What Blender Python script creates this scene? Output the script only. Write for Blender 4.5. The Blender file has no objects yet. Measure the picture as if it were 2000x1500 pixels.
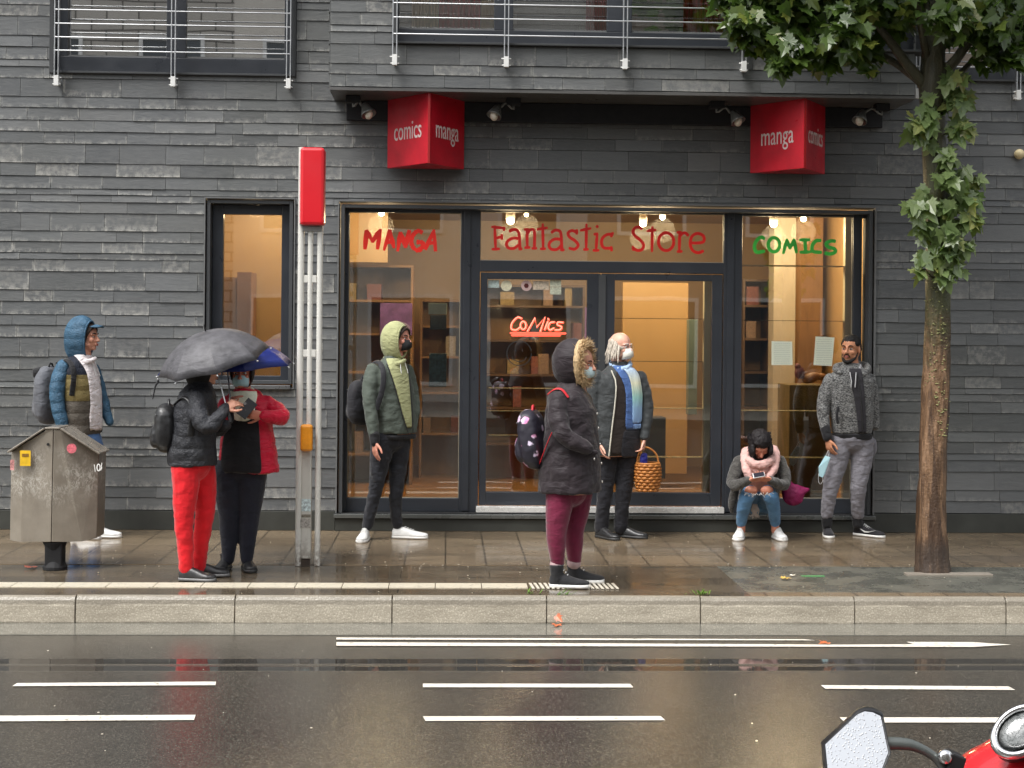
import bpy, bmesh, math, random
from mathutils import Vector, Matrix, noise
R = math.radians
V = Vector
random.seed(7)
SC = bpy.context.scene
COL = SC.collection

# ------------------------------------------------------------------ camera
F_PX, CX, CY = 3000.0, 1000.0, 650.0          # focal length and principal point in photo pixels
YAW, ROLL = 0.042, 0.009
CAM = V((0.0, -13.15, 1.70))
FWD = V((math.sin(YAW), math.cos(YAW), 0)); RGT = V((math.cos(YAW), -math.sin(YAW), 0)); UPV = V((0, 0, 1))
cd = bpy.data.cameras.new('camera'); cam = bpy.data.objects.new('camera', cd); COL.objects.link(cam)
cd.sensor_width = 36.0; cd.lens = F_PX / 2000 * 36; cd.shift_y = -(750 - CY) / 2000
cd.clip_start = 0.05; cd.clip_end = 500
cr_, sr_ = math.cos(ROLL), math.sin(ROLL)
xa = RGT * cr_ + UPV * sr_; ya = -RGT * sr_ + UPV * cr_      # camera axes after the roll
cam.matrix_world = Matrix(((xa.x, ya.x, -FWD.x, CAM.x), (xa.y, ya.y, -FWD.y, CAM.y), (xa.z, ya.z, -FWD.z, CAM.z), (0, 0, 0, 1)))
SC.camera = cam

# ------------------------------------------------------------------ light: wet overcast daylight
SUN_EL, SUN_AZ = 60, 228
world = bpy.data.worlds.new('World'); SC.world = world; world.use_nodes = True
wn = world.node_tree; wn.nodes.clear()
wo = wn.nodes.new('ShaderNodeOutputWorld'); wb = wn.nodes.new('ShaderNodeBackground')
sky = wn.nodes.new('ShaderNodeTexSky'); sky.sky_type = 'NISHITA'; sky.sun_disc = False
sky.sun_elevation = R(SUN_EL); sky.sun_rotation = R(SUN_AZ); sky.dust_density = 4; sky.air_density = 1.5
hs = wn.nodes.new('ShaderNodeHueSaturation'); hs.inputs['Saturation'].default_value = 0.22
wn.links.new(sky.outputs[0], hs.inputs['Color']); wn.links.new(hs.outputs[0], wb.inputs[0])
wb.inputs[1].default_value = 0.13
wn.links.new(wb.outputs[0], wo.inputs[0])
sd = bpy.data.lights.new('sun', 'SUN'); sun = bpy.data.objects.new('sun', sd); COL.objects.link(sun)
sd.energy = 1.5; sd.angle = R(30); sd.color = (1.0, 0.985, 0.96)
az, el = R(SUN_AZ), R(SUN_EL)
sdir = V((math.sin(az) * math.cos(el), math.cos(az) * math.cos(el), math.sin(el)))   # towards the sun
sun.rotation_euler = (-sdir).to_track_quat('-Z', 'Y').to_euler(); sun.location = (0, -8, 20)
SC.view_settings.view_transform = 'Standard'; SC.view_settings.look = 'None'
SC.view_settings.gamma = 1; SC.view_settings.exposure = 1.02
SC.render.engine = 'CYCLES'
SC.cycles.max_bounces = 8; SC.cycles.transparent_max_bounces = 16; SC.cycles.use_denoising = True
SC.cycles.caustics_reflective = False; SC.cycles.caustics_refractive = False
SC.cycles.sample_clamp_indirect = 6.0

def W(px, py, Y):
    """photo pixel -> world point on the plane at depth Y"""
    u, v = px - CX, py - CY
    u, v = u * cr_ + v * sr_, -u * sr_ + v * cr_
    d = FWD * F_PX + RGT * u - UPV * v
    return CAM + d * ((Y - CAM.y) / d.y)
def G(px, py, z=0.0):
    """photo pixel -> world point on the level z"""
    u, v = px - CX, py - CY
    u, v = u * cr_ + v * sr_, -u * sr_ + v * cr_
    d = FWD * F_PX + RGT * u - UPV * v
    return CAM + d * ((z - CAM.z) / d.z)

# ------------------------------------------------------------------ materials
def lin(c):
    return tuple((x / 12.92 if x <= 0.04045 else ((x + 0.055) / 1.055) ** 2.4) for x in c)
def hx(r, g, b):
    return lin((r / 255, g / 255, b / 255))
class NT:
    def __init__(s, name):
        s.m = bpy.data.materials.new(name); s.m.use_nodes = True
        s.t = s.m.node_tree; s.t.nodes.clear()
        s.out = s.n('ShaderNodeOutputMaterial'); s.b = s.n('ShaderNodeBsdfPrincipled')
        s.l(s.b.outputs[0], s.out.inputs[0])
    def n(s, k, **kw):
        x = s.t.nodes.new(k)
        for a, b in kw.items(): setattr(x, a, b)
        return x
    def l(s, a, b): s.t.links.new(a, b)
    def coord(s, which='Object', scale=(1, 1, 1), rot=(0, 0, 0), loc=(0, 0, 0)):
        tc = s.n('ShaderNodeTexCoord'); mp = s.n('ShaderNodeMapping')
        mp.inputs['Scale'].default_value = scale; mp.inputs['Rotation'].default_value = rot; mp.inputs['Location'].default_value = loc
        if which == 'World':
            g = s.n('ShaderNodeNewGeometry'); s.l(g.outputs['Position'], mp.inputs[0])
        else: s.l(tc.outputs[which], mp.inputs[0])
        return mp.outputs[0]
    def noise(s, co, scale, detail=4, rough=0.55, dist=0.0):
        x = s.n('ShaderNodeTexNoise'); x.inputs['Scale'].default_value = scale; x.inputs['Detail'].default_value = detail
        x.inputs['Roughness'].default_value = rough; x.inputs['Distortion'].default_value = dist
        s.l(co, x.inputs['Vector']); return x.outputs['Fac']
    def ramp(s, fac, stops):
        r = s.n('ShaderNodeValToRGB'); e = r.color_ramp.elements
        while len(e) > 1: e.remove(e[-1])
        for i, (p, c) in enumerate(stops):
            el = e[0] if i == 0 else e.new(p)
            el.position = p; el.color = (c[0], c[1], c[2], 1) if not isinstance(c, (int, float)) else (c, c, c, 1)
        s.l(fac, r.inputs[0]); return r.outputs[0]
    def mix(s, fac, a, b, mode='MIX'):
        m = s.n('ShaderNodeMix', data_type='RGBA', blend_type=mode)
        for sock, v in ((m.inputs[0], fac), (m.inputs[6], a), (m.inputs[7], b)):
            if isinstance(v, bpy.types.NodeSocket): s.l(v, sock)
            elif isinstance(v, (int, float)): sock.default_value = v if sock.type == 'VALUE' else (v, v, v, 1)
            else: sock.default_value = (*v[:3], 1)
        return m.outputs[2]
    def math(s, op, a, b=0.0):
        m = s.n('ShaderNodeMath', operation=op)
        for sock, v in ((m.inputs[0], a), (m.inputs[1], b)):
            if isinstance(v, bpy.types.NodeSocket): s.l(v, sock)
            else: sock.default_value = v
        return m.outputs[0]
    def set(s, **kw):
        for k, v in kw.items():
            k = {'color': 'Base Color', 'rough': 'Roughness', 'metal': 'Metallic', 'spec': 'Specular IOR Level', 'emis': 'Emission Color', 'estr': 'Emission Strength',
                 'coat': 'Coat Weight', 'coatr': 'Coat Roughness', 'sheen': 'Sheen Weight', 'trans': 'Transmission Weight', 'alpha': 'Alpha', 'sss': 'Subsurface Weight'}[k]
            if isinstance(v, bpy.types.NodeSocket): s.l(v, s.b.inputs[k])
            elif isinstance(v, (int, float)): s.b.inputs[k].default_value = v
            else: s.b.inputs[k].default_value = (*v[:3], 1)
        return s
    def bump(s, h, strength=0.3, dist=0.01, prev=None):
        b = s.n('ShaderNodeBump'); b.inputs['Strength'].default_value = strength; b.inputs['Distance'].default_value = dist
        s.l(h, b.inputs['Height'])
        if prev is not None: s.l(prev, b.inputs['Normal'])
        s.l(b.outputs[0], s.b.inputs['Normal']); return b.outputs[0]
_MC = {}
def plain(name, color, rough=0.5, metal=0.0, var=0.12, vs=6.0, bump=0.0, bs=60, bd=0.002, spec=0.5, coat=0.0, emis=None, estr=0):
    if name in _MC: return _MC[name]
    t = NT(name); co = t.coord('World')
    f = t.noise(co, vs, 5, 0.6)
    dark = tuple(c * (1 - var) for c in color); lite = tuple(min(1, c * (1 + var)) for c in color)
    t.set(color=t.ramp(f, [(0.3, dark), (0.7, lite)]), metal=metal, spec=spec, coat=coat)
    fr = t.noise(co, vs * 2.3, 4)
    t.set(rough=t.ramp(fr, [(0.25, max(0.02, rough - 0.1)), (0.75, min(1, rough + 0.1))]))
    if bump: t.bump(t.noise(co, bs, 4), bump, bd)
    if emis: t.set(emis=emis, estr=estr)
    _MC[name] = t.m; return t.m
def cloth(name, color, rough=0.8, var=0.18, fold=0.6, fs=9.0, weave=0.25, dist=0.02, color2=None, c2s=30, sheen=0.15, stretch=(1, 1, 2.2), wet=0.0, fd=0.8):
    """woven cloth with soft creases; a second colour gives a marl"""
    if name in _MC: return _MC[name]
    t = NT(name); co = t.coord('World', scale=stretch)
    f1 = t.noise(co, fs, 3, 0.5, fd)
    wco = t.coord('World'); f2 = t.noise(wco, 420, 2)
    base = t.ramp(t.noise(wco, 14, 4), [(0.3, tuple(c * (1 - var) for c in color)), (0.7, tuple(min(1, c * (1 + var)) for c in color))])
    if color2 is not None:
        mco = t.coord('World', scale=(1, 1, 2.8))
        mm = t.ramp(t.noise(mco, c2s, 3, 0.7, 0.4), [(0.44, 0.0), (0.56, 1.0)])
        base = t.mix(mm, base, color2)
    t.set(color=base, rough=rough, sheen=sheen, spec=0.3 + wet)
    n1 = t.bump(f1, fold * 0.7, dist)
    if weave: t.bump(f2, weave, 0.001, n1)
    _MC[name] = t.m; return t.m
def quilt(name, color, rough=0.45, spacing=0.085, color2=None):
    """puffy quilted nylon: soft horizontal baffles"""
    if name in _MC: return _MC[name]
    t = NT(name); co = t.coord('World')
    w = t.n('ShaderNodeTexWave', wave_type='BANDS', bands_direction='Z', wave_profile='SIN')
    w.inputs['Scale'].default_value = 1.0 / spacing / 3.18; w.inputs['Distortion'].default_value = 2.4; w.inputs['Detail'].default_value = 2; w.inputs['Detail Scale'].default_value = 1.5
    t.l(co, w.inputs['Vector'])
    h = t.math('POWER', w.outputs['Fac'], 0.5)
    f = t.noise(co, 34, 4, 0.65, 1.4)
    t.set(color=t.ramp(t.noise(co, 10, 3), [(0.3, tuple(c * 0.8 for c in color)), (0.7, tuple(c * 1.2 for c in color))]), rough=rough, spec=0.5)
    n1 = t.bump(h, 0.42, 0.014); t.bump(f, 0.9, 0.014, n1)
    _MC[name] = t.m; return t.m
def skin(name, color):
    if name in _MC: return _MC[name]
    t = NT(name); co = t.coord('World')
    t.set(color=t.ramp(t.noise(co, 22, 4), [(0.3, tuple(c * 0.85 for c in color)), (0.7, (min(1, color[0] * 1.12), color[1] * 1.05, color[2] * 1.05))]), rough=0.5, spec=0.4)
    t.b.inputs['Subsurface Radius'].default_value = (0.01, 0.004, 0.002)
    t.bump(t.noise(co, 160, 3), 0.2, 0.001)
    _MC[name] = t.m; return t.m
def hairm(name, color):
    if name in _MC: return _MC[name]
    t = NT(name); co = t.coord('World', scale=(1, 1, 0.22))
    f = t.noise(co, 130, 4, 0.6)
    t.set(color=t.ramp(f, [(0.3, tuple(c * 0.5 for c in color)), (0.7, tuple(min(1, c * 1.4) for c in color))]), rough=0.6, spec=0.3)
    t.bump(f, 0.8, 0.006)
    _MC[name] = t.m; return t.m

# ------------------------------------------------------------------ mesh builder (world coordinates)
def perp(t, ref):
    u = ref - t * ref.dot(t)
    if u.length < 1e-4:
        ref = V((0, 1, 0)) if abs(t.y) < 0.9 else V((1, 0, 0)); u = ref - t * ref.dot(t)
    return u.normalized()
class MB:
    def __init__(s): s.v = []; s.f = []; s.uv = {}; s.mi = {}; s.col = {}
    def add(s, verts, faces, mi=0):
        o = len(s.v); s.v += [V(p) for p in verts]
        for f in faces:
            if mi: s.mi[len(s.f)] = mi
            s.f.append(tuple(i + o for i in f))
        return s
    def box(s, x0, x1, y0, y1, z0, z1, mi=0):
        x0, x1 = min(x0, x1), max(x0, x1); y0, y1 = min(y0, y1), max(y0, y1); z0, z1 = min(z0, z1), max(z0, z1)
        p = [(x0, y0, z0), (x1, y0, z0), (x1, y1, z0), (x0, y1, z0), (x0, y0, z1), (x1, y0, z1), (x1, y1, z1), (x0, y1, z1)]
        return s.add(p, [(0, 3, 2, 1), (4, 5, 6, 7), (0, 1, 5, 4), (1, 2, 6, 5), (2, 3, 7, 6), (3, 0, 4, 7)], mi)
    def obox(s, c, ax, ay, az, mi=0):
        """oriented box: centre and three half-axis vectors"""
        c = V(c); p = [c + ax * i + ay * j + az * k for k in (-1, 1) for (i, j) in ((-1, -1), (1, -1), (1, 1), (-1, 1))]
        return s.add(p, [(0, 3, 2, 1), (4, 5, 6, 7), (0, 1, 5, 4), (1, 2, 6, 5), (2, 3, 7, 6), (3, 0, 4, 7)], mi)
    def prism(s, pts, d, mi=0):
        """closed polygon (world points) thickened by the vector d"""
        n = len(pts); pts = [V(p) for p in pts]; d = V(d)
        fs = [tuple(range(n)), tuple(range(2 * n - 1, n - 1, -1))] + [(i, i + n, (i + 1) % n + n, (i + 1) % n) for i in range(n)]
        return s.add(pts + [p + d for p in pts], fs, mi)
    def rings(s, rings, cap=True, mi=0, closed=True):
        n = len(rings[0]); vs = [p for r in rings for p in r]; fs = []
        for i in range(len(rings) - 1):
            for j in range(n if closed else n - 1):
                k = (j + 1) % n
                fs.append((i * n + j, i * n + k, (i + 1) * n + k, (i + 1) * n + j))
        if cap and closed:
            fs.append(tuple(range(n - 1, -1, -1))); fs.append(tuple(range((len(rings) - 1) * n, len(rings) * n)))
        return s.add(vs, fs, mi)
    def tube(s, pts, rad, seg=10, ref=None, flat=1.0, cap=True, round_=True, mi=0, smooth=0):
        """tube through points; rad a number or list; flat = ratio of the second radius; ref = direction of the first"""
        pts = [V(p) for p in pts]
        if not isinstance(rad, (list, tuple)): rad = [rad] * len(pts)
        rad = list(rad)
        for _ in range(smooth):                       # one round of corner cutting keeps ends
            q = [pts[0]]; r = [rad[0]]
            for i in range(len(pts) - 1):
                q += [pts[i].lerp(pts[i + 1], 0.25), pts[i].lerp(pts[i + 1], 0.75)]
                r += [rad[i] * .75 + rad[i + 1] * .25, rad[i] * .25 + rad[i + 1] * .75]
            q.append(pts[-1]); r.append(rad[-1]); pts, rad = q, r
        if ref is None: ref = V((0.3, 0.9, 0.31))
        rs = []; n = len(pts); u = None
        for i in range(n):
            t = (pts[min(i + 1, n - 1)] - pts[max(i - 1, 0)]).normalized()
            u = perp(t, ref if u is None else u); w = t.cross(u)
            def ring(c, r): return [c + (u * math.cos(a) + w * math.sin(a) * flat) * r for a in [2 * math.pi * k / seg for k in range(seg)]]
            if i == 0 and round_:
                for a in (80, 55, 28): rs.append(ring(pts[0] - t * rad[0] * math.sin(R(a)) * min(1, flat), rad[0] * math.cos(R(a))))
            rs.append(ring(pts[i], rad[i]))
            if i == n - 1 and round_:
                for a in (28, 55, 80): rs.append(ring(pts[-1] + t * rad[-1] * math.sin(R(a)) * min(1, flat), rad[-1] * math.cos(R(a))))
        return s.rings(rs, cap, mi)
    def ell(s, c, ax, ay, az, seg=16, rg=10, mi=0):
        """ellipsoid with three half-axis vectors"""
        c = V(c); ax, ay, az = V(ax), V(ay), V(az); rs = []
        for i in range(rg + 1):
            a = math.pi * (i + 0.04) / (rg + 0.08) - math.pi / 2
            rs.append([c + ax * math.cos(a) * math.cos(b) + ay * math.cos(a) * math.sin(b) + az * math.sin(a) for b in [2 * math.pi * k / seg for k in range(seg)]])
        return s.rings(rs, True, mi)
    def lathe(s, c, prof, seg=20, axis=None, mi=0, cap=True):
        """prof: (radius, height) list about the axis"""
        c = V(c); t = V(axis).normalized() if axis is not None else V((0, 0, 1)); u = perp(t, V((1, 0, 0.01))); w = t.cross(u)
        return s.rings([[c + t * h + (u * math.cos(a) + w * math.sin(a)) * r for a in [2 * math.pi * k / seg for k in range(seg)]] for r, h in prof], cap, mi)
    def build(s, name, mat, parent=None, smooth=False, bevel=0, remesh=0, sm=0, disp=0, dsize=0.08, solid=0, sub=0, fix=True, auto=None, dtype='CLOUDS'):
        org = V((0, 0, 0)); p = parent
        while p is not None: org = org + p.location; p = p.parent
        base = org.copy(); loc = V((0, 0, 0))
        if parent is None and s.v:                   # a top-level mesh gets its origin at its own foot
            lo = V((min(q.x for q in s.v), min(q.y for q in s.v), min(q.z for q in s.v))); hi = V((max(q.x for q in s.v), max(q.y for q in s.v), lo.z))
            loc = (lo + hi) / 2; base = loc
        me = bpy.data.meshes.new(name); me.from_pydata([q - base for q in s.v], [], s.f)
        if s.uv:
            ul = me.uv_layers.new(name='UVMap')
            for fi, uvs in s.uv.items():
                for li, uv in zip(me.polygons[fi].loop_indices, uvs): ul.data[li].uv = uv
        if s.col:
            at = me.attributes.new('rnd', 'FLOAT_COLOR', 'CORNER')
            for fi, c in s.col.items():
                for li in me.polygons[fi].loop_indices: at.data[li].color = (*c, 1)
        if fix:
            bm = bmesh.new(); bm.from_mesh(me); bmesh.ops.recalc_face_normals(bm, faces=bm.faces); bm.to_mesh(me); bm.free()
        for m in (mat if isinstance(mat, (list, tuple)) else [mat]): me.materials.append(m)
        for fi, k in s.mi.items(): me.polygons[fi].material_index = k
        if smooth or remesh: me.polygons.foreach_set('use_smooth', [True] * len(me.polygons))
        if auto is not None:
            me.polygons.foreach_set('use_smooth', [True] * len(me.polygons)); me.set_sharp_from_angle(angle=R(auto))
        o = bpy.data.objects.new(name, me); COL.objects.link(o); o.location = loc; o.parent = parent
        if bevel:
            b = o.modifiers.new('bevel', 'BEVEL'); b.width = bevel; b.segments = 2; b.limit_method = 'ANGLE'; b.angle_limit = R(40); b.harden_normals = False
        if solid:
            b = o.modifiers.new('solid', 'SOLIDIFY'); b.thickness = solid; b.offset = 0
        if remesh:
            b = o.modifiers.new('remesh', 'REMESH'); b.mode = 'VOXEL'; b.voxel_size = remesh; b.use_smooth_shade = True
        if sub:
            b = o.modifiers.new('sub', 'SUBSURF'); b.levels = sub; b.render_levels = sub
        if sm:
            b = o.modifiers.new('smooth', 'SMOOTH'); b.iterations = sm; b.factor = 0.5
        if disp:
            key = '%s_%g' % (dtype, dsize)
            tx = bpy.data.textures.get(key) or bpy.data.textures.new(key, dtype)
            tx.noise_scale = dsize
            b = o.modifiers.new('folds', 'DISPLACE'); b.texture = tx; b.strength = disp; b.mid_level = 0.5; b.texture_coords = 'LOCAL'
        return o
def thing(name, loc, label, cat, group=None, rz=0):
    o = bpy.data.objects.new(name, None); COL.objects.link(o); o.location = loc; o.rotation_euler = (0, 0, rz); o.empty_display_size = 0.2
    return tag(o, label, cat, group)
def tag(o, label=None, cat=None, group=None, kind=None):
    if label: o['label'] = label
    if cat: o['category'] = cat
    if group: o['group'] = group
    if kind: o['kind'] = kind
    return o
def copy_tree(o, loc=None, parent=None):
    c = o.copy(); COL.objects.link(c); c.parent = parent
    if loc is not None: c.location = loc
    for ch in [x for x in COL.objects if x.parent == o]: copy_tree(ch, None, c)
    return c
def Q(a, b, t): return a * (1 - t) + b * t
# ================================================================== THE SETTING
def wet_asphalt():
    t = NT('wet_asphalt'); co = t.coord('World')
    grit = t.noise(co, 190, 3, 0.7); grit2 = t.noise(co, 60, 4, 0.75)
    vor = t.n('ShaderNodeTexVoronoi'); vor.inputs['Scale'].default_value = 62; t.l(co, vor.inputs['Vector'])
    stn = t.ramp(vor.outputs['Distance'], [(0.10, 1.0), (0.22, 0.0)])
    pick = t.ramp(t.noise(co, 38, 2), [(0.50, 0.0), (0.60, 1.0)])
    base = t.ramp(t.noise(co, 1.6, 6, 0.6), [(0.3, (0.019, 0.0175, 0.016)), (0.7, (0.038, 0.035, 0.031))])
    base = t.mix(t.math('MULTIPLY', stn, pick), base, (0.24, 0.22, 0.19))
    base = t.mix(t.ramp(grit, [(0.45, 0.0), (0.75, 0.6)]), base, (0.10, 0.085, 0.06))
    base = t.mix(t.ramp(t.noise(co, 85, 3, 0.8), [(0.5, 0.0), (0.60, 0.9)]), base, (0.095, 0.085, 0.07))
    # standing water: two long ruts running with the street, broken up by noise
    s = t.n('ShaderNodeSeparateXYZ'); g = t.n('ShaderNodeNewGeometry'); t.l(g.outputs['Position'], s.inputs[0])
    rut = None
    for yc, w in RUTS:
        d = t.math('ABSOLUTE', t.math('SUBTRACT', s.outputs['Y'], yc)); k = t.math('SUBTRACT', 1.0, t.math('DIVIDE', d, w)); k = t.math('MAXIMUM', k, 0.0)
        rut = k if rut is None else t.math('MAXIMUM', rut, k)
    cs = t.coord('World', scale=(0.5, 3, 1))
    lvl = t.math('ADD', t.math('MULTIPLY', rut, 1.6), t.math('MULTIPLY', t.noise(cs, 1.4, 5, 0.6), 0.62))
    pud = t.ramp(lvl, [(0.52, 0.0), (0.72, 1.0)])
    t.set(color=t.mix(pud, base, t.mix(0.45, base, (0.02, 0.02, 0.02))), spec=0.34)
    wetr = t.ramp(t.noise(co, 0.9, 5, 0.6), [(0.3, 0.09), (0.7, 0.20)])
    t.set(rough=t.mix(pud, wetr, 0.035))
    mk = t.math('SUBTRACT', 1.0, pud)
    h = t.math('MULTIPLY', t.math('ADD', grit2, stn), mk)
    t.bump(h, 0.34, 0.004)
    return t.m
def paving():
    t = NT('wet_paving'); co = t.coord('World')
    br = t.n('ShaderNodeTexBrick'); br.offset = 0.0; br.offset_frequency = 2; br.squash = 1.0
    t.l(co, br.inputs['Vector']); br.inputs['Scale'].default_value = 1.0
    br.inputs['Brick Width'].default_value = 0.30; br.inputs['Row Height'].default_value = 0.47; br.inputs['Mortar Size'].default_value = 0.007; br.inputs['Mortar Smooth'].default_value = 0.2
    br.inputs['Color1'].default_value = (0.175, 0.128, 0.080, 1); br.inputs['Color2'].default_value = (0.25, 0.19, 0.122, 1); br.inputs['Mortar'].default_value = (0.045, 0.034, 0.022, 1); br.inputs['Bias'].default_value = 0
    n = t.noise(co, 5, 6, 0.65); sp = t.noise(co, 150, 2)
    col = t.mix(t.ramp(n, [(0.3, 0.0), (0.7, 0.6)]), br.outputs['Color'], (0.090, 0.066, 0.042))
    col = t.mix(t.ramp(sp, [(0.52, 0.0), (0.72, 0.35)]), col, (0.24, 0.20, 0.15))
    pud = t.ramp(t.noise(t.coord('World', scale=(0.6, 1.6, 1)), 1.5, 4, 0.6), [(0.46, 0.0), (0.60, 1.0)])
    t.set(color=col, spec=0.6, rough=t.mix(pud, t.ramp(n, [(0.3, 0.17), (0.7, 0.30)]), 0.05))
    h = t.math('ADD', t.math('MULTIPLY', br.outputs['Fac'], -1.0), t.math('MULTIPLY', sp, 0.10)); t.bump(h, 0.6, 0.004)
    return t.m
def dark_paving():
    t = NT('wet_dark_paving'); co = t.coord('World')
    br = t.n('ShaderNodeTexBrick'); br.offset = 0.5
    t.l(co, br.inputs['Vector']); br.inputs['Scale'].default_value = 1.0
    br.inputs['Brick Width'].default_value = 0.62; br.inputs['Row Height'].default_value = 0.31; br.inputs['Mortar Size'].default_value = 0.004
    br.inputs['Color1'].default_value = (0.10, 0.078, 0.052, 1); br.inputs['Color2'].default_value = (0.145, 0.113, 0.075, 1); br.inputs['Mortar'].default_value = (0.02, 0.016, 0.01, 1)
    n = t.noise(co, 3.5, 6, 0.65); sp = t.noise(co, 120, 2)
    col = t.mix(t.ramp(n, [(0.35, 0.0), (0.65, 0.7)]), br.outputs['Color'], (0.055, 0.044, 0.032))
    col = t.mix(t.ramp(sp, [(0.6, 0.0), (0.72, 0.5)]), col, (0.22, 0.19, 0.14))
    pud = t.ramp(t.noise(t.coord('World', scale=(0.5, 1.5, 1)), 1.8, 5, 0.6), [(0.46, 0.0), (0.60, 1.0)])
    t.set(color=col, spec=0.65, rough=t.mix(pud, 0.22, 0.07))
    h = t.math('ADD', t.math('MULTIPLY', br.outputs['Fac'], -0.8), t.math('MULTIPLY', sp, 0.25)); h = t.math('MULTIPLY', h, t.math('SUBTRACT', 1.0, t.math('MULTIPLY', pud, 0.85))); t.bump(h, 0.3, 0.004)
    return t.m
def tree_pit_mat():
    t = NT('wet_tarmac_infill'); co = t.coord('World')
    n = t.noise(co, 4, 6, 0.6); sp = t.noise(co, 160, 3)
    col = t.ramp(n, [(0.3, (0.06, 0.062, 0.052)), (0.7, (0.11, 0.108, 0.09))])
    col = t.mix(t.ramp(sp, [(0.5, 0.0), (0.75, 0.5)]), col, (0.2, 0.19, 0.16))
    t.set(color=col, rough=t.ramp(n, [(0.4, 0.16), (0.6, 0.4)]), spec=0.6); t.bump(sp, 0.4, 0.004)
    return t.m
def kerb_mat():
    t = NT('kerb_concrete'); co = t.coord('World')
    vor = t.n('ShaderNodeTexVoronoi'); vor.inputs['Scale'].default_value = 75; t.l(co, vor.inputs['Vector'])
    agg = t.ramp(vor.outputs['Distance'], [(0.15, (0.72, 0.66, 0.54)), (0.45, (0.48, 0.43, 0.345))])
    rc = t.mix(t.ramp(t.noise(co, 170, 2), [(0.4, 0.0), (0.7, 0.75)]), agg, (0.30, 0.265, 0.21))
    st = t.ramp(t.noise(t.coord('World', scale=(1, 3, 5)), 2.2, 6, 0.65), [(0.35, 0.0), (0.7, 0.55)])
    col = t.mix(st, rc, (0.17, 0.145, 0.105))
    # soaked along the top and along the waterline at the foot
    s = t.n('ShaderNodeSeparateXYZ'); g = t.n('ShaderNodeNewGeometry'); t.l(g.outputs['Position'], s.inputs[0])
    zz = t.math('ADD', s.outputs['Z'], t.math('MULTIPLY', t.noise(co, 6, 4), 0.03))
    top = t.ramp(t.math('ADD', t.math('MULTIPLY', zz, 8.0), 0.5), [(0.14, 0.0), (0.24, 0.6)])
    foot = t.ramp(t.math('MULTIPLY', t.math('SUBTRACT', zz, ZR), 8.0), [(0.16, 0.6), (0.22, 0.0)])
    wet = t.math('MAXIMUM', top, foot)
    col = t.mix(wet, col, t.mix(0.8, col, (0.06, 0.052, 0.04)))
    t.set(color=col, rough=t.mix(wet, 0.55, 0.22), spec=0.5); t.bump(vor.outputs['Distance'], 0.5, 0.003)
    return t.m
def marking_mat(name='road_paint', c=(0.86, 0.80, 0.70)):
    t = NT(name); co = t.coord('World')
    wear = t.ramp(t.noise(co, 26, 6, 0.8), [(0.36, 1.0), (0.44, 0.0)])
    col = t.mix(t.noise(co, 6, 4), c, tuple(x * 0.80 for x in c)); col = t.mix(wear, col, (0.2, 0.18, 0.15))
    t.set(color=col, rough=0.28, spec=0.5); t.bump(t.noise(co, 200, 2), 0.3, 0.002)
    return t.m

ZR = -0.172
yk1 = G(1000, 1164, 0).y; yk0 = G(1000, 1180, 0).y; yg0 = G(1000, 1241, ZR).y
ym = G(1000, 1104, 0).y
RUTS = [(G(1000, 1292, ZR).y, 0.085), (G(1000, 1306, ZR).y, 0.075)]
XL, XR = -14.0, 15.0
tag(MB().add([(-200, -200, -0.30), (200, -200, -0.30), (200, 200, -0.30), (-200, 200, -0.30)], [(0, 1, 2, 3)]).build('ground', plain('earth_far', (0.08, 0.075, 0.07), 0.9)), kind='structure')
M_ASPH = wet_asphalt()
tag(MB().box(-60, 60, -17.2, yg0, ZR - 0.1, ZR).build('road', M_ASPH), kind='structure')
tag(MB().box(-60, 60, ym, 0.10, -0.25, 0.0).build('pavement', paving()), kind='structure')
xt = G(1402, 1107, 0).x
b = MB(); b.box(-60, xt, yk1 + 0.016, ym, -0.25, -0.003); tag(b.build('pavement_edge', dark_paving()), kind='structure')
b = MB(); b.box(xt, 60, yk1 + 0.17, ym, -0.25, -0.003); tag(b.build('tarmac_infill', tree_pit_mat()), kind='structure')
b = MB(); b.box(xt, 60, yk1 + 0.016, yk1 + 0.17, -0.25, -0.002); tag(b.build('paving_border', paving()), kind='structure')
# kerb stones, one metre each, sloping face, with open joints; each a stone of its own
jx = [G(x, 1166, 0).x for x in (145, 458, 766, 1068, 1368, 1668, 1962)]
edges = [jx[0] - 1.04 * k for k in range(8, 0, -1)] + jx + [jx[-1] + 1.0 * k for k in range(1, 8)]
yk0 = yk1 - 0.04
kb = MB(); prof = [(yk1 + 0.015, 0.001), (yk1 - 0.006, 0.001), (yk1 - 0.018, -0.006), (yk1 - 0.030, -0.025), (yk1 - 0.038, -0.060), (yk1 - 0.046, ZR - 0.06), (yk1 + 0.015, ZR - 0.06)]
for a, c in zip(edges[:-1], edges[1:]):
    dz = random.uniform(-0.002, 0.003); dy = random.uniform(-0.003, 0.003)
    p = [V((a + 0.004, y + dy, z + dz)) for y, z in prof]
    kb.prism(p, (c - a - 0.008, 0, 0))
kb.box(-60, 60, yk0 + 0.02, yk1 + 0.01, -0.25, -0.02)
tag(kb.build('kerb', kerb_mat(), bevel=0.003), kind='structure')
gb = MB()
gb.box(-60, 60, yg0, yk0 - 0.008, ZR - 0.1, ZR + 0.003)
gm = NT('gutter_concrete'); co = gm.coord('World')
gm.set(color=gm.ramp(gm.noise(co, 5, 6), [(0.3, (0.13, 0.128, 0.11)), (0.7, (0.19, 0.182, 0.155))]), rough=0.045, spec=0.9); gm.bump(gm.noise(gm.coord('World', scale=(1, 3, 1)), 5, 2), 0.03, 0.004)
tag(gb.build('gutter', gm.m), kind='structure')
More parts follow.
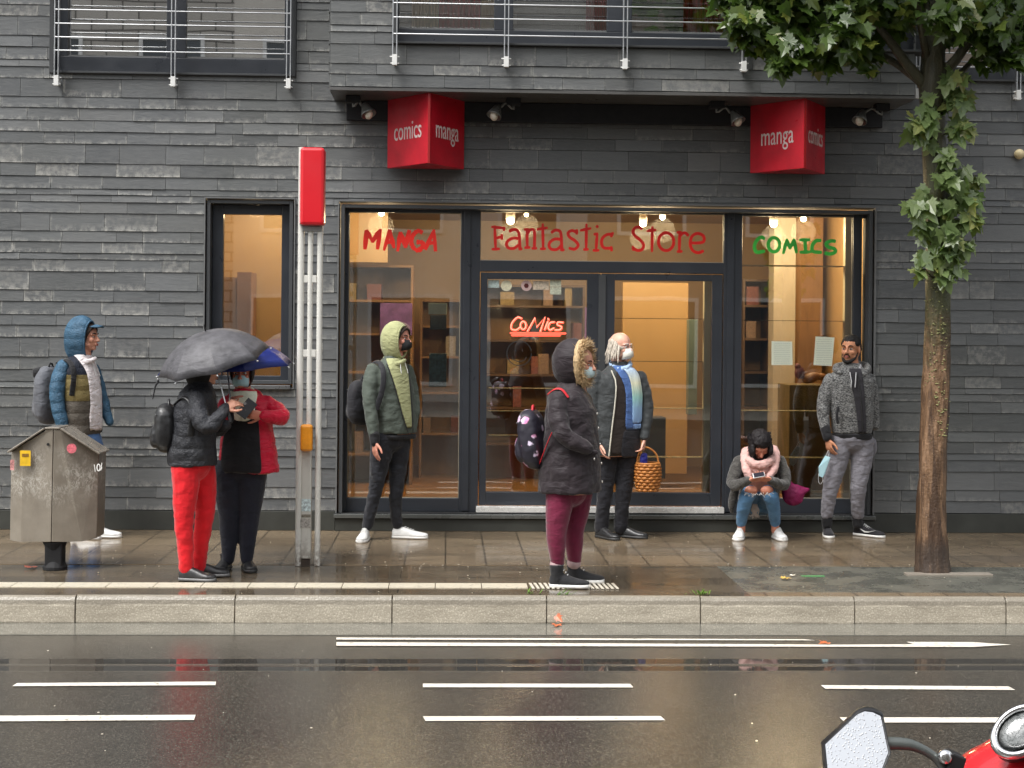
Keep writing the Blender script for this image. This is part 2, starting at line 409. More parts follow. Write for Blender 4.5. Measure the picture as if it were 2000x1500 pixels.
# painted markings, sheets a few mm above the road
PAINT = marking_mat()
def mark(pts, z=ZR + 0.004):
    b = MB(); P = [G(x, y, z) for x, y in pts]; n = len(P)
    b.add(P, [tuple(range(n))]); return tag(b.build('lane_marking', PAINT), kind='structure')
mark([(24, 1340), (33, 1334), (422, 1331), (421, 1338)])
mark([(-330, 1411), (-330, 1399), (382, 1396), (379, 1406)])
mark([(826, 1335), (1231, 1335.5), (1237, 1342.5), (826, 1342)])
mark([(826, 1399), (1290, 1398.5), (1299, 1406.5), (831, 1408)])
mark([(1603, 1338), (1970, 1340.5), (1983, 1347.5), (1612, 1345)])
mark([(1640, 1401), (2150, 1401), (2158, 1411), (1650, 1411)])
mark([(657, 1245), (1200, 1247), (1570, 1248.5), (1592, 1250.5), (1200, 1250), (657, 1249)])
mark([(657, 1254), (1480, 1258), (1640, 1259), (1785, 1258), (1770, 1253.5), (1900, 1254), (1975, 1259), (1900, 1263.5), (1640, 1263), (657, 1261)])
# pale guidance strip of tiles in the pavement and the ribbed piece at its end
gs = MB(); ys0, ys1 = G(500, 1147.5, 0).y, G(500, 1138.5, 0).y; xg = G(1030, 1143, 0).x; k = 0
while xg - 0.31 * k > -14: gs.box(xg - 0.31 * (k + 1) + 0.003, xg - 0.31 * k - 0.003, ys0, ys1, -0.02, 0.002); k += 1
tag(gs.build('guidance_strip', marking_mat('guidance_tile', (0.68, 0.62, 0.49))), kind='structure')
rb = MB()
for i in range(18):
    x = xg + 0.012 + i * 0.033
    rb.prism([(x, ys1, 0.0), (x + 0.018, ys1, 0.0), (x + 0.030, ys0 - 0.03, 0.0), (x + 0.012, ys0 - 0.03, 0.0)], (0, 0, 0.005))
tag(rb.build('ribbed_strip', marking_mat('ribbed_tile', (0.8, 0.74, 0.62))), kind='structure')
# far pavement behind the camera
tag(MB().box(-60, 60, -24, -17.2, -0.2, 0.0).build('far_pavement', plain('far_paving', (0.15, 0.14, 0.12), 0.4)), kind='structure')

# ------------------------------------------------------------------ slate building
def slate_mat():
    t = NT('slate'); co = t.coord('World')
    at = t.n('ShaderNodeAttribute', attribute_name='rnd'); sx = t.n('ShaderNodeSeparateColor'); t.l(at.outputs['Color'], sx.inputs[0])
    rnd, tint, eff = sx.outputs[0], sx.outputs[1], sx.outputs[2]
    uv = t.n('ShaderNodeTexCoord'); su = t.n('ShaderNodeSeparateXYZ'); t.l(uv.outputs['UV'], su.inputs[0])
    base = t.ramp(rnd, [(0.0, (0.074, 0.077, 0.080)), (0.45, (0.098, 0.102, 0.104)), (1.0, (0.138, 0.142, 0.143))])
    base = t.mix(t.math('MULTIPLY', tint, 0.25), base, (0.075, 0.088, 0.100))
    grain = t.noise(t.coord('World', scale=(1, 1, 5)), 9, 6, 0.7, 0.6)
    base = t.mix(t.ramp(grain, [(0.3, 0.0), (0.75, 0.40)]), base, (0.175, 0.178, 0.176))
    base = t.mix(t.ramp(t.noise(co, 0.5, 3), [(0.45, 0.0), (0.7, 0.35)]), base, (0.078, 0.080, 0.062))
    # lime bloom along the lower edge and at the ends of some slates
    v = su.outputs['Y']; u = su.outputs['X']
    edge = t.math('MAXIMUM', t.ramp(v, [(0.0, 1.0), (0.10, 0.6), (0.45, 0.0)]), t.math('MAXIMUM', t.ramp(u, [(0.0, 1.0), (0.045, 0.0)]), t.ramp(u, [(0.955, 0.0), (1.0, 1.0)])))
    bl = t.math('MULTIPLY', edge, t.ramp(t.noise(t.coord('World', scale=(1, 1, 0.8)), 20, 5, 0.75), [(0.44, 0.0), (0.60, 1.0)]))
    gx = t.n('ShaderNodeNewGeometry'); sgx = t.n('ShaderNodeSeparateXYZ'); t.l(gx.outputs['Position'], sgx.inputs[0])
    bl = t.math('MULTIPLY', bl, t.ramp(t.math('ADD', t.math('MULTIPLY', sgx.outputs['X'], -0.12), t.math('MULTIPLY', t.noise(co, 0.6, 3), 1.0)), [(0.25, 0.45), (0.75, 1.0)]))
    bl = t.math('MULTIPLY', bl, t.ramp(eff, [(0.30, 0.10), (0.95, 1.0)]))
    base = t.mix(t.math('MULTIPLY', bl, 0.85), base, (0.46, 0.45, 0.41))
    all_ = t.math('MULTIPLY', t.ramp(eff, [(0.86, 0.0), (0.98, 0.8)]), t.ramp(t.noise(co, 20, 5, 0.7), [(0.42, 0.0), (0.62, 0.6)]))
    base = t.mix(all_, base, (0.32, 0.31, 0.28))
    t.set(color=base, rough=t.ramp(grain, [(0.3, 0.32), (0.7, 0.6)]), spec=0.45)
    t.bump(t.math('ADD', grain, t.math('MULTIPLY', t.noise(co, 60, 4), 0.3)), 0.55, 0.005)
    return t.m
SLATE = slate_mat()
FRAME = plain('anthracite_frame', (0.030, 0.034, 0.042), 0.35, 0.0, 0.1, 3, 0.05, 200, spec=0.5)
FRAME2 = plain('grey_metal_trim', (0.060, 0.063, 0.066), 0.6, 0.0, 0.1, 3, spec=0.25)
TRIM = plain('pale_edge_trim', (0.15, 0.152, 0.152), 0.65, 0.0, spec=0.2)
BLACK = plain('black_gap', (0.006, 0.006, 0.007), 0.8)
PLINTH = plain('dark_plinth', (0.035, 0.037, 0.032), 0.55, 0, 0.35, 2.5, 0.3, 60)
STEEL = plain('brushed_steel', (0.50, 0.51, 0.52), 0.4, 0.9, 0.1, 5)
WHITEM = plain('white_lacquer', (0.70, 0.70, 0.68), 0.4, 0, 0.08, 5)
def glass(name, refl=0.0, tint=(0.93, 0.95, 0.93)):
    t = NT(name); t.t.nodes.remove(t.b)
    tr = t.n('ShaderNodeBsdfTransparent'); tr.inputs[0].default_value = (*tint, 1)
    gl = t.n('ShaderNodeBsdfGlossy'); gl.inputs['Roughness'].default_value = 0.012; gl.inputs[0].default_value = (1, 1, 1, 1)
    fr = t.n('ShaderNodeFresnel'); fr.inputs['IOR'].default_value = 1.5
    co = t.coord('World'); bp = t.n('ShaderNodeBump'); bp.inputs['Strength'].default_value = 0.05; bp.inputs['Distance'].default_value = 0.02
    t.l(t.noise(co, 0.8, 2), bp.inputs['Height']); t.l(bp.outputs[0], gl.inputs['Normal'])
    k = t.math('ADD', t.math('MULTIPLY', fr.outputs[0], 1.8), refl)
    mx = t.n('ShaderNodeMixShader'); t.l(k, mx.inputs[0]); t.l(tr.outputs[0], mx.inputs[1]); t.l(gl.outputs[0], mx.inputs[2]); t.l(mx.outputs[0], t.out.inputs[0])
    return t.m
GLASS = glass('shop_glass', 0.075); GLASS_UP = glass('coated_glass', 0.5, (0.6, 0.62, 0.64)); GLASS_UP2 = glass('upper_glass', 0.04, (0.95, 0.96, 0.96))

building = thing('slate_building', (0.5, 0, 0), 'dark slate clad building with a lit shopfront and a projecting upper bay above it', 'building')
def wx(px, Y=0.0, py=700): return W(px, py, Y).x
def wz(py, Y=0.0, px=1000): return W(px, py, Y).z
SX0, SX1, SZ1, SZ0 = wx(660), wx(1706), wz(398), wz(1003)           # shop opening
LX0, LX1, LZ1, LZ0 = wx(399), wx(573), wz(388, 0, 480), wz(757, 0, 520)        # small window
UX0, UX1, UZ0 = wx(98, 0, 100), wx(579, 0, 100), wz(147, 0, 340)            # upper left window
BX0, BX1, BZ0, BYF = wx(645, -0.58, 150), wx(1786, -0.58, 190), wz(194, 0.0, 900), -0.58
FX0, FX1, FZ0 = wx(1800, 0, 120), wx(2150, 0, 120), wz(160, 0, 1900)
ZT = 5.2
OPEN = [(SX0, SX1, SZ0, SZ1), (LX0, LX1, LZ0, LZ1), (UX0, UX1, UZ0, ZT + 1), (FX0, FX1, FZ0, ZT + 1)]
rs = random.Random(11)
def rows(z0, z1):
    z = z0; out = []
    pat = [0.105, 0.092, 0.155, 0.10, 0.058, 0.10, 0.092, 0.16, 0.098, 0.062, 0.055, 0.105, 0.11, 0.16, 0.10, 0.095]
    i = 0
    while z < z1 - 0.02:
        h = pat[i % len(pat)] * rs.uniform(0.94, 1.06); i += 1
        out.append((z, min(z + h, z1))); z += h
    return out
def cut(r, opens):
    rects = [r]
    for (a0, a1, c0, c1) in opens:
        nxt = []
        for (x0, x1, z0, z1) in rects:
            if x1 <= a0 or x0 >= a1 or z1 <= c0 or z0 >= c1: nxt.append((x0, x1, z0, z1)); continue
            if x0 < a0: nxt.append((x0, a0, z0, z1))
            if x1 > a1: nxt.append((a1, x1, z0, z1))
            m0, m1 = max(x0, a0), min(x1, a1)
            if z0 < c0: nxt.append((m0, m1, z0, c0))
            if z1 > c1: nxt.append((m0, m1, c1, z1))
        rects = nxt
    return [q for q in rects if q[1] - q[0] > 0.012 and q[3] - q[2] > 0.012]
def slates(mb, x0, x1, z0, z1, opens, fr):
    """fr(x, z, out) -> world point; out = distance proud of the wall"""
    for (a, c) in rows(z0, z1):
        x = x0 - rs.uniform(0, 0.3)
        while x < x1:
            L = rs.choice((0.30, 0.36, 0.42, 0.42, 0.46, 0.52, 0.24)) * rs.uniform(0.92, 1.08)
            n0, n1 = max(x, x0), min(x + L, x1); x += L
            if n1 - n0 < 0.03: continue
            col = (rs.random(), rs.random(), rs.random())
            tb, tt = rs.uniform(0.010, 0.016), rs.uniform(0.004, 0.007); sk = rs.uniform(-0.0025, 0.0025)
            for (p0, p1, q0, q1) in cut((n0, n1, a, c), opens):
                g = 0.0016; e0, e1 = p0 + g, p1 - g; f0, f1 = q0 + 0.0032, q1
                o = len(mb.v)
                fb = lambda zz: tb + (tt - tb) * (zz - a) / (c - a)
                s0 = f0 + (sk if q0 == a else 0)
                P = [fr(e0, s0, fb(q0)), fr(e1, f0, fb(q0)), fr(e1, f1, fb(q1)), fr(e0, f1, fb(q1)), fr(e0, s0, 0), fr(e1, f0, 0), fr(e1, f1, 0), fr(e0, f1, 0)]
                nf = len(mb.f); mb.add(P, [(0, 1, 2, 3), (4, 5, 1, 0), (5, 6, 2, 1), (7, 4, 0, 3), (6, 7, 3, 2)])
                for k in range(5): mb.col[nf + k] = col
                u0, u1 = (p0 - n0) / (n1 - n0), (p1 - n0) / (n1 - n0); v0, v1 = (q0 - a) / (c - a), (q1 - a) / (c - a)
                mb.uv[nf] = [(u0, v0), (u1, v0), (u1, v1), (u0, v1)]
                mb.uv[nf + 1] = [(u0, 0), (u1, 0), (u1, 0.02), (u0, 0.02)]
                for k in (2, 3, 4): mb.uv[nf + k] = [(0.5, 0.5)] * 4
PZ = wz(996, 0, 300)
m = MB(); slates(m, -9, 10, PZ, ZT, OPEN, lambda x, z, o: V((x, -o, z)))
m.build('slate_cladding', SLATE, building, fix=True)
# solid wall behind the slates, with the openings left free
m = MB()
for q in cut((-9, 10, 0.0, ZT), OPEN): m.box(q[0], q[1], 0.0, 0.22, q[2], q[3])
m.build('wall', BLACK, building)
# projecting bay: front, right flank, soffit
m = MB(); VX0, VX1, VZ0 = wx(766, BYF, 80), wx(1830, BYF, 80), wz(90, BYF, 1000)
slates(m, BX0, BX1, BZ0, ZT, [(VX0, VX1, VZ0, ZT + 1)], lambda x, z, o: V((x, BYF - o, z)))
slates(m, 0.0, 0.58, BZ0, ZT, [], lambda x, z, o: V((BX1 + o, BYF + x, z)))
slates(m, 0.0, 0.58, BZ0, ZT, [], lambda x, z, o: V((BX0 - o, -x, z)))
m.build('bay_cladding', SLATE, building)
m = MB()
for q in cut((BX0, BX1, BZ0, ZT), [(VX0, VX1, VZ0, ZT + 1)]): m.box(q[0], q[1], BYF, BYF + 0.12, q[2], q[3])
m.box(BX0, BX0 + 0.1, BYF + 0.12, -0.02, BZ0, ZT); m.box(BX1 - 0.1, BX1, BYF + 0.12, -0.02, BZ0, ZT)
m.build('bay_wall', BLACK, building)
MB().box(BX0 - 0.005, BX1 + 0.005, BYF - 0.008, -0.018, BZ0 - 0.03, BZ0 - 0.002).build('soffit', plain('soffit_panel', (0.10, 0.098, 0.095), 0.35, 0, 0.15, 2), building, bevel=0.003)
MB().box(-9, 10, -0.30, 0.8, ZT, 10.5).build('upper_storeys', plain('plain_slate', (0.085, 0.088, 0.09), 0.6, 0, 0.2, 2), building)
MB().box(-9.1, 10.1, -0.4, 0.9, 10.5, 10.7).build('roof', BLACK, building)
MB().box(BX0 + 0.10, BX1 - 0.12, -0.075, -0.026, BZ0 - 0.20, BZ0 - 0.034).build('bay_shade_strip', plain('shade_black', (0.004, 0.004, 0.006), 0.6), building, bevel=0.004)  # near-black strip standing in for the deep shade under the soffit
# plinth under the slates and the ledge under the shopfront
m = MB(); m.box(-9, SX0 - 0.012, -0.012, 0.10, 0.0, PZ - 0.004); m.box(SX1 + 0.012, 10, -0.012, 0.10, 0.0, PZ - 0.004)
m.box(SX0 - 0.008, SX1 + 0.008, -0.03, 0.22, 0.0, SZ0 - 0.045)
m.build('plinth', PLINTH, building, bevel=0.004)
m = MB(); m.box(SX0 - 0.02, SX1 + 0.02, -0.055, 0.16, SZ0 - 0.04, SZ0 - 0.005); m.build('window_ledge', plain('ledge_metal', (0.11, 0.115, 0.11), 0.3, 0.3, 0.15, 3), building, bevel=0.004)

def trim_frame(mb, x0, x1, z0, z1, w, y0, y1, bottom=True):
    mb.box(x0, x0 + w, y0, y1, z0, z1); mb.box(x1 - w, x1, y0, y1, z0, z1); mb.box(x0 + w, x1 - w, y0, y1, z1 - w, z1)
    if bottom: mb.box(x0 + w, x1 - w, y0, y1, z0, z0 + w)
# --- shopfront
m = MB(); trim_frame(m, SX0 - 0.010, SX1 + 0.010, SZ0, SZ1 + 0.012, 0.012, -0.030, 0.02, False); m.build('edge_trim', TRIM, building)
m = MB(); trim_frame(m, SX0 + 0.016, SX1 - 0.016, SZ0, SZ1 - 0.02, 0.032, -0.012, 0.20, False); m.build('surround', FRAME2, building, bevel=0.003)
YF0, YF1, YG = 0.10, 0.17, 0.14           # frame front/back and the glass
def fx(px, py=700): return W(px, py, YF0).x
def fz(py, px=1000): return W(px, py, YF0).z
zb = fz(973, 800); zt = fz(415, 800); zst = fz(997, 800)
front = MB(); P0 = []
xs_edge = [fx(668), fx(1697)]
top = fz(404)
# frame members as butt-jointed boxes
def mem(a, b_, c, d, y0=YF0, y1=YF1): front.box(a, b_, y0, y1, c, d)
mem(xs_edge[0], fx(679.5), SZ0, top)                                  # left stile
mem(fx(898), fx(936), SZ0, top)                                      # mullion left of the door
mem(fx(1412), fx(1448), SZ0, top)                                    # mullion right of the door
mem(fx(1665), fx(1682), SZ0, top)                                    # corner post
mem(fx(679.5), fx(898), zt, top); mem(fx(679.5), fx(898), SZ0, zb)
mem(fx(936), fx(1412), fz(416, 1200), top)
mem(fx(936), fx(1412), fz(533, 1200), fz(511, 1200))                         # transom bar
mem(fx(1448), fx(1665), fz(422, 1550), top); mem(fx(1448), fx(1665), SZ0, fz(974, 1550))
mem(fx(1682), xs_edge[1], fz(426, 1690), top); mem(fx(1682), xs_edge[1], SZ0, fz(974, 1690))
sf = front.build('shopfront', FRAME, building, bevel=0.004)
for a, c in ((904, 917), (1419, 1432)): MB().box(fx(a), fx(c), YF0 - 0.012, YF0 - 0.002, SZ0 + 0.01, top - 0.012).build('cover_strip', FRAME, sf, bevel=0.003)
def pane(x0, x1, z0, z1, par, y=YG, mt=None, nm='pane', th=0.008): return MB().box(x0, x1, y, y + th, z0, z1).build(nm, mt or GLASS, par)
pane(fx(679.5), fx(898), zb, zt, sf); pane(fx(936), fx(1412), fz(511, 1200), fz(416, 1200), sf)
pane(fx(1448), fx(1665), fz(974, 1550), fz(422, 1550), sf); pane(fx(1682), xs_edge[1], fz(974, 1690), fz(426, 1690), sf)
m = MB(); bw = 0.005                                      # pale sealing beads round the panes
for (a, c, d, e) in ((fx(679.5), fx(898), zb, zt), (fx(936), fx(1412), fz(511, 1200), fz(416, 1200)), (fx(1448), fx(1665), fz(974, 1550), fz(422, 1550))):
    trim_frame(m, a + 0.0005, c - 0.0005, d + 0.0005, e - 0.0005, bw, YG - 0.009, YG - 0.001)
m.build('bead', plain('pale_bead', (0.34, 0.30, 0.22), 0.5), sf)
MB().box(fx(932), fx(1414), 0.02, YF0 + 0.01, SZ0 + 0.004, SZ0 + 0.055).build('threshold', plain('white_threshold', (0.72, 0.71, 0.68), 0.25, 0.2), building, bevel=0.004)
# --- the two door leaves
for (x0, x1, g0, g1, hs_) in ((937.5, 1172, 951, 1146, 1), (1174, 1410.5, 1200, 1390, 0)):
    d = MB(); z0, z1 = SZ0 + 0.058, fz(534.5, 1200); gz0, gz1 = fz(962, 1170), fz(547, 1170); y0, y1 = YF0 + 0.008, YF1 - 0.004
    d.box(fx(x0), fx(g0), y0, y1, z0, z1); d.box(fx(g1), fx(x1), y0, y1, z0, z1); d.box(fx(g0), fx(g1), y0, y1, z0, gz0); d.box(fx(g0), fx(g1), y0, y1, gz1, z1)
    do = d.build('door', FRAME, building, bevel=0.004)
    pane(fx(g0), fx(g1), gz0, gz1, do)
    h = MB(); hxp = fx(1160 if hs_ else 1186); h.tube([(hxp, 0.108, 0.95), (hxp, 0.055, 0.95), (hxp, 0.055, 1.25), (hxp, 0.108, 1.25)], 0.009, 8)
    h.build('handle', FRAME2, do, smooth=True)
MB().box(fx(1168), fx(1182), YF0 - 0.006, YF0 + 0.006, SZ0 + 0.06, fz(535)).build('astragal', FRAME2, building, bevel=0.002)
# --- small window
m = MB(); trim_frame(m, LX0 - 0.008, LX1 + 0.008, LZ0 - 0.01, LZ1 + 0.008, 0.010, -0.028, 0.02); m.build('edge_trim', TRIM, building)
m = MB(); trim_frame(m, LX0 + 0.012, LX1 - 0.012, LZ0 + 0.03, LZ1 - 0.012, 0.030, -0.008, 0.20); m.build('surround', FRAME2, building, bevel=0.003)
m = MB(); gx0, gx1, gz0, gz1 = wx(434, YF0), wx(548, YF0), wz(734, YF0, 520), wz(419, YF0, 490)
m.box(LX0 + 0.045, gx0, YF0, YF1, LZ0 + 0.03, LZ1 - 0.045); m.box(gx1, LX1 - 0.045, YF0, YF1, LZ0 + 0.03, LZ1 - 0.045); m.box(gx0, gx1, YF0, YF1, LZ0 + 0.03, gz0); m.box(gx0, gx1, YF0, YF1, gz1, LZ1 - 0.045)
w = m.build('window', FRAME, building, bevel=0.004); pane(gx0, gx1, gz0, gz1, w)
MB().box(LX0 - 0.01, LX1 - 0.02, -0.06, 0.10, LZ0 - 0.012, LZ0 + 0.022).build('sill', plain('sill_aluminium', (0.16, 0.165, 0.165), 0.3, 0.5), building, bevel=0.003)
# --- upper windows
def upper(x0, x1, z0, y, panes, mt, bottom_h=0.10, step=0.0):
    m = MB(); m.box(x0, x0 + 0.035, y - 0.03, y + 0.16, z0, ZT); m.box(x1 - 0.035, x1, y - 0.03, y + 0.16, z0, ZT); m.box(x0 + 0.035, x1 - 0.035, y - 0.045, y + 0.16, z0, z0 + 0.018)
    m.build('surround', FRAME2, building, bevel=0.003)
    m = MB(); m.box(x0 + 0.035, x1 - 0.035, y + 0.06, y + 0.12, z0 + 0.018, z0 + 0.02 + bottom_h)
    last = x0 + 0.035
    for (a, c) in panes: m.box(last, a, y + 0.06, y + 0.12, z0 + 0.02 + bottom_h, ZT); last = c
    m.box(last, x1 - 0.035, y + 0.06, y + 0.12, z0 + 0.02 + bottom_h, ZT)
    fr = m.build('window', FRAME, building, bevel=0.004)
    for (a, c) in panes:
        pane(a, c, z0 + 0.02 + bottom_h, ZT, fr, y + 0.09, mt)
        b = MB(); b.box(a + 0.001, c - 0.001, y + 0.078, y + 0.086, z0 + 0.022 + bottom_h, z0 + 0.034 + bottom_h); b.build('bead', TRIM, fr)
upper(UX0, UX1, UZ0, 0.0, [(wx(133, .08, 80), wx(326, .08, 80)), (wx(364, .08, 80), wx(556, .08, 80))], GLASS_UP, 0.14)
upper(VX0, VX1, VZ0, BYF, [(wx(779, BYF, 40), wx(966, BYF, 40)), (wx(1003, BYF, 40), wx(1187, BYF, 40)), (wx(1236, BYF, 40), wx(1420, BYF, 40)), (wx(1460, BYF, 40), wx(1650, BYF, 40))], GLASS_UP2, 0.12)
upper(FX0, FX1, FZ0, 0.0, [(wx(1836, .08, 80), wx(1960, .08, 80)), (wx(1995, .08, 80), wx(2110, .08, 80))], GLASS_UP, 0.12)
# rooms behind the upper windows
for (a, c, y, z) in ((UX0, UX1, 0.22, UZ0), (BX0 + 0.1, BX1 - 0.1, 0.0, BZ0), (FX0, FX1, 0.22, FZ0)):
    m = MB(); m.add([(a, y, z), (c, y, z), (c, y + 2.5, z), (a, y + 2.5, z), (a, y, ZT), (c, y, ZT), (c, y + 2.5, ZT), (a, y + 2.5, ZT)], [(0, 1, 2, 3), (3, 2, 6, 7), (0, 3, 7, 4), (1, 5, 6, 2)])
    m.build('upper_room', plain('dim_room', (0.16, 0.14, 0.11), 0.9), building, fix=False)
def drape(px0, px1, mt, lab, y=BYF + 0.17, ztop=ZT, zbot=None, bulge=0.05):
    a, c = wx(px0, y, 40), wx(px1, y, 40); zbot = VZ0 + 0.1 if zbot is None else zbot; m = MB(); n = 40; vs = []
    for k in range(n + 1):
        x = Q(a, c, k / n); yy = y + 0.03 * math.sin(k * 1.25) + bulge * math.cos(math.pi * (k / n - 0.5))
        vs.append((x, yy, zbot)); vs.append((x, yy, ztop))
    m.add(vs, [(2 * k, 2 * k + 2, 2 * k + 3, 2 * k + 1) for k in range(n)])
    return tag(m.build('curtain', mt, smooth=True, solid=0.004), lab, 'curtain', 'curtains behind the bay window')
RC = cloth('wine_curtain', hx(190, 45, 65), 0.8); BC = cloth('sand_curtain', hx(225, 200, 165), 0.8)
drape(805, 856, BC, 'sand coloured curtain strip in the leftmost bay window, left of a wine red one')
drape(858, 938, RC, 'wine red curtain in the leftmost bay window pane')
drape(940, 964, BC, 'narrow sand coloured curtain strip at the right edge of the leftmost bay pane')
drape(1145, 1186, RC, 'wine red curtain at the right edge of the second bay pane')
drape(1335, 1412, RC, 'wine red curtain partly behind maple leaves in the third bay pane')

# --- steel guard rails in front of the upper windows
def guard(posts, zs, y, ztop, lab, prot=0.10, zbr=None):
    xs = [wx(p, y - prot, 100) for p, _ in posts]
    t = thing('window_railing', (sum(xs) / len(xs), y - prot, min(z for _, z in posts)), lab, 'railing', 'steel guard rails')
    for (p, zb_), x in zip(posts, xs):
        m = MB(); m.box(x - 0.020, x - 0.012, y - prot - 0.02, y - prot + 0.02, zb_ + 0.10, ztop); m.box(x + 0.012, x + 0.020, y - prot - 0.02, y - prot + 0.02, zb_ + 0.10, ztop)
        po = m.build('post', STEEL, t, bevel=0.001)
        m = MB(); m.box(x - 0.02, x + 0.02, y - prot - 0.022, y - prot + 0.022, zb_ + 0.015, zb_ + 0.10)
        m.tube([(x - 0.034, y - prot, zb_ + 0.085), (x + 0.034, y - prot, zb_ + 0.085)], 0.006, 8); m.tube([(x - 0.03, y - prot, zb_ + 0.03), (x + 0.03, y - prot, zb_ + 0.03)], 0.006, 8)
        m.box(x - 0.011, x + 0.011, y - prot, y - 0.006, zb_ + 0.03, zb_ + 0.075)
        m.build('bracket', WHITEM, po, bevel=0.002)
    for z in zs:
        m = MB(); m.tube([(xs[0] - 0.01, y - prot - 0.014, z), (xs[-1] + 0.01, y - prot - 0.014, z)], 0.006, 8); m.build('rail', STEEL, t, smooth=True)
yl = -0.10
guard([(111, wz(171, yl, 111)), (339, wz(173, yl, 339)), (564, wz(177, yl, 564))], [wz(v, yl, 340) for v in (102.5, 76.5, 50, 23, -4, -30)], 0.0, ZT + 0.1, 'steel guard rail across the upper window at the left, above the bin')
yl = BYF - 0.10
guard([(771, wz(131, yl, 771)), (989, wz(135, yl, 989)), (1221, wz(139, yl, 1221)), (1453, wz(144, yl, 1453)), (1690, wz(149, yl, 1690))], [wz(v, yl, 1100) for v in (72, 40, 12, -18)], BYF, ZT + 0.1, 'steel guard rail across the long bay window over the shop')
yl = -0.10
guard([(1792, wz(196, yl, 1792)), (1989, wz(199, yl, 1989)), (2190, wz(203, yl, 2190))], [wz(v, yl, 1910) for v in (132, 105, 78, 50, 22)], 0.0, ZT + 0.1, 'steel guard rail at the upper right, partly behind the maple')
# ================================================================== SHOP INTERIOR
def wood(name, c, c2, scale=3.0, rough=0.5, st=(1, 1, 6)):
    if name in _MC: return _MC[name]
    t = NT(name); co = t.coord('World', scale=st)
    f = t.noise(co, scale, 5, 0.6, 0.8)
    t.set(color=t.ramp(f, [(0.3, c), (0.7, c2)]), rough=rough); t.bump(f, 0.15, 0.003)
    _MC[name] = t.m; return t.m
OCHRE = wood('ochre_panel', (0.37, 0.235, 0.10), (0.44, 0.29, 0.13), 1.2, 0.45, (1, 1, 0.4))
BROWN = wood('brown_wood', (0.20, 0.11, 0.045), (0.28, 0.155, 0.065), 2.5, 0.5, (4, 1, 1))
DARKW = wood('dark_wood', (0.06, 0.032, 0.016), (0.10, 0.055, 0.026), 2.5, 0.5)
FLOORW = wood('shop_floor_wood', (0.24, 0.125, 0.05), (0.36, 0.20, 0.085), 4, 0.3, (1, 8, 1))
CEILW = wood('ceiling_slats', (0.36, 0.24, 0.12), (0.50, 0.36, 0.20), 3, 0.5, (1, 14, 1))
CREAM = plain('cream_lacquer', (0.58, 0.54, 0.38), 0.45, 0, 0.06, 3)
IX0, IX1, IY0, IY1, IZ0, IZ1 = LX0 - 0.5, SX1 + 0.25, 0.23, 5.0, SZ0 - 0.02, 3.02
def quad(p, nm, mt):
    return MB().add(p, [(0, 1, 2, 3)]).build(nm, mt, building, fix=False)
MB().box(IX0, IX1, IY0, IY1, IZ0 - 0.05, IZ0).build('shop_floor', FLOORW, building)
MB().box(IX0, IX1, IY0, IY1, IZ1, IZ1 + 0.05).build('shop_ceiling', CEILW, building)
MB().box(IX0, IX1, IY1, IY1 + 0.05, IZ0, IZ1).build('shop_back_wall', OCHRE, building)
m = MB(); m.box(IX0 - 0.05, IX0, IY0, IY1, IZ0, IZ1); m.box(IX1, IX1 + 0.05, IY0, IY1, IZ0, IZ1); m.build('shop_side_wall', OCHRE, building)
YI = 0.42
def ibox(px0, px1, py0, py1, Y0, Y1, nm, mt, lab=None, cat=None, group=None, parent=None, bevel=0.004):
    """box whose front face at depth Y0 covers the given photo rectangle"""
    a, c = W(px0, (py0 + py1) / 2, Y0).x, W(px1, (py0 + py1) / 2, Y0).x; z1, z0 = W((px0 + px1) / 2, py0, Y0).z, W((px0 + px1) / 2, py1, Y0).z
    o = MB().box(a, c, Y0, Y1, z0, z1).build(nm, mt, parent, bevel=bevel)
    if parent is None: tag(o, lab, cat, group)
    return o
MB().box(W(679, 500, 2.2).x - 1.2, W(757, 500, 2.2).x, 2.2, 2.28, W(700, 512, 2.2).z, IZ1).build('ochre_bulkhead', OCHRE, building)
def shelf_unit(px0, px1, pytop, Y0, depth, levels, lab, mt=BROWN, books=True, seed=1, floor=True, back=BROWN, fill=0.24):
    a, c = W(px0, 700, Y0).x, W(px1, 700, Y0).x; zt_ = W((px0 + px1) / 2, pytop, Y0).z; rr = random.Random(seed)
    t = thing('shelf_unit', ((a + c) / 2, Y0 + depth / 2, IZ0), lab, 'shelf unit', 'shelving inside the shop')
    m = MB(); m.box(a, a + 0.025, Y0, Y0 + depth, IZ0, zt_); m.box(c - 0.025, c, Y0, Y0 + depth, IZ0, zt_); m.build('side_panel', mt, t)
    MB().box(a + 0.025, c - 0.025, Y0 + depth - 0.02, Y0 + depth, IZ0, zt_).build('back_panel', back, t)
    zs = [W((px0 + px1) / 2, p, Y0).z for p in levels]
    for z in [zt_ - 0.025] + zs: MB().box(a + 0.026, c - 0.026, Y0 + 0.002, Y0 + depth - 0.021, z, z + 0.024).build('shelf', mt, t)
    if books:
        cols = [(0.30, 0.25, 0.19), (0.16, 0.05, 0.04), (0.05, 0.06, 0.10), (0.22, 0.16, 0.07), (0.05, 0.09, 0.08), (0.03, 0.03, 0.03), (0.20, 0.13, 0.09)]
        for z in zs:
            x = a + 0.04
            while x < c - 0.1:
                if rr.random() > fill: x += rr.uniform(0.1, 0.25); continue
                w = rr.uniform(0.06, 0.16); h = rr.uniform(0.14, 0.22)
                tag(MB().box(x, min(x + w, c - 0.03), Y0 + 0.03, Y0 + depth - 0.06, z + 0.0245, z + 0.024 + h).build('book_row', plain('book_%d' % rr.randrange(7), cols[rr.randrange(7)], 0.6, 0, 0.4, 60), t)); x += w + 0.004
    return t
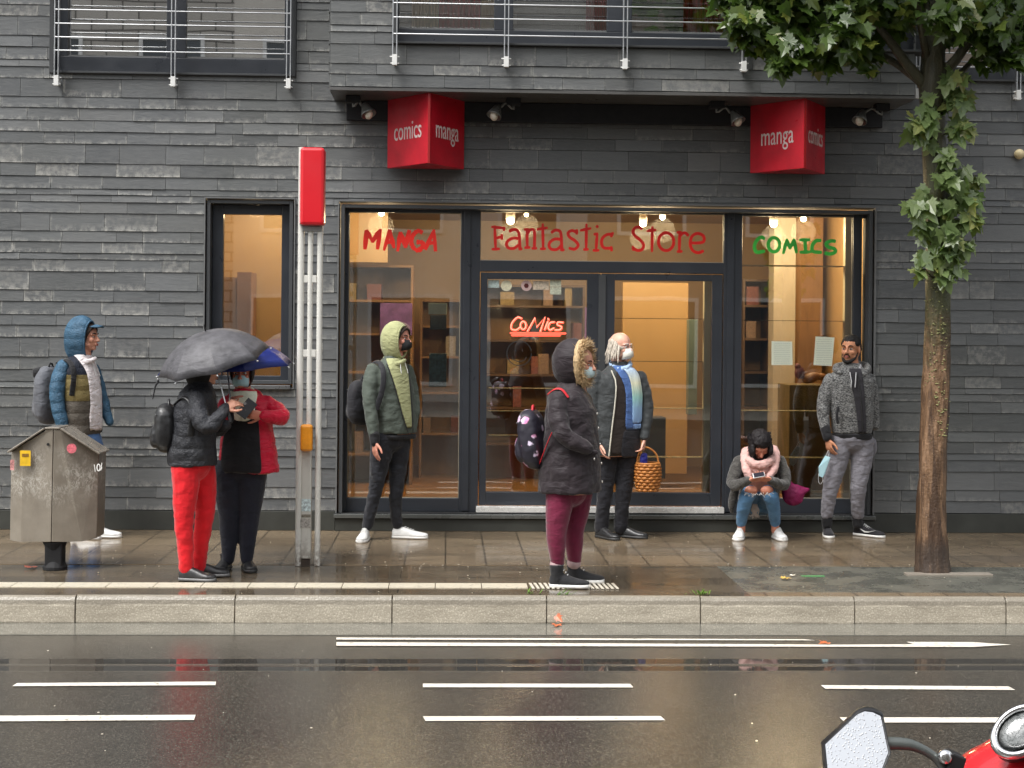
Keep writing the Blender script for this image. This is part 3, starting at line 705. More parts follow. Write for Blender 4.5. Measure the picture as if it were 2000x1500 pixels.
shelf_unit(664, 806, 517, 2.6, 0.5, [590, 655, 730, 810, 890], 'tall brown shelf unit with books behind the left shop window', seed=3)
shelf_unit(820, 905, 585, 3.4, 0.4, [640, 700, 770, 850], 'lower brown shelf unit beside the tall one, right part of the left shop window', seed=5)
shelf_unit(940, 1142, 556, 3.0, 0.4, [601, 668, 735, 800, 870], 'wide dark shelf unit seen through the left door leaf', DARKW, seed=9)
tag(ibox(742, 805, 592, 655, 2.55, 2.56, 'poster', plain('purple_print', (0.16, 0.08, 0.26), 0.5, 0, 0.4, 9)), 'purple poster hung on the tall brown shelf unit', 'poster', )
tag(ibox(1142, 1152, 600, 690, 2.6, 2.61, 'poster', plain('purple_print', (0.16, 0.08, 0.26), 0.5)), 'narrow purple poster at the right edge of the left door leaf', 'poster')
# poster on a stand in the left window: pale top, dark picture below
pt = thing('display_card', tuple(W(855, 700, 0.55)), 'display card with pale green head and dark picture in the left shop window', 'display card')
ibox(837, 873, 592, 614, 0.55, 0.56, 'card_head', plain('pale_green_print', (0.45, 0.52, 0.42), 0.5), parent=pt)
ibox(840, 872, 615, 644, 0.55, 0.558, 'card_picture', plain('dark_print', (0.02, 0.03, 0.03), 0.5, 0, 0.8, 40), parent=pt)
pt2 = thing('display_card', tuple(W(855, 790, 0.56)), 'dark blue green picture card below the pale headed one in the left shop window', 'display card')
ibox(838, 872, 690, 756, 0.56, 0.57, 'card_picture', plain('teal_print', (0.03, 0.07, 0.075), 0.5, 0, 0.9, 30), parent=pt2)
# counter and panels behind the right door leaf
tag(ibox(1215, 1343, 552, 925, 2.4, 2.5, 'partition_panel', OCHRE), 'tall ochre partition panel behind the right door leaf', 'partition')
tag(ibox(1345, 1362, 624, 810, 1.6, 1.75, 'display_column', plain('grey_green', (0.14, 0.19, 0.165), 0.4)), 'narrow grey green display column beside the ochre partition', 'display column')
tag(ibox(1262, 1300, 815, 935, 1.5, 1.8, 'till_box', plain('black_box', (0.015, 0.015, 0.016), 0.4)), 'black floor display box behind the wicker basket inside the shop', 'display box')
tag(ibox(1374, 1393, 548, 961, 0.40, 0.47, 'door_post', CREAM), 'cream post behind the right edge of the right door leaf', 'post')
tag(ibox(1649, 1666, 424, 974, 0.40, 0.47, 'window_post', CREAM), 'cream post behind the right edge of the right shop window', 'post')
tag(ibox(1510, 1553, 425, 960, 2.3, 2.55, 'column', plain('greige_plaster', (0.40, 0.36, 0.30), 0.7, 0, 0.08, 3)), 'greige plastered column behind the right shop window', 'column')
tag(ibox(1553, 1606, 425, 960, 2.5, 2.9, 'cupboard', BROWN), 'brown cupboard wall right of the greige column', 'cupboard')
shelf_unit(1450, 1508, 545, 2.8, 0.5, [600, 665, 730, 800, 870], 'dark narrow shelf unit at the left of the right shop window', DARKW, seed=14)
tag(ibox(1541, 1622, 752, 972, 0.75, 1.25, 'display_plinth', plain('olive_board', (0.115, 0.085, 0.035), 0.6, 0, 0.12, 3)), 'olive brown display plinth in the right shop window', 'display plinth')
fg = thing('figurine', tuple(W(1580, 751, 0.95)), 'small brown and plum ornament lying on the olive display plinth', 'ornament')
m = MB(); c = W(1584, 738, 0.95); m.ell(c, (0.09, 0, 0.02), (0, 0.05, 0), (0, 0, 0.05)); m.ell(c + V((0.10, 0, 0.01)), (0.05, 0, 0), (0, 0.04, 0), (0, 0, 0.035)); m.build('body', plain('bronze_brown', (0.22, 0.10, 0.04), 0.4), fg, remesh=0.008, sm=3)
m = MB(); c = W(1562, 728, 0.95); m.ell(c, (0.05, 0, 0), (0, 0.04, 0), (0, 0, 0.06)); m.ell(c + V((-0.02, 0, 0.06)), (0.03, 0, 0), (0, 0.03, 0), (0, 0, 0.03)); m.build('cloak', plain('plum', (0.10, 0.02, 0.035), 0.5), fg, remesh=0.008, sm=3)
tag(ibox(415, 575, 395, 750, 1.9, 1.95, 'partition_panel', OCHRE), 'ochre partition panel filling the view through the small window', 'partition')
tag(ibox(424, 462, 541, 750, 1.5, 1.85, 'cabinet', BROWN), 'low brown cabinet at the left behind the small window', 'cabinet')
tag(ibox(462, 490, 531, 750, 1.45, 1.85, 'cabinet', wood('red_brown_wood', (0.15, 0.07, 0.035), (0.20, 0.10, 0.05), 2.5)), 'slightly taller red brown cabinet beside the low one behind the small window', 'cabinet')
# cable shelves stretched behind door and window
def shelf_wire(px0, px1, py, col, lab, thick=0.004, Y=0.40):
    a, c = W(px0, py, Y), W(px1, py, Y); m = MB(); m.box(a.x, c.x, Y, Y + 0.16, a.z - thick, a.z)
    tag(m.build('glass_shelf', col), lab, 'glass shelf', 'glass shelves behind the panes')
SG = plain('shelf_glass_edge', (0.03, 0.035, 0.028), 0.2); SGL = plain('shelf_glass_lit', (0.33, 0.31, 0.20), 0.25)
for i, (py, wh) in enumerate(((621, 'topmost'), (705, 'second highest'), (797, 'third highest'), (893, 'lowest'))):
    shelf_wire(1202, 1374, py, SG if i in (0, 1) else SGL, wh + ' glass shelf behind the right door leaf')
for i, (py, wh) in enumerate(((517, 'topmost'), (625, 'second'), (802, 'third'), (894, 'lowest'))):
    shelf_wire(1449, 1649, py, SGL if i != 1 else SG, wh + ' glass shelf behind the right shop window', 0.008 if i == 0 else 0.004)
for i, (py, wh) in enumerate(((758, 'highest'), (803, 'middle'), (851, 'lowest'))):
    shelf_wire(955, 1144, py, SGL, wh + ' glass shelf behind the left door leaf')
# notices taped inside the right window
NP = NT('notice_paper'); co = NP.coord('Generated'); s_ = NP.n('ShaderNodeSeparateXYZ'); NP.l(co, s_.inputs[0])
ln = NP.math('FRACT', NP.math('MULTIPLY', s_.outputs['Z'], 13.0)); lines = NP.ramp(ln, [(0.55, 0.0), (0.62, 1.0)])
brk = NP.ramp(NP.noise(NP.coord('Generated', scale=(9, 1, 40)), 2.0, 2), [(0.42, 0.0), (0.5, 1.0)])
mrg = NP.math('MULTIPLY', NP.math('GREATER_THAN', s_.outputs['X'], 0.12), NP.math('LESS_THAN', s_.outputs['X'], 0.88))
NP.set(color=NP.mix(NP.math('MULTIPLY', NP.math('MULTIPLY', lines, brk), NP.math('MULTIPLY', mrg, 0.55)), (0.88, 0.93, 0.80), (0.3, 0.34, 0.3)), rough=0.7)
NPt = NP.n('ShaderNodeBsdfTranslucent'); NPt.inputs[0].default_value = (0.8, 0.82, 0.66, 1); NPm = NP.n('ShaderNodeMixShader'); NPm.inputs[0].default_value = 0.4; NP.l(NP.b.outputs[0], NPm.inputs[1]); NP.l(NPt.outputs[0], NPm.inputs[2]); NP.l(NPm.outputs[0], NP.out.inputs[0])
def notice(cs, lab):
    P = [W(x, y, YG - 0.004) for x, y in cs]; tag(MB().prism(P, (0, 0.0015, 0)).build('notice', NP.m), lab, 'notice', 'paper notices in the right window')
notice([(1507, 713), (1548, 713), (1547, 667), (1507, 666)], 'pale printed notice upright in the right shop window, left of the other')
notice([(1589, 713), (1625, 715), (1630, 659), (1593, 657)], 'pale printed notice hung askew in the right shop window near the bearded man')
# door stickers
def disc(px, py, r, mt, lab, Y=YG - 0.002, ring=None):
    c = W(px, py, Y); t = MB().lathe(c, [(r, 0), (r, 0.0015)], 24, (0, -1, 0)).build('sticker', mt); tag(t, lab, 'sticker', 'stickers along the top of the left door leaf'); return t
disc(989, 558, 0.048, plain('cream_sticker', (0.66, 0.62, 0.44), 0.5, 0, 0.2, 60), 'round cream sticker at the top of the left door leaf')
st = disc(1028, 558, 0.046, plain('pink_sticker', (0.55, 0.38, 0.36), 0.5), 'round pinkish sticker with a dark centre at the top of the left door leaf')
MB().lathe(W(1028, 558, YG - 0.0045), [(0.022, 0), (0.022, 0.001)], 6, (0, -1, 0)).build('centre', plain('maroon', (0.08, 0.01, 0.01), 0.5), st)
for (a, c, y0, y1, cc, lab) in ((953, 975, 547, 562, (0.42, 0.5, 0.47), 'pale blue torn sticker in the top left corner of the left door leaf'), (1041, 1072, 549, 566, (0.5, 0.42, 0.32), 'beige oblong sticker at the top of the left door leaf'), (1074, 1096, 547, 560, (0.5, 0.52, 0.4), 'pale sticker strip above the green one'), (1074, 1096, 561, 575, (0.22, 0.42, 0.04), 'lime green oblong sticker on the left door leaf')):
    tag(ibox(a, c, y0, y1, YG - 0.003, YG - 0.0012, 'sticker', plain('stk_%d' % a, cc, 0.5, 0, 0.4, 90), bevel=0), lab, 'sticker', 'stickers along the top of the left door leaf')

# ------------------------------------------------------------------ lettering as brush strokes
def crom(pts, n=6):
    if len(pts) < 3: return [V((p[0], p[1])) for p in pts]
    P = [V((p[0], p[1])) for p in pts]; P = [P[0] * 2 - P[1]] + P + [P[-1] * 2 - P[-2]]; out = []
    for i in range(1, len(P) - 2):
        for k in range(n):
            t = k / n; a, b, c, d = P[i - 1], P[i], P[i + 1], P[i + 2]
            out.append(0.5 * ((2 * b) + (c - a) * t + (2 * a - 5 * b + 4 * c - d) * t * t + (3 * b - a - 3 * c + d) * t ** 3))
    out.append(P[-2]); return out
def ribbon(mb, pts, w, to3, d, i, rag=0.0, rr=random):
    n = len(pts); L, Rr = [], []
    for k in range(n):
        t = (pts[min(k + 1, n - 1)] - pts[max(k - 1, 0)]); t = t.normalized() if t.length > 1e-6 else V((1, 0)); nn = V((-t.y, t.x))
        ww = w * (1 + (rr.uniform(-rag, rag) if rag else 0)) * (0.7 if k in (0, n - 1) else 1)
        L.append(pts[k] + nn * ww / 2); Rr.append(pts[k] - nn * ww / 2)
    off = V((0, -0.0004 * (i % 7), 0))
    for k in range(n - 1):
        mb.prism([to3(L[k]) + off, to3(L[k + 1]) + off, to3(Rr[k + 1]) + off, to3(Rr[k]) + off], d)
def lettering(name, mt, strokes, ox, oy, sc, w, lab, cat='window lettering', rag=0.0, Y=YG - 0.004, parent=None, neon=False):
    m = MB(); rr = random.Random(5)
    to3 = lambda p: W(ox + p.x / sc, oy + p.y / sc, Y)
    for i, s in enumerate(strokes):
        curved = isinstance(s, tuple); ww = w
        pts = list(s[0]) if curved else s
        if curved and len(s) > 1: ww = s[1]
        pts = crom(pts) if (curved and len(pts) > 2) else crom(pts, 1) if False else [V((p[0], p[1])) for p in pts]
        if not curved:      # straight pieces joined bluntly
            if neon: m.tube([to3(p) for p in pts], w, 8)
            else:
                for a, b in zip(pts[:-1], pts[1:]):
                    dd = (b - a).normalized() * ww * 0.25; ribbon(m, [a - dd, a.lerp(b, .33), a.lerp(b, .66), b + dd], ww, to3, (0, 0.0003, 0), i, rag, rr); i += 2
        elif neon: m.tube([to3(p) for p in pts], w, 8)
        else: ribbon(m, pts, ww, to3, (0, 0.0003, 0), i, rag, rr)
    return tag(m.build(name, mt, parent), lab, cat if parent is None else None)
def circ(cx, cy, rx, ry, a0=0, a1=360, n=20): return [(cx + rx * math.cos(R(a0 + (a1 - a0) * k / n)), cy + ry * math.sin(R(a0 + (a1 - a0) * k / n))) for k in range(n + 1)]
RED = plain('red_vinyl', (0.70, 0.010, 0.008), 0.45, 0, 0.1, 5); REDB = plain('bright_red_vinyl', (0.92, 0.022, 0.012), 0.45, 0, 0.15, 5); GREEN = plain('green_vinyl', (0.05, 0.50, 0.06), 0.45, 0, 0.2, 5)
for m_ in (REDB,): pass
lettering('window_lettering', REDB, [[(345, 620), (365, 400), (440, 530), (540, 390), (505, 620)], [(590, 635), (660, 395), (712, 605)], [(612, 545), (705, 535)], [(762, 645), (798, 425), (862, 600), (908, 400)],
    ([(1078, 425), (1030, 395), (965, 440), (935, 530), (960, 610), (1020, 645), (1075, 600), (1072, 545), (1000, 540)],), [(1115, 625), (1222, 395), (1243, 645)], [(1155, 555), (1245, 545)]], 660, 390, 6.523, 56, 'red brushed word MANGA on the left shop window', rag=0.25)
FS = [[(342, 268), (352, 500)], [(315, 276), (440, 288)], [(350, 388), (412, 376)], [(412, 355), (414, 398)], [(438, 280), (436, 308)], [(318, 501), (388, 497)],
      ([(488, 322), (530, 302), (570, 310), (588, 350), (594, 420), (597, 500)],), ([(592, 395), (530, 388), (478, 415), (462, 455), (485, 488), (540, 490), (592, 450)],), [(590, 500), (615, 496)],
      [(668, 300), (672, 482)], [(645, 302), (680, 300)], ([(672, 345), (700, 306), (735, 305), (746, 350), (743, 490)],), [(650, 484), (695, 482)], [(722, 492), (764, 490)],
      [(828, 248), (832, 496)], [(775, 300), (872, 284)], [(808, 497), (852, 495)], ([(912, 335), (955, 308), (1000, 318), (1014, 360), (1018, 430), (1022, 508)],), ([(1016, 402), (950, 398), (902, 430), (892, 470), (920, 502), (975, 500), (1018, 460)],), [(1012, 508), (1042, 506)],
      ([(1172, 330), (1125, 312), (1085, 335), (1100, 378), (1155, 415), (1186, 460), (1150, 500), (1090, 488)],), [(1172, 305), (1172, 345)], [(1270, 250), (1266, 502)], [(1212, 310), (1312, 290)], [(1245, 503), (1285, 501)],
      [(1378, 345), (1366, 512)], [(1350, 350), (1382, 345)], [(1340, 512), (1392, 511)], [(1374, 265), (1382, 278)], ([(1530, 350), (1480, 352), (1435, 385), (1422, 435), (1445, 485), (1522, 492)],), [(1535, 335), (1520, 372)], [(1520, 478), (1524, 515)]]
off = lambda pts: [(x * 6 / 5.174 - 0, y) for x, y in pts]
lettering('window_lettering', RED, FS, 900, 390, 5.174, 30, 'thin red word Fantastic on the window over the door')
ST = [([(445, 350), (415, 322), (365, 330), (338, 375), (365, 425), (430, 480), (462, 530), (445, 580), (395, 595), (345, 572)],), [(338, 550), (345, 590)], [(566, 318), (560, 605)], [(505, 366), (604, 354)], (circ(726, 492, 90, 104),), [(885, 382), (880, 606)], [(858, 384), (900, 380)], [(860, 607), (910, 605)], ([(884, 430), (920, 395), (955, 392), (990, 425)],),
      ([(1012, 505), (1090, 508), (1165, 490), (1162, 425), (1095, 395), (1030, 430), (1008, 510), (1035, 590), (1100, 622), (1168, 598)],)]
lettering('window_lettering', RED, ST, 1180, 390, 6.0, 35, 'thin red word Store on the window over the door')
lettering('window_lettering', GREEN, [([(385, 460), (335, 440), (280, 490), (262, 560), (290, 615), (385, 602)],), (circ(490, 528, 66, 82),), [(600, 625), (640, 470), (676, 570), (725, 468), (752, 618)], [(798, 472), (905, 470)], [(850, 470), (862, 612)], [(800, 616), (915, 611)],
    ([(1045, 478), (985, 482), (940, 535), (945, 605), (1050, 618)],), ([(1215, 488), (1150, 484), (1105, 515), (1130, 555), (1195, 575), (1208, 612), (1150, 636), (1082, 624)],)], 1430, 390, 6.0, 42, 'green brushed word COMICS on the right shop window')
NEON = NT('neon_tube').set(color=(0.9, 0.1, 0.06), emis=(1.0, 0.10, 0.06), estr=1.5).m; NEON2 = NT('neon_core').set(color=(1, .5, .4), emis=(1.0, 0.35, 0.25), estr=1.6).m
NS = [([(612, 1200), (575, 1190), (520, 1245), (512, 1305), (560, 1318), (600, 1290)],), (circ(632, 1272, 28, 40),), [(676, 1330), (752, 1195), (768, 1290), (852, 1188), (806, 1330)], [(880, 1235), (850, 1312)], [(884, 1205), (888, 1212)], ([(945, 1238), (905, 1245), (884, 1290), (905, 1318), (940, 1300)],), ([(1032, 1242), (985, 1240), (978, 1265), (1018, 1285), (1005, 1315), (955, 1318)],), [(505, 1348), (1055, 1352)], [(520, 1370), (1000, 1372)]]
ns = thing('neon_sign', tuple(W(1049, 650, 0.24)), 'small red neon CoMics sign behind the glass of the left door leaf', 'neon sign')
lettering('tube', NEON, NS, 900, 390, 5.174, 0.010, None, Y=0.24, parent=ns, neon=True)
lettering('core', NEON2, NS[:7], 899.4, 389.6, 5.174, 0.0035, None, Y=0.228, parent=ns, neon=True)
SMK = plain('ink_line', (0.02, 0.02, 0.02), 0.6)
lettering('window_drawing', SMK, [(circ(1014, 690, 24, 24, 0, 350), 1.6), (circ(1014, 692, 15, 14, 20, 160), 1.6), [(1007, 681), (1007, 687)], [(1020, 681), (1020, 687)]], 0, 0, 1.0, 1.6, 'thin line drawing of a round smiling face on the left door glass', 'window drawing')

# ------------------------------------------------------------------ lamps inside the shop (seen lit, except the hidden one over the small window)
BULB = NT('lit_bulb').set(color=(1, .9, .7), emis=(1.0, 0.78, 0.46), estr=45).m
def bulb(px, py, Y, r, watt, lab):
    c = W(px, py, Y); t = thing('spot_lamp', tuple(c), lab, 'spot lamp', 'lit spot lamps under the shop ceiling')
    MB().ell(c, (r, 0, 0), (0, r, 0), (0, 0, r)).build('bulb', BULB, t, smooth=True)
    m = MB(); m.lathe(c + V((0, 0.0, r * 0.4)), [(r * 1.15, 0), (r * 1.2, r * 1.6), (r * 0.5, r * 2.2)], 16); m.tube([c + V((0, 0, r * 2)), V((c.x, c.y, IZ1))], 0.008, 8)
    m.build('housing', plain('lamp_housing', (0.5, 0.46, 0.4), 0.4), t, smooth=True)
    l = bpy.data.lights.new('spot_lamp_light', 'POINT'); l.energy = watt; l.color = (1.0, 0.74, 0.44); l.shadow_soft_size = 0.12
    lo = bpy.data.objects.new('spot_lamp_light', l); COL.objects.link(lo); lo.parent = t; lo.location = (0, -0.02, -r - 0.10)
IW = 22
bulb(745, 416, 1.3, 0.028, IW, 'lit lamp at the top of the left shop window'); bulb(997, 431, 1.0, 0.036, IW, 'large lit lamp above the letter n of Fantastic')
bulb(1028, 419, 2.2, 0.020, IW * .6, 'small lit lamp right of the large one above Fantastic'); bulb(1256, 436, 1.0, 0.032, IW, 'lit lamp above the letter S of Store')
bulb(1294, 424, 1.6, 0.026, IW, 'lit lamp above the letters to of Store'); bulb(1511, 437, 1.0, 0.034, IW, 'large lit lamp above the green COMICS lettering'); bulb(1569, 427, 1.6, 0.028, IW, 'smaller lit lamp right of the large one above COMICS')
bulb(500, 372, 1.1, 0.028, IW * .7, 'unseen lit lamp above the small window')  # unseen lamp, out of view, brightens the panel behind the small window
for px, py, lab in ((838, 570, 'tiny lit lamp deep in the shop, left window'), (1568, 602, 'tiny lit lamp deep in the shop, left of a pair'), (1593, 600, 'tiny lit lamp deep in the shop, right of a pair')):
    pass

# ------------------------------------------------------------------ red prism signs
SIGNR = plain('red_sign_panel', (0.52, 0.006, 0.020), 0.35, 0, 0.22, 3.5, coat=0.2)
SIGNT = plain('sign_text_pale', (0.72, 0.60, 0.58), 0.5)
def text(body, size, loc, rot, mt, parent, ext=0.0015, sx=1.0, name='lettering', base=None):
    c = bpy.data.curves.new(name, 'FONT'); c.body = body; c.size = size; c.align_x = 'CENTER'; c.align_y = 'CENTER'; c.extrude = ext; c.resolution_u = 3; c.materials.append(mt)
    tmp = bpy.data.objects.new('tmp', c); me = bpy.data.meshes.new_from_object(tmp); bpy.data.objects.remove(tmp); bpy.data.curves.remove(c)
    o = bpy.data.objects.new(name, me); COL.objects.link(o); o.parent = parent; o.scale = (sx, 1, 1)
    o.location = V(loc) - (parent.location if parent else V()); o.rotation_euler = rot; return o
def prism_sign(pl, pn, pr, tl, trt, lab):
    xl, xn, xr = W(pl, 270, -0.03).x, W(pn, 255, -0.53).x, W(pr, 270, -0.03).x; z0, z1 = 3.085, 3.668
    t = thing('prism_sign', (xn, -0.2, z0), lab, 'shop sign', 'red prism signs under the bay')
    A, B, C = V((xl, -0.08, 0)), V((xn, -0.54, 0)), V((xr, -0.08, 0))
    MB().prism([p + V((0, 0, z0)) for p in (A, B, C)], (0, 0, z1 - z0)).build('body', SIGNR, t, bevel=0.006)
    m = MB(); d1, d2 = (B - A).normalized(), (C - B).normalized()
    m.box(xn - 0.010, xn + 0.010, -0.552, -0.538, z0 - 0.003, z1); n1 = V((d1.y, -d1.x, 0)); n2 = V((d2.y, -d2.x, 0))
    m.build('corner_strip', plain('sign_edge', (0.30, 0.01, 0.012), 0.35), t, bevel=0.002)
    for P, Q_, n, s in ((A, B, n1, tl), (B, C, n2, trt)):
        mid = (P + Q_) / 2 + n * 0.002 + V((0, 0, (z0 + z1) / 2 - 0.0)); d = (Q_ - P).normalized()
        text(s, 0.225, mid, (R(90), 0, math.atan2(d.y, d.x)), SIGNT, t, sx=0.62)
    return t
prism_sign(757, 838, 907, 'comics', 'manga', 'red prism sign under the bay at the left, comics on its wide left face')
prism_sign(1463, 1572, 1609, 'manga', 'comics', 'red prism sign under the bay at the right, manga on its wide left face')
# spot heads on curved arms below the bay
LH = plain('lamp_shell', (0.16, 0.16, 0.15), 0.35, 0.5); LI = plain('lamp_lens', (0.66, 0.60, 0.50), 0.35)
def goose(px, py, ax, ay, lab, tilt):
    c = W(px, py, -0.35); a = W(ax, ay, -0.30); a.z = BZ0 - 0.032
    t = thing('wall_spotlight', tuple(a), lab, 'spotlight', 'spotlights on arms under the bay')
    m = MB(); m.box(a.x - 0.06, a.x + 0.06, a.y - 0.05, a.y + 0.05, a.z - 0.06, a.z); m.build('mount', BLACK, t, bevel=0.004)
    m = MB(); mid = (a + c) / 2 + V((tilt * -0.01, 0, 0.03)); m.tube([a - V((0, 0, 0.05)), a - V((0, 0, 0.10)), mid, c + V((-tilt * 0.05, 0.03, 0.05))], 0.011, 8, smooth=1); m.build('arm', LH, t, smooth=True)
    ax_ = V((tilt * 0.35, -0.35, -0.85)).normalized()
    m = MB(); m.lathe(c - ax_ * 0.07, [(0.018, 0), (0.03, 0.02), (0.045, 0.06), (0.062, 0.10), (0.065, 0.112), (0.058, 0.112), (0.038, 0.07)], 20, ax_); m.build('shade', LH, t, smooth=True)
    MB().ell(c + ax_ * 0.035, (0.034, 0, 0), (0, 0.034, 0), (0, 0, 0.045)).build('lens', LI, t, smooth=True)
goose(717, 216, 690, 192, 'spotlight under the bay left of the left red sign', 1); goose(968, 219, 1003, 196, 'spotlight under the bay right of the left red sign', -1)
goose(1438, 230, 1400, 196, 'spotlight under the bay left of the right red sign', 1); goose(1681, 229, 1722, 200, 'spotlight under the bay right of the right red sign', -1)
t = thing('wall_lamp', tuple(W(1991, 301, -0.03)), 'small round cream lamp on the slate wall at the right edge', 'wall lamp'); c = W(1991, 301, -0.04)
MB().ell(c, (0.045, 0, 0), (0, 0.045, 0), (0, 0, 0.045)).build('globe', plain('cream_globe', (0.75, 0.62, 0.36), 0.35), t, smooth=True)
MB().lathe(c + V((0, 0.05, 0)), [(0.03, 0), (0.03, 0.03)], 16, (0, -1, 0)).build('base', LH, t, smooth=True)

# ------------------------------------------------------------------ buildings across the street (seen in the panes)
def course_stone(c):
    t = NT('coursed_stone'); co = t.coord('World', rot=(R(90), 0, 0)); b = t.n('ShaderNodeTexBrick'); t.l(co, b.inputs['Vector']); b.inputs['Scale'].default_value = 1
    b.inputs['Brick Width'].default_value = 0.75; b.inputs['Row Height'].default_value = 0.24; b.inputs['Mortar Size'].default_value = 0.02
    b.inputs['Color1'].default_value = (*c, 1); b.inputs['Color2'].default_value = (*(x * .8 for x in c), 1); b.inputs['Mortar'].default_value = (.12, .11, .10, 1); t.set(color=b.outputs[0], rough=.85); return t.m
def block(x0, x1, y, h, wall_c, lab, win_c, nx, seed):
    t = thing('street_building', ((x0 + x1) / 2, y, 0), lab, 'building', 'buildings across the street'); rr = random.Random(seed)
    wm = plain('render_%d' % seed, wall_c, 0.8, 0, 0.1, 1.5) if seed != 1 else course_stone(wall_c)
    MB().box(x0, x1, y - 6, y, 0, h).build('wall', wm, t)
    wdt = (x1 - x0) / nx; st = 3.1
    for j in range(int(h / st)):
        for i in range(nx):
            cx_ = x0 + wdt * (i + 0.5); z = 0.4 + j * st if j == 0 else 1.0 + j * st; ww, hh = (wdt * 0.36, 2.2) if j == 0 else (wdt * 0.27, 1.55)
            f = MB(); trim_frame(f, cx_ - ww, cx_ + ww, z, z + hh, 0.09, y, y + 0.07); fo = f.build('window', plain('white_frame', (0.7, 0.7, 0.68), 0.5), t)
            MB().box(cx_ - ww + 0.09, cx_ + ww - 0.09, y, y + 0.03, z + 0.09, z + hh - 0.09).build('pane', plain('far_glass', win_c, 0.08, 0, 0.3, 0.5), fo)
block(-17, -5.2, -24, 13, (0.52, 0.49, 0.44), 'pale greige rendered house across the street', (0.05, 0.06, 0.07), 4, 1)
block(-5.2, 3.4, -24, 10.5, (0.62, 0.58, 0.52), 'cream rendered house across the street', (0.06, 0.07, 0.08), 3, 2)
block(3.4, 16, -24, 12, (0.30, 0.24, 0.19), 'brown brick house across the street', (0.05, 0.06, 0.07), 4, 3)
# ================================================================== STOP PILLAR
def weathered(name, c, rough=0.4, rust=0.3, base_z=0.0):
    t = NT(name); co = t.coord('World'); f = t.noise(co, 14, 6, 0.7)
    s = t.n('ShaderNodeSeparateXYZ'); g = t.n('ShaderNodeNewGeometry'); t.l(g.outputs['Position'], s.inputs[0])
    low = t.ramp(t.math('ADD', s.outputs['Z'], t.math('MULTIPLY', f, 0.25)), [(0.12, 1.0), (0.34, 0.0)])
    streak = t.ramp(t.noise(t.coord('World', scale=(1, 1, 0.08)), 40, 4, 0.7), [(0.5, 0.0), (0.75, rust)])
    col = t.mix(streak, c, tuple(x * 0.6 for x in c)); col = t.mix(t.math('MULTIPLY', low, t.ramp(t.noise(co, 26, 5, 0.7), [(0.4, 0.0), (0.55, 0.9)])), col, (0.09, 0.055, 0.03))
    t.set(color=col, rough=rough); t.bump(f, 0.15, 0.003); return t.m
PW = weathered('white_post_paint', (0.66, 0.65, 0.60)); PRED = plain('red_sign_face', (0.66, 0.012, 0.022), 0.35, 0, 0.05, 2)
pb = G(601, 1105, 0); YP = pb.y
t = thing('stop_pillar', tuple(pb), 'white three tube pillar with a red box on top and an orange box at waist height', 'stop pillar')
def px_(p, py=700): return W(p, py, YP).x
def pz_(py): return W(601, py, YP).z
def tilted(pt, pbm, z0, z1, rx, ry, nm, mt, bev=0.006):
    m = MB(); x0, x1 = px_(pbm, 1100), px_(pt, 450)
    x = (x0 + x1) / 2; m.tube([(x, YP, z0), (x, YP, z1)], rx, 14, ref=V((1, 0, 0)), flat=ry / rx, round_=False); return m.build(nm, mt, t, auto=50)
tilted(588, 583, 0.0, pz_(288), 0.0235, 0.0235, 'tube', PW); tilted(628.5, 616.5, 0.0, pz_(440), 0.021, 0.021, 'tube', PW)
tilted(606.5, 601, pz_(848), pz_(450), 0.019, 0.019, 'tube', PW)
m = MB(); m.box(px_(590), px_(611), YP - 0.02, YP + 0.03, 0.05, pz_(880)); m.build('lower_casing', weathered('grey_casing_paint', (0.56, 0.55, 0.50)), t, bevel=0.012)
m = MB(); m.box(px_(592), px_(609), YP - 0.012, YP + 0.02, 0.0, 0.048); m.build('foot_bracket', plain('rusty_foot', (0.05, 0.035, 0.025), 0.8, 0, 0.4, 30), t)
for py in (545, 690): MB().box(px_(592), px_(617), YP - 0.012, YP + 0.012, pz_(py + 7), pz_(py - 7)).build('cross_piece', PW, t, bevel=0.003)
rb_ = MB().box(px_(585), px_(632), YP - 0.085, YP + 0.06, pz_(441), pz_(290)).build('sign_box', PRED, t, bevel=0.022)
MB().box(px_(583), px_(585), YP - 0.06, YP + 0.05, pz_(438), pz_(300)).build('pale_rim', plain('pale_rim', (0.8, 0.72, 0.7), 0.4), rb_)
m = MB(); m.box(px_(589), px_(628), YP - 0.03, YP + 0.03, pz_(452), pz_(442)); m.build('neck', plain('neck_grey', (0.25, 0.25, 0.24), 0.4), t, bevel=0.004)
MB().box(px_(590), px_(613.5), YP - 0.09, YP - 0.022, pz_(880), pz_(828)).build('button_box', plain('orange_plastic', (0.72, 0.27, 0.015), 0.35, 0, 0.2, 12), t, bevel=0.018)
for (y0, y1, cc, nm) in ((974, 998, (0.52, 0.62, 0.66), 'sticker'), (1004, 1010, (0.2, 0.18, 0.14), 'sticker'), (1012, 1030, (0.36, 0.34, 0.31), 'sticker')):
    MB().box(px_(590.5 if y0 > 1010 else 592), px_(610), YP - 0.0225, YP - 0.0203, pz_(y1), pz_(y0)).build(nm, plain('psticker_%d' % y0, cc, 0.5, 0, 0.6, 60), t)

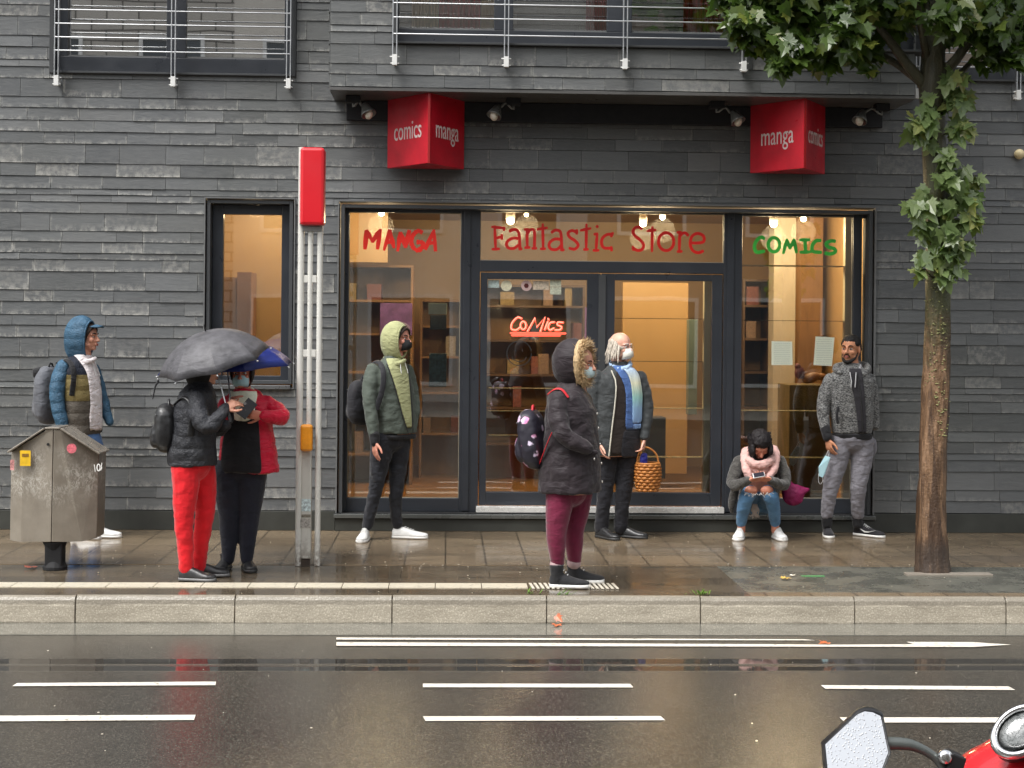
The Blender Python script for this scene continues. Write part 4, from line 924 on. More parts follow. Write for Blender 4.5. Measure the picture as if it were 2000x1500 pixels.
# ================================================================== LITTER BIN
YB = G(105, 1113, 0).y
def bx_(p, py=950, dy=0): return W(p, py, YB + dy)
t = thing('litter_bin', (bx_(105).x, YB, 0), 'weathered metal litter bin with a gabled roof on a short black pedestal', 'litter bin')
BM = NT('scuffed_bin_metal'); co = BM.coord('World')
f = BM.noise(co, 5, 5, 0.6); col = BM.ramp(f, [(0.3, (0.20, 0.172, 0.138)), (0.7, (0.30, 0.265, 0.215))])
s_ = BM.n('ShaderNodeSeparateXYZ'); g_ = BM.n('ShaderNodeNewGeometry'); BM.l(g_.outputs['Position'], s_.inputs[0])
patch = BM.ramp(BM.math('ABSOLUTE', BM.math('SUBTRACT', s_.outputs['Z'], 0.66)), [(0.08, 1.0), (0.24, 0.0)])
scr = BM.ramp(BM.noise(BM.coord('World', scale=(1, 1, 0.6)), 32, 8, 0.82, 1.8), [(0.47, 0.0), (0.56, 0.8)])
col = BM.mix(BM.math('MULTIPLY', scr, BM.math('MULTIPLY', patch, BM.ramp(BM.noise(co, 5.5, 3), [(0.40, 0.0), (0.60, 1.0)]))), col, (0.60, 0.57, 0.51))
stk = BM.ramp(BM.noise(BM.coord('World', scale=(1, 1, 0.05)), 26, 5, 0.7), [(0.5, 0.0), (0.72, 0.55)])
col = BM.mix(stk, col, (0.26, 0.23, 0.19))
BM.set(color=col, rough=BM.ramp(f, [(0.3, 0.32), (0.7, 0.5)]), metal=0.25); BM.bump(BM.noise(co, 40, 4), 0.2, 0.003)
# plan: shallow faceted front, so the outline is traced from front corners; depth 0.42
z0b, zbk = pz_(0), 0
def bp(px, py, dy): return W(px, py, YB + dy)
L0, L1 = bp(18, 1057, 0.0), bp(22, 882, 0.0)
def half(xs, mt, nm):
    """one door panel: polygon in the front plane, extruded back"""
    m = MB(); m.prism([bp(x, y, dy) for x, y, dy in xs], (0, 0.24, 0)); return m.build(nm, mt, t, bevel=0.005)
half([(19, 1056, 0.05), (22, 883, 0.05), (46, 868, 0.0), (92, 839, -0.045), (104, 839, -0.045), (99.5, 1059, -0.045), (40, 1059, 0.0)], BM.m, 'body_half')
half([(100.5, 1059, -0.045), (105, 839, -0.045), (119, 839, -0.045), (158, 862, 0.0), (193, 886, 0.05), (189, 1051, 0.05), (160, 1058, 0.0)], BM.m, 'body_half')
RM = plain('bin_roof_metal', (0.30, 0.265, 0.22), 0.3, 0.5, 0.3, 12)
def slab(a, c, th=0.013, y0=-0.052, y1=0.26, nm='roof_panel'):
    A, B = bp(a[0], a[1], 0), bp(c[0], c[1], 0); m = MB(); n = V((-(B - A).z, 0, (B - A).x)).normalized() * th
    m.prism([A + V((0, y0, 0)), B + V((0, y0, 0)), B + n + V((0, y0, 0)), A + n + V((0, y0, 0))], (0, y1 - y0, 0)); return m.build(nm, RM, t, bevel=0.004)
slab((19, 884), (90, 838)); slab((91, 837.5), (120, 837.5)); slab((121, 838), (197, 887))
MB().box(bx_(88, 1080).x, bx_(122, 1080).x, YB - 0.02, YB + 0.10, 0.02, bp(105, 1060, 0).z).build('pedestal', BLACK, t, bevel=0.01)
MB().lathe((bx_(105, 1100).x, YB + 0.04, 0), [(0.085, 0), (0.085, 0.02), (0.062, 0.06)], 18).build('foot_flange', BLACK, t, smooth=False)
m = MB(); m.lathe((bx_(105, 1065).x, YB + 0.04, bp(105, 1075, 0).z), [(0.06, 0), (0.085, 0.055)], 18); m.build('collar', BLACK, t)
def plate(px0, px1, py0, py1, dy, mt, nm='sticker', th=0.002):
    a, c = bp(px0, py1, dy), bp(px1, py0, dy); return MB().box(a.x, c.x, YB + dy - th, YB + dy, a.z, c.z).build(nm, mt, t)
st = plate(39, 60, 880, 910, -0.046, plain('yellow_sticker', (0.78, 0.48, 0.02), 0.5, 0, 0.15, 30)); plate(43, 56, 886, 892, -0.0485, plain('dark_print2', (0.25, 0.13, 0.02), 0.5, 0, 0.7, 90), 'print')
MB().lathe(bp(140, 876, -0.046), [(0.034, 0), (0.034, 0.002)], 20, (0, -1, 0)).build('sticker', plain('pink_round', (0.62, 0.14, 0.17), 0.5, 0, 0.4, 70), t)
MB().lathe(bp(94, 868, -0.046), [(0.010, 0), (0.010, 0.004)], 14, (0, -1, 0)).build('keyhole', BLACK, t)
plate(20, 28, 898, 918, -0.002, plain('pink_scrap', (0.62, 0.28, 0.27), 0.5, 0, 0.6, 60))
WHT = plain('white_scrawl', (0.82, 0.82, 0.78), 0.5)
m = MB(); to3 = lambda p: W(p.x, p.y, YB - 0.048)
for i, s_ in enumerate(([(184, 907), (186, 922)], circ(192.5, 913, 3.0, 6.5), [(199, 904), (197, 919), (199.5, 913)])): ribbon(m, [V(p) for p in s_], 2.0, to3, (0, 0.0003, 0), i * 2)
m.build('scrawl', WHT, t)
for i, (a, b_) in enumerate((((126, 842), (140, 851)), ((152, 857), (165, 866)))):
    A, B = bp(a[0], a[1] - 3.2, 0.12), bp(b_[0], b_[1] - 3.2, 0.12); mm = MB(); mm.prism([A + V((0, -0.05, 0.012)), B + V((0, -0.05, 0.012)), B + V((0, 0.06, 0.012)), A + V((0, 0.06, 0.012))], (0, 0, 0.003)); mm.build('slot', BLACK, t)

# ================================================================== STREET TREE
YT = G(1820, 1118, 0).y
BK = NT('wet_bark'); co = BK.coord('World', scale=(1, 1, 0.22)); cw = BK.coord('World')
f = BK.noise(co, 26, 6, 0.7, 0.6); col = BK.ramp(f, [(0.30, (0.045, 0.022, 0.011)), (0.50, (0.185, 0.105, 0.055)), (0.72, (0.37, 0.225, 0.13))])
lg = BK.noise(BK.coord('World', scale=(1, 1, 0.10)), 13, 4, 0.7, 0.5); col = BK.mix(BK.ramp(lg, [(0.44, 0.85), (0.56, 0.0)]), col, (0.038, 0.020, 0.012)); lt = BK.ramp(BK.noise(cw, 48, 3, 0.7), [(0.62, 0.0), (0.70, 0.6)]); col = BK.mix(lt, col, (0.40, 0.27, 0.16))
s_ = BK.n('ShaderNodeSeparateXYZ'); g_ = BK.n('ShaderNodeNewGeometry'); BK.l(g_.outputs['Position'], s_.inputs[0])
alg = BK.ramp(BK.math('ADD', BK.math('MULTIPLY', s_.outputs['Z'], 0.25), BK.math('MULTIPLY', BK.math('SUBTRACT', BK.noise(cw, 9, 5, 0.7), 0.5), 0.35)), [(0.36, 0.0), (0.50, 0.8)])
col = BK.mix(alg, col, BK.mix(f, (0.02, 0.028, 0.012), (0.10, 0.115, 0.035)))
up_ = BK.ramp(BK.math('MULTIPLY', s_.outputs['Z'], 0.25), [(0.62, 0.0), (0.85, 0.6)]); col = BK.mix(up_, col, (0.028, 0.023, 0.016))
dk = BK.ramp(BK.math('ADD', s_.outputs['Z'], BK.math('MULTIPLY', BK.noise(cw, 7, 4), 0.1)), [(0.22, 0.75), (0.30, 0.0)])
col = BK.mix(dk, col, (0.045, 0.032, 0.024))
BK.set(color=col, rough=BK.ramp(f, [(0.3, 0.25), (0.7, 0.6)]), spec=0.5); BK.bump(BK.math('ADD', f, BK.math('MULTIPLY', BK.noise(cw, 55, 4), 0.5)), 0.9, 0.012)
tree = thing('maple_tree', tuple(G(1820, 1118, 0)), 'maple with an orange brown trunk and leafy shoots growing round it, at the right', 'tree')
s275 = 3000.0 / (YT + 13.15)
def tp(px, py, dy=0): return W(px, py, YT + dy)
def noisy_tube(pts, rad, seg=18, amp=0.012, sub=5, name='trunk', parent=tree, flare=None):
    P = [V(p) for p in pts]; PP, RR = [], []
    for i in range(len(P) - 1):
        for k in range(sub):
            a = k / sub; a_ = a; PP.append(P[i].lerp(P[i + 1], a_)); RR.append(Q(rad[i], rad[i + 1], a_))
    PP.append(P[-1]); RR.append(rad[-1]); rs_ = []; u = None
    for i in range(len(PP)):
        tt = (PP[min(i + 1, len(PP) - 1)] - PP[max(i - 1, 0)]).normalized(); u = perp(tt, V((0, 1, 0)) if u is None else u); w_ = tt.cross(u)
        ring = []
        for k in range(seg):
            a = 2 * math.pi * k / seg; d = u * math.cos(a) + w_ * math.sin(a); n = noise.noise(V((d.x * 2.2, d.y * 2.2, PP[i].z * 1.4)) * 1.5) + 0.5 * noise.noise(V((d.x * 7, d.y * 7, PP[i].z * 4)))
            ring.append(PP[i] + d * (RR[i] + amp * n * 1.6))
        rs_.append(ring)
    return MB().rings(rs_).build(name, BK.m, parent, smooth=True)
trk = [(1821, 1120, .132), (1820, 1095, .118), (1820, 1040, .106), (1820, 960, .100), (1822, 880, .096), (1826, 800, .094), (1830, 720, .092), (1832, 620, .092), (1833, 520, .090), (1832, 430, .088), (1828, 340, .085), (1822, 250, .088), (1822, 170, .100), (1822, 110, .085), (1824, 60, .080), (1828, -20, .075), (1832, -140, .065)]
tr = noisy_tube([tp(x, y) for x, y, r in trk], [r for _, _, r in trk], name='trunk')
for pts, rad in (([(1812, 175, 0), (1775, 130, -.05), (1735, 75, -.1), (1705, 40, -.12), (1690, -20, -.1)], [.045, .035, .028, .024, .02]), ([(1808, 165, 0), (1760, 130, .1), (1705, 98, .18), (1640, 70, .25), (1560, 40, .3)], [.04, .028, .020, .016, .01]),
                 ([(1836, 150, 0), (1868, 115, -.08), (1900, 70, -.15), (1935, 20, -.2), (1960, -40, -.25)], [.045, .035, .030, .026, .02]), ([(1838, 165, 0), (1880, 140, .12), (1908, 108, .2), (1950, 60, .3)], [.034, .024, .018, .012]),
                 ([(1812, 120, 0), (1800, 60, -.2), (1790, -10, -.4)], [.03, .025, .02])):
    noisy_tube([tp(x, y, d) for x, y, d in pts], rad, seg=10, amp=0.004, name='limb')
# maple leaves: five lobed blades, folded a little along the midrib
LOBE = [(0, -0.08), (0.10, -0.02), (0.30, -0.14), (0.34, 0.02), (0.50, 0.10), (0.34, 0.20), (0.40, 0.36), (0.52, 0.50), (0.36, 0.48), (0.24, 0.46), (0.20, 0.60), (0.16, 0.74), (0.0, 1.0)]
OUT = LOBE + [(-x, y) for x, y in LOBE[-2:0:-1]]
def leafmat(name, a, b_, c_):
    t = NT(name); at = t.n('ShaderNodeAttribute', attribute_name='rnd'); sx = t.n('ShaderNodeSeparateColor'); t.l(at.outputs['Color'], sx.inputs[0])
    co = t.coord('World'); col = t.ramp(sx.outputs[0], [(0.0, a), (0.6, b_), (1.0, c_)])
    col = t.mix(t.ramp(t.noise(co, 40, 3), [(0.4, 0.0), (0.7, 0.3)]), col, tuple(x * 1.6 for x in b_))
    t.set(color=col, rough=0.30, spec=0.55)
    tl = t.n('ShaderNodeBsdfTranslucent'); tl.inputs[0].default_value = (b_[0] * 1.6, b_[1] * 2.0, b_[2] * 0.9, 1)
    mx = t.n('ShaderNodeMixShader'); mx.inputs[0].default_value = 0.28; t.l(t.b.outputs[0], mx.inputs[1]); t.l(tl.outputs[0], mx.inputs[2]); t.l(mx.outputs[0], t.out.inputs[0])
    return t.m
LEAFM = leafmat('maple_leaf', (0.030, 0.055, 0.013), (0.068, 0.108, 0.024), (0.20, 0.20, 0.036)); LEAFT = leafmat('maple_shoot_leaf', (0.085, 0.130, 0.050), (0.165, 0.215, 0.085), (0.32, 0.30, 0.09))
def leaf(mb, p, size, rr, down=0.6, col=None):
    """blade hanging from p"""
    ax = V((rr.gauss(0, 1), rr.gauss(0, 1) - 0.5, rr.gauss(0, 0.5) - down * 1.6)).normalized()      # midrib direction
    nrm = perp(ax, V((rr.gauss(0, 0.7), -1.0 + rr.gauss(0, 0.5), 0.9 + rr.gauss(0, 0.4)))); side = ax.cross(nrm)
    o = len(mb.v); n = len(OUT); fold = rr.uniform(0.05, 0.25); curl = rr.uniform(0.0, 0.3)
    mid = [p + ax * (y * size) - nrm * (curl * size * y * y * 0.5) for y in (-0.08, 0.3, 0.7)]
    vs = []
    for x, y in OUT: vs.append(p + side * (x * size) + ax * (y * size) + nrm * (abs(x) * fold * size) - nrm * (curl * size * (y * y + x * x) * 0.5))
    vs.append(p + ax * (0.30 * size) - nrm * (curl * size * 0.045))
    c = col if col is not None else (min(1, max(0, rr.gauss(0.45, 0.25))), 0, 0); nf = len(mb.f)
    mb.add(vs, [(i, (i + 1) % n, n) for i in range(n)])
    for k in range(n): mb.col[nf + k] = c
rr = random.Random(21)
crown = MB(); stems = MB()
def cluster(px, py, dy, rad, n, size=(0.075, 0.135)):
    c = tp(px, py, dy)
    for _ in range(n):
        d = V((rr.gauss(0, 1), rr.gauss(0, 1), rr.gauss(0, .75))); d = d.normalized() * rad * rr.random() ** 0.45
        leaf(crown, c + d, rr.uniform(*size), rr)
# clumps on the visible lower rim of the crown and above it
for px, py, dy, rad, n in ((1418, 0, -.1, .12, 14), (1480, -5, .0, .20, 40), (1455, 45, -.25, .15, 26), (1500, 60, -.1, .22, 52), (1540, 95, -.3, .17, 34), (1580, 40, .1, .25, 60), (1610, 95, -.2, .18, 44), (1640, 60, -.35, .22, 54), (1680, 100, .1, .15, 26),
        (1650, 10, 0, .25, 52), (1700, 40, .2, .22, 44), (1560, -20, -.3, .25, 50), (1740, -10, -.3, .22, 40), (1760, 40, .3, .16, 22), (1850, 30, -.45, .18, 26), (1880, 60, .3, .16, 22), (1930, 40, -.3, .24, 54), (1975, 70, -.1, .20, 46), (1990, 20, .1, .25, 50), (1940, 105, -.2, .13, 22), (1900, -20, -.1, .25, 50),
        (2040, 60, 0, .25, 40), (1800, -40, .2, .3, 50), (1510, -60, 0, .33, 70), (1650, -70, -.2, .4, 80), (1850, -90, 0, .4, 70), (2000, -70, 0, .4, 60), (1520, 125, -.3, .06, 6), (1700, 135, -.1, .05, 4), (1985, 110, -.3, .08, 10), (1455, 80, -.2, .04, 4)):
    cluster(px, py, dy, rad, int(n * 2.4))
for _ in range(1500):                 # the rest of the crown above the picture
    a = rr.random() * 6.283; q = rr.random() ** .5 * 1.6; p = tp(1780, -300, 0) + V((q * math.cos(a), q * math.sin(a) * 0.8, rr.uniform(-0.55, 1.3))); leaf(crown, p, rr.uniform(.12, .2), rr)
crown.build('crown', LEAFM, tree, fix=False)
sh = MB(); tw = MB()
def shoot(px, py, dy, n, rad, sz=(0.10, 0.15)):
    c = tp(px, py, dy)
    for _ in range(n):
        d = V((rr.gauss(0, 1), rr.gauss(0, 0.8) - 0.25, rr.gauss(0, .7))).normalized() * rad * rr.random() ** .5
        leaf(sh, c + d, rr.uniform(*sz), rr, 0.9)
    base = tp(1830, py + 20, -0.06)
    for _ in range(3): tw.tube([base + V((rr.uniform(-.03, .03), 0, 0)), base.lerp(c, .6) + V((0, -.02, rr.uniform(0, .05))), c + V((rr.gauss(0, .03), rr.gauss(0, .03), 0))], [0.005, 0.0035, 0.002], 5)
for px, py, dy, n, rad in ((1870, 190, -.12, 14, .10), (1862, 150, -.15, 8, .07), (1800, 225, -.15, 16, .11), (1785, 255, -.1, 8, .06), (1880, 250, -.12, 14, .09), (1850, 300, -.15, 12, .08), (1862, 345, -.15, 18, .12), (1885, 385, -.1, 16, .10), (1795, 400, -.15, 14, .09), (1840, 400, -.18, 12, .10), (1890, 430, -.12, 16, .10),
        (1800, 445, -.12, 8, .07), (1850, 450, -.18, 16, .11), (1880, 470, -.12, 10, .09), (1815, 500, -.12, 10, .08), (1850, 505, -.17, 14, .09), (1845, 530, -.15, 7, .06), (1790, 530, -.12, 4, .05), (1905, 350, -.08, 6, .05)):
    shoot(px, py, dy, int(n * 1.2), rad)
for py in range(170, 560, 13):
    if rr.random() < .35: shoot(1834 + rr.choice((-1, 1)) * rr.uniform(16, 42), py, rr.uniform(-.16, -.04), rr.randrange(3, 7), .07, (0.07, 0.13))
sh.build('shoot_leaves', LEAFT, tree, fix=False); tw.build('shoot_twigs', BK.m, tree, smooth=True)
# little moss tufts and chips on the bark
m = MB()
for _ in range(150):
    py = rr.uniform(560, 860); x = rr.uniform(-1, 1); p = tp(1829 - max(0, (py - 800)) * .06 + x * 24, py, 0); p.y = YT - 0.085 * math.sqrt(max(0.02, 1 - x * x)) - 0.008
    m.ell(p, (rr.uniform(.004, .011), 0, 0), (0, .006, 0), (0, 0, rr.uniform(.002, .006)), 6, 4)
tag(m.build('moss', plain('moss_yellow', (0.26, 0.26, 0.11), 0.8, 0, 0.3, 40), tree), kind='stuff')
# metal edging of the pit
tag(MB().box(tp(1760, 1121).x, tp(1925, 1121).x, G(1800, 1124.5, 0).y, G(1800, 1120.5, 0).y, -0.02, 0.012).build('pit_edging', plain('pit_metal', (0.34, 0.30, 0.25), 0.35, 0.3), bevel=0.003), 'pale flat edging strip in the pavement at the foot of the maple', 'edging strip')

# ================================================================== FALLEN LEAVES AND LITTER
def flat_leaf(px, py, z, size, col, lab, nm='fallen_leaf', cat='leaf', grp=None):
    p = G(px, py, z + 0.006); m = MB(); a = rr.random() * 6.28; u, w_ = V((math.cos(a), math.sin(a), 0)), V((-math.sin(a), math.cos(a), 0))
    n = len(OUT); m.add([p + u * x * size + w_ * (y - .4) * size + V((0, 0, 0.35 * size * abs(x) * rr.random() + 0.002)) for x, y in OUT] + [p + V((0, 0, 0.004))], [(i, (i + 1) % n, n) for i in range(n)])
    return tag(m.build(nm, col, solid=0.0012, fix=False), lab, cat, grp)
OR = plain('orange_leaf', (0.50, 0.12, 0.04), 0.35, 0, 0.3, 50); YL = plain('yellow_leaf', (0.55, 0.36, 0.08), 0.4, 0, 0.3, 50)
flat_leaf(1609, 1257, ZR, .07, OR, 'orange maple leaf lying on the white road line below the tree')
flat_leaf(1087, 1222, ZR, .07, OR, 'orange leaf lying in the gutter below the woman in the dark parka')
m = MB(); c = G(1087, 1221, ZR); leaf(m, c + V((0, 0, .06)), .06, rr, .8, (0, 0, 0)); tag(m.build('fallen_leaf', OR, solid=.001), 'orange leaf leaning upright against the kerb in the gutter', 'leaf')
flat_leaf(1535, 1130, 0, .07, YL, 'yellow leaf on the tarmac between the kerb and the bearded man'); flat_leaf(1548, 1124, 0, .04, plain('white_scrap', (0.8, 0.75, 0.62), 0.5), 'white scrap beside the yellow leaf on the tarmac', 'paper_scrap', 'scrap')
flat_leaf(62, 1108, 0, .09, plain('brown_red_leaf', (0.30, 0.09, 0.06), .4), 'reddish leaf lying left of the bin pedestal')
MB_ = MB(); p0, p1 = G(1565, 1125, 0.0), G(1610, 1125, 0.0); MB_.box(p0.x, p1.x, p0.y - .02, p0.y + .02, -0.001, 0.001); tag(MB_.build('paint_mark', plain('green_spray', (0.10, 0.33, 0.12), 0.4)), 'short green paint mark sprayed on the tarmac near the maple', 'paint mark')
petal = plain('petal', (0.50, 0.45, 0.36), 0.45); bits = MB()
for _ in range(170):
    if rr.random() < 0.85: p = G(rr.uniform(-50, 2050), rr.choice((rr.gauss(1104, 3), rr.uniform(1045, 1160))), 0.004)
    else: p = G(rr.uniform(-50, 2050), rr.uniform(1250, 1480), ZR + 0.004)
    r_ = rr.uniform(0.002, 0.007); bits.lathe(p, [(r_, 0), (r_ * .8, 0.002)], 6)
tag(bits.build('ground_litter', petal), 'tiny pale petals and crumbs scattered over the wet pavement and road', 'litter', kind='stuff')
def weed(px, py, n, lab):
    c = G(px, py, 0.0); m = MB()
    for _ in range(n):
        a = rr.random() * 6.28; l = rr.uniform(.02, .06); d = V((math.cos(a), math.sin(a) * .5, rr.uniform(.3, 1.2))).normalized() * l; s_ = V((-d.y, d.x, 0)).normalized() * .006 if abs(d.x) + abs(d.y) > 0 else V((.005, 0, 0)); b0 = c + V((rr.gauss(0, .03), rr.gauss(0, .01), 0))
        m.add([b0, b0 + d * .5 + s_, b0 + d, b0 + d * .5 - s_], [(0, 1, 2, 3)])
    return tag(m.build('weed', plain('weed_green', (0.13, 0.26, 0.03), .5, 0, .3, 50), solid=.001), lab, 'weed', 'weeds in the kerb joints')
weed(1366, 1162, 26, 'bright green weed in the kerb joint right of the parka woman'); weed(1100, 1162, 14, 'low weed at the kerb just below the boots of the parka woman'); weed(1035, 1160, 8, 'low weed at the kerb left of the boots of the parka woman')

# ================================================================== MOTORCYCLE AT THE LOWER RIGHT (stands on the near side of the street)
YM = CAM.y + 2.75
def mp_(px, py, dy=0): return W(px, py, YM + dy)
RP = plain('red_paint', (0.55, 0.012, 0.018), 0.18, 0, 0.04, 2, coat=0.6); CH = plain('chrome', (0.82, 0.82, 0.83), 0.24, 1.0, 0.03, 3); BP = plain('black_plastic', (0.014, 0.014, 0.015), 0.35, 0, 0.2, 8, 0.2, 300)
o_ = mp_(1900, 1500); o_.z = ZR
t = thing('scooter', tuple(o_), 'red scooter with a square wing mirror at the lower right corner, facing the shop', 'scooter')
MR = NT('rainy_mirror'); co = MR.coord('World'); vv = MR.n('ShaderNodeTexVoronoi'); vv.inputs['Scale'].default_value = 210; MR.l(co, vv.inputs['Vector'])
drop = MR.ramp(vv.outputs['Distance'], [(0.15, 1.0), (0.36, 0.0)])
drop = MR.math('MULTIPLY', drop, MR.ramp(MR.noise(co, 14, 2), [(0.42, 0.0), (0.58, 1.0)]))
MR.set(color=(0.80, 0.80, 0.80), metal=1.0, rough=MR.mix(drop, 0.04, 0.20)); MR.bump(drop, 0.35, 0.0015)
mir = [(1609, 1500), (1611, 1453), (1684, 1404), (1700, 1399), (1716, 1401), (1731, 1408), (1735, 1470), (1715, 1500), (1690, 1525), (1620, 1540)]
tilt = 0.62      # the glass leans back at the top
def mt_(px, py, d): p = mp_(px, py, 0); p.y += (p.z - mp_(1670, 1460).z) * tilt + (p.x - mp_(1670, 1460).x) * 0.12 + d; return p
cx0, cy0 = 1672, 1462
def grow(k): return [(cx0 + (x - cx0) * k, cy0 + (y - cy0) * k) for x, y in mir]
m = MB(); m.rings([[mt_(x, y, 0.004) for x, y in grow(1.0)], [mt_(x, y, -0.004) for x, y in grow(1.03)], [mt_(x, y, -0.004) for x, y in grow(1.075)], [mt_(x, y, 0.012) for x, y in grow(1.09)], [mt_(x + 20, y + 2, 0.045) for x, y in grow(0.95)], [mt_(x + 26, y + 4, 0.070) for x, y in grow(0.60)]], cap=True)
shell = m.build('mirror_shell', BP, t, auto=60)
MB().prism([mt_(x, y, -0.001) for x, y in grow(1.0)], (0, 0.003, 0)).build('mirror_glass', MR.m, shell)
m = MB(); m.tube([mt_(1725, 1462, .03), mp_(1770, 1452, .03), mp_(1800, 1462, .03), mp_(1828, 1480, .03), mp_(1842, 1498, .03), mp_(1846, 1530, .03)], [.013, .011, .009, .008, .009, .010], 12, smooth=1); m.build('mirror_stalk', plain('grey_stalk', (0.09, 0.1, 0.095), 0.3, 0.2), t, smooth=True)
m = MB(); m.lathe(mp_(1845, 1478, .02) , [(.010, -.012), (.013, -.004), (.013, .008), (.008, .012)], 14, (0, -1, 0.2)); m.build('stalk_nut', CH, t, smooth=True)
m = MB(); m.obox(mp_(1862, 1492, .03), V((.014, 0, -.006)), V((0, .018, 0)), V((.006, 0, .020))); m.tube([mp_(1850, 1512, .03), mp_(1930, 1530, .10), mp_(2000, 1545, .12)], .014, 12); m.build('brake_lever_mount', BP, t, bevel=0.004)
# speedometer pod: oval chrome bezel round a rain-spotted glass
c = mp_(1992, 1430, -.02); axd = V((-0.30, -0.80, 0.50)).normalized(); u = perp(axd, V((1, 0, 0.9))); w_ = axd.cross(u)
def ov(r, h, k=1.0): return [c + axd * h + u * math.cos(a) * r * 1.25 + w_ * math.sin(a) * r * 0.86 for a in [2 * math.pi * i / 36 for i in range(36)]]
MB().rings([ov(.036, .002), ov(.036, .010), ov(.041, .016), ov(.047, .012), ov(.048, .0), ov(.044, -.015)], cap=False).build('bezel', CH, t, smooth=True)
MG = NT('rainy_dial'); co = MG.coord('World'); vv = MG.n('ShaderNodeTexVoronoi'); vv.inputs['Scale'].default_value = 260; MG.l(co, vv.inputs['Vector'])
MG.set(color=MG.ramp(MG.noise(co, 60, 4), [(0.3, (0.10, 0.11, 0.11)), (0.7, (0.34, 0.35, 0.35))]), rough=0.12, coat=0.6); MG.bump(MG.ramp(vv.outputs['Distance'], [(0.15, 1.0), (0.4, 0.0)]), 0.7, 0.002)
MB().rings([ov(.0362, .004), ov(.020, .0075), ov(.002, .0085)]).build('dial_glass', MG.m, t, smooth=True)
MB().rings([ov(.044, -.014), ov(.040, -.05), ov(.018, -.085)]).build('dial_pod', BP, t, smooth=True)
m = MB()
for (px, py, dy, rx, ry, rz) in ((1965, 1540, .10, .115, .13, .085), (2040, 1520, .10, .15, .14, .10)): m.ell(mp_(px, py, dy), (rx, 0, .02), (0, ry, 0), (0, 0, rz), 24, 14)
m.build('cowl', RP, t, remesh=0.008, sm=6)
# the rest of the scooter, mostly below the picture
cc = mp_(1990, 1500, .1); m = MB(); m.ell(V((cc.x, cc.y - .05, .45)), (.16, 0, 0), (0, .10, .05), (0, 0, .36)); m.ell(V((cc.x, cc.y - .75, .45)), (.17, 0, 0), (0, .42, .04), (0, 0, .20)); m.box(cc.x - .15, cc.x + .15, cc.y - .6, cc.y - .05, .12, .2)
m.build('body', RP, t, remesh=0.015, sm=8)
m = MB(); m.ell(V((cc.x, cc.y - .75, .66)), (.14, 0, 0), (0, .36, .02), (0, 0, .07)); m.build('saddle', BP, t, smooth=True)
for dy in (.28, -.98):
    m = MB(); m.lathe(V((cc.x - .05, cc.y + dy, ZR + .23)), [(.15, 0), (.20, .005), (.23, .03), (.23, .07), (.20, .095), (.15, .10)], 28, (1, 0, 0)); wh = m.build('wheel', BP, t, smooth=True)
    MB().lathe(V((cc.x - .04, cc.y + dy, ZR + .23)), [(.15, 0), (.14, .02), (.14, .06), (.15, .08)], 24, (1, 0, 0)).build('rim', CH, wh, smooth=True)
m = MB(); m.tube([V((cc.x, cc.y + .02, .6)), V((cc.x, cc.y + .28, ZR + .23))], .03, 10); m.build('fork', CH, t, smooth=True)
